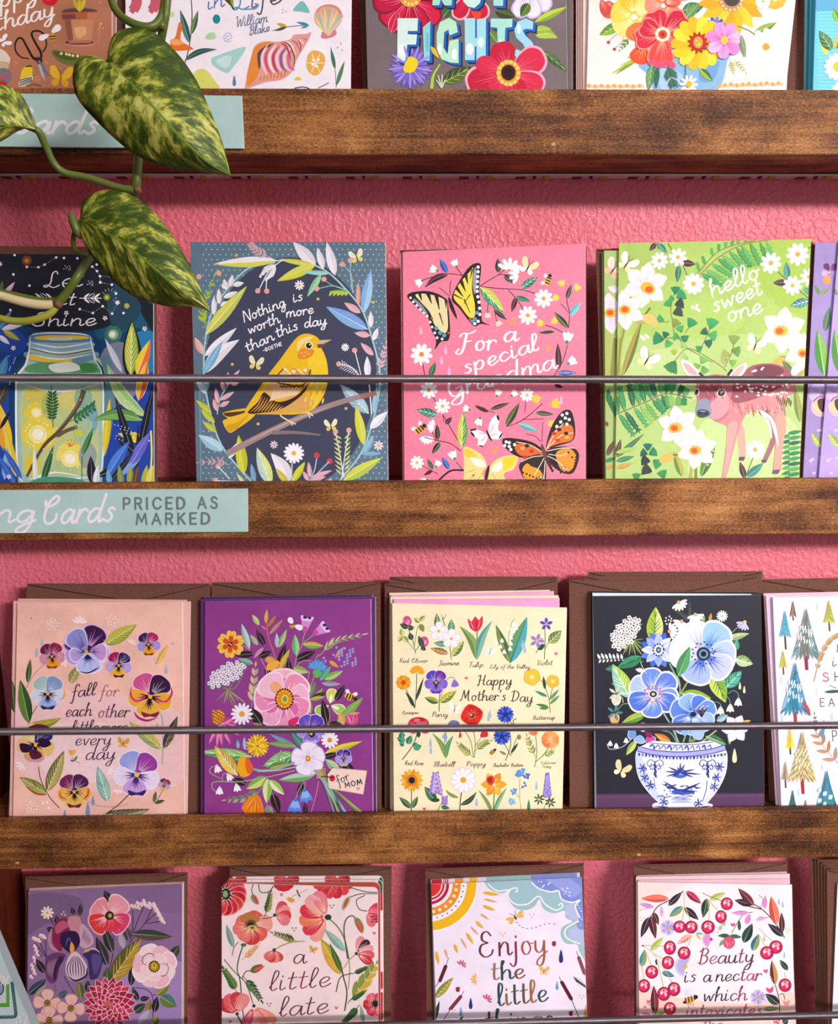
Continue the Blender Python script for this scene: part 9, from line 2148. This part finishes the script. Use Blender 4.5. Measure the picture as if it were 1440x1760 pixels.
    a.l(1240, 985, 1150, 900, 46, '#e8dce4'); [a.s([(1160 + k * 13, 905 + k * 10), (1180 + k * 12, 940 + k * 8)], 7, '#3a3a3c', smooth=False) for k in range(6)]
    for x, y, h, c in ((1076, 775, 88, '#2a3468'), (488, 1082, 74, '#2a3468'), (1050, 965, 58, '#6a94c8'), (424, 1135, 64, '#7fa4d4')): a.drop(x, y, h, c)
    for x, y in ((1030, 690), (404, 988), (1140, 1145)): a.e(x, y, 14, 17, '#a8283c'); a.s([(x - 14, y - 12), (x + 16, y - 16)], 4, '#2a2024', smooth=False); a.d([(x - 5, y), (x + 5, y + 6), (x + 2, y - 8)], 3, '#2a2024')
    for x, y, an, c, r in ((425, 830, -60, '#c86a84', 36), (590, 1055, -50, '#c8607c', 38), (525, 920, 180, '#e8b45c', 40)): a.fan(x, y, r, an, 150, 5, c, 13)
    a.fly(965, 868, 34, '#e8b45c', '#eec47c', 5, '#4a3a34')
    for x, y in ((888, 506), (696, 628), (372, 1130), (1212, 1035)): a.d([(x - 14, y - 6), (x + 12, y - 8), (x, y + 10)], 6, '#c8b8c8' if x > 800 and y < 600 else '#e8b490')
    M1, BR, TL_ = '#6a2a38', '#8a5a3c', '#2f4a48'
    a.t('E', 545, 780, 650, 770, 82, 11, M1, slant=0, contrast=.4); a.t('njoy', 668, 766, 985, 752, 84, 10, [M1, '#7a2c4c', '#a8503c', '#9a5a3c'], slant=0.02, contrast=.5)
    a.t('the', 625, 925, 838, 912, 60, 11, ['#9a6a4c', TL_, '#7a4a3c'], slant=0.04, contrast=.5); a.t('little', 668, 1095, 990, 1062, 72, 11, [TL_, '#8a6a3c', '#3a4a44', '#6a4a34', '#9a6a44', TL_], slant=0.04, contrast=.5); a.t('things', 590, 1255, 1030, 1226, 68, 11, [M1, TL_, '#5a3a30', '#8a2a3c', '#b0603c', '#6a2a34'], slant=0.04, contrast=.5)


def art_enjoy_back(a):
    for x0, x1, c in ((232, 300, '#b81c2c'), (310, 350, '#a82440'), (385, 440, '#e08a2c'), (480, 530, '#e8a81c'), (590, 880, '#8fb0ac'), (880, 1180, '#7a86c4')): a.p([(x0, 200), (x1, 200), (x1, 330), (x0, 330)], c)
    for k in range(3): a.s([(318 + k * 14, 260), (316 + k * 14, 310)], 5, '#f4dce0')


envelope(4, 2.8, [(731, 1493), (1003, 1484), (1006, 1800), (734, 1800)], 'brown envelope behind the sunshine card lettered Enjoy the little things', notch=.45)
card(4, 1.3, [(740, 1512), (996, 1500), (1000, 1800), (748, 1800)], '#d8c8dc', 'sunshine card edge just behind the front Enjoy card', art_enjoy_back, (680, 1440, 3.789))
card(4, 0, [(741, 1520), (999, 1508.5), (1011, 1800), (752, 1806)], '#efe2f0', 'pale lilac card with a sun and clouds, lettered Enjoy the little things', art_enjoy, (680, 1440, 3.789))


def art_cherries(a):
    a.b([(205, 280), (500, 280), (400, 330), (230, 420), (205, 520)], '#f4d8d2'); a.b([(210, 920), (500, 1000), (900, 1020), (1160, 960), (1180, 1200), (210, 1200)], '#f6cfc0'); a.b([(210, 1060), (400, 1020), (460, 1200), (210, 1200)], '#f4c0b0')
    D = '#2c2430'
    st = lambda P, w=4, c=D: a.s(P, w, c)

    def cherry(x, y, rx=40, ry=40, sx=None, sy=None):
        if sx is not None: st([(sx, sy), ((sx + x) / 2 + 6, (sy + y) / 2), (x + 2, y - ry * .55)], 5, '#c8b46c')
        a.e(x, y, rx, ry, '#6a1030'); a.e(x, y, rx * .9, ry * .9, '#c01c50'); a.e(x - rx * .15, y + ry * .2, rx * .55, ry * .5, '#d8305c'); a.b([(x - rx * .6, y - ry * .3), (x, y - ry * .75), (x + rx * .6, y - ry * .4), (x + rx * .2, y - ry * .15), (x - rx * .3, y)], '#f0a0bc', 3)
        a.e(x + rx * .3, y + ry * .1, rx * .2, ry * .3, '#f0b4c8'); a.e(x - rx * .4, y - ry * .1, rx * .14, ry * .22, '#fbe8ee'); a.e(x, y - ry * .5, 7, 10, '#c86a2c')
    # sprays of leaves
    st([(485, 330), (400, 385), (320, 430), (270, 520)], 6); st([(485, 330), (490, 400), (485, 430)], 4, '#c8b46c'); st([(960, 440), (880, 420), (830, 380)], 6); st([(900, 400), (980, 450), (1060, 540), (1110, 620)], 6); st([(910, 460), (850, 480), (780, 590)], 4); st([(960, 445), (975, 380), (950, 355)], 3); st([(930, 510), (960, 490), (1010, 495)], 3); st([(280, 430), (210, 450)], 3, '#a06a8c'); st([(1020, 480), (1040, 510)], 4)
    for x0, y0, x1, y1, w, c, c2 in ((395, 375, 220, 375, 50, '#d8564c', '#e8785c'), (390, 420, 475, 335, 40, D, '#3a2a34'), (500, 330, 595, 408, 44, '#c82a54', '#8a1c40'), (300, 430, 210, 408, 30, '#d88ac4', None), (350, 490, 345, 420, 24, '#e0a8d4', None), (270, 490, 220, 618, 44, '#4a2430', D), (280, 480, 312, 625, 46, '#6a2a34', '#4a1c28'), (300, 460, 330, 540, 34, '#5a2a34', None), (480, 425, 395, 490, 44, '#8a9a4c', '#4a8a8c'), (490, 430, 578, 508, 44, D, D), (630, 375, 605, 495, 50, '#3a5a3c', '#24382c'), (645, 385, 745, 340, 40, '#a8b44c', '#c4cc7c'), (910, 415, 800, 385, 44, D, '#3a2430'), (920, 420, 822, 312, 50, '#5a2430', '#7a2c34'), (890, 465, 778, 465, 30, '#d88ac4', None), (870, 535, 895, 470, 34, '#d884c4', None), (985, 440, 990, 355, 28, '#d884c4', None), (930, 510, 1005, 490, 20, '#e0a0d0', None), (1060, 540, 1025, 360, 60, '#c84a3c', '#e8785c'), (1095, 590, 1090, 460, 36, '#5a2430', None), (1105, 610, 1005, 530, 44, D, '#3a3034'), (855, 650, 910, 530, 60, '#2f4a3c', '#243428'), (910, 700, 950, 595, 50, '#2f6a7c', '#8a9a4c'), (830, 575, 828, 505, 22, '#3a5a44', None), (225, 800, 245, 690, 44, '#3a8a8c', '#8a9a4c'), (280, 700, 360, 615, 40, '#a8b44c', '#c4cc7c'), (530, 600, 445, 655, 40, '#d8746c', '#e8a090'), (560, 590, 610, 595, 16, '#7ab0b8', None), (560, 595, 595, 635, 16, '#e0b45c', None), (350, 830, 430, 858, 36, '#3a8a8c', '#4a6a7c'), (310, 1090, 300, 912, 50, '#5a2430', '#8a2c40'), (315, 750, 320, 790, 16, D, None), (1052, 910, 1030, 755, 46, '#5a2a2c', '#c8843c'), (1130, 820, 1080, 755, 34, '#2f4a3c', '#243428'), (1075, 1030, 990, 965, 54, '#2f4a3c', D), (975, 1060, 1080, 1055, 30, '#8a9a4c', '#6a8a5c'), (310, 1100, 370, 1075, 34, '#a8b44c', '#6a8a4c'), (285, 1110, 225, 1080, 30, '#d884c4', None), (1100, 1150, 1130, 1120, 40, '#2f4a3c', None)):
        a.l(x0, y0, x1, y1, w, c, c2, v='#e8e4d8' if c == '#d8746c' else None, nv=4 if c == '#d8746c' else 0)
    st([(1052, 910), (1075, 1000), (1080, 1100)], 5); st([(1040, 880), (1010, 840)], 3, '#b08a6c'); st([(1075, 970), (1100, 965), (1112, 1000)], 4); st([(1050, 900), (1020, 935)], 3, '#a8a06c'); st([(300, 1100), (280, 1040), (250, 1020)], 3); st([(310, 1100), (300, 1060), (270, 1015)], 3); st([(230, 665), (300, 720), (420, 900)], 4, '#c8b46c'); st([(230, 665), (370, 670)], 4, '#a8a06c'); st([(600, 340), (640, 360), (720, 390)], 4, '#5a6a44'); st([(225, 665), (240, 672)], 6)
    # flowers
    for x, y in ((387, 556), (944, 986)): a.f(x, y, 48, 17, ['#b4a8dc', '#9a8cd0', '#c8bce8'], '#d8a04c', .24, 0, pw=11)
    a.fan(495, 795, 66, 200, 190, 14, '#b0a8dc', 11, '#d8a83c', 13); a.fan(655, 628, 56, 180, 120, 8, '#d890c8', 13, '#b83a7c', 10)
    a.e(765, 645, 38, 42, '#d8486c'); [a.s([(765, 690), (735 + (k * 19) % 64, 615 + (k * 13) % 40)], 5, ['#f4a4b4', '#b8284c'][k % 2], 1) for k in range(16)]; a.l(770, 605, 695, 606, 26, '#3a5a4c'); a.l(770, 605, 845, 615, 26, '#3a6a5c'); a.l(735, 630, 704, 672, 20, '#7a9a6c')
    a.sprig([(750, 500), (700, 575)], 3, '#8aa47c', 30, 7, '#9cb48c', 6, 40)
    for x, y, r in ((790, 535, 14), (992, 822, 14), (268, 1010, 12), (245, 1045, 8), (1018, 938, 22), (1120, 1018, 20), (1060, 1135, 20)): a.b([(x - r, y - r * .6), (x, y - r * .2), (x + r, y - r * .8), (x + r * .8, y + r * .6), (x, y + r), (x - r * .8, y + r * .5)], '#e88a84' if x > 1100 else '#d84a78', 3)
    # cherries
    cherry(460, 550, 40, 38, 488, 430); cherry(532, 552, 40, 40, 495, 430); cherry(636, 552, 42, 42, 636, 380); cherry(752, 408, 38, 40); cherry(716, 488, 36, 40, 640, 385); cherry(400, 680, 38, 44); cherry(488, 712, 40, 40, 535, 600); cherry(388, 772, 38, 42, 300, 715); cherry(288, 830, 40, 42, 245, 690); cherry(240, 916, 38, 42, 220, 780); cherry(425, 936, 40, 44, 400, 880); cherry(362, 965, 40, 44, 320, 760); cherry(400, 1056, 38, 40, 390, 1010); cherry(1056, 676, 42, 42, 950, 560); cherry(1000, 712, 42, 42, 950, 600); cherry(1112, 912, 40, 42, 1108, 830)
    for x, y in ((1074, 395), (1098, 412), (1108, 724), (983, 622)): a.drop(x, y, 44, '#a4b8d0')
    for x, y in ((228, 500), (1130, 572), (1060, 1140)): a.d([(x - 10, y - 10), (x + 10, y - 4), (x - 4, y + 10)], 6, '#e8c47c')
    a.petal(545, 975, math.radians(200), 64, 34, '#dcd4ec'); a.petal(545, 975, math.radians(235), 62, 30, '#e4dcf0'); a.e(520, 1005, 34, 20, '#d8a43c', -20)
    for k in range(4): a.s([(494 + k * 18, 988 - k * 5), (502 + k * 18, 1028 - k * 8)], 7, '#2a2024', smooth=False)
    a.e(560, 985, 14, 13, '#2a2024'); a.e(490, 1018, 10, 8, '#2a2024'); [a.s([(515 + k * 16, 1020), (512 + k * 16, 1042)], 3, '#2a2024', smooth=False) for k in range(3)]
    ink, pl = '#3a2a3c', '#b04a84'
    a.t('Beauty', 568, 782, 915, 770, 48, 7.5, ['#8a3a5c', '#a8506c', '#6a3a54', '#4a3044', '#8a4464', '#5a3048'], slant=.25, contrast=.35); a.t('is', 485, 895, 560, 888, 42, 7, ink, slant=.25, contrast=.35); a.t('a', 602, 892, 652, 890, 42, 7, ink, slant=.25, contrast=.35); a.t('nectar', 680, 888, 960, 880, 42, 7, [ink, ink, '#5a3048', '#7a3860', pl, '#8a3a64'], slant=.25, contrast=.35)
    a.t('which', 600, 1012, 872, 1004, 44, 7, [ink, ink, '#5a3048', '#7a3860', '#8a3a64'], slant=.25, contrast=.35); a.t('intoxicates', 495, 1108, 965, 1098, 42, 6, [pl, '#a04a80', '#8a4474', '#b0508a'], slant=.25, contrast=.35); a.t('the', 600, 1190, 720, 1186, 40, 6, pl, slant=.25, contrast=.35)


envelope(4, 4.6, [(1089, 1486), (1353, 1481), (1358, 1800), (1091, 1800)], 'brown envelope behind the cherry card', notch=.48)
for k, (tl, tr, c, lb) in enumerate((((1098, 1513), (1357, 1511), '#e4b4c0', 'pinkish sheet edge directly behind the cherry card'), ((1093, 1507), (1357, 1502), '#e8c0c4', 'pale pink card edge, third in the cherry stack'), ((1095, 1505), (1352, 1498.5), '#d8a8b4', 'pink card edge, rearmost of the cherry stack'))):
    card(4, 1.1 + 1.1 * k, [tl, tr, (tr[0] + 13 - 4 * k, 1800), (tl[0] + 1, 1800)], c, lb, edge='#f0d4d0')
card(4, 0, [(1096, 1516), (1361, 1521), (1366, 1800), (1099, 1800)], '#f8e4e4', 'pale pink card with cherries and leaves, lettered Beauty is a nectar which', art_cherries, (1040, 1440, 3.6), edge='#fbf0ee')

for k, (x, y, xb) in enumerate(((1393, 1477, 1404), (1400, 1477.5, 1408), (1405, 1479, 1412), (1410.5, 1484, 1416), (1416, 1489, 1419), (1421, 1494.5, 1423))):
    envelope(4, 7.2 - 1.1 * k, [(x, y), (x + 268, y - 4), (x + 270, 1800), (xb, 1800)], 'brown envelope in the fan of six at the lower right, number %s from the front' % ('six', 'five', 'four', 'three', 'two', 'one')[k])
card(4, 0.4, [(1439.5, 1519), (1700, 1512), (1700, 1800), (1428, 1800)], '#e4e6f4', 'white card edge in front of the fan of envelopes at the lower right')
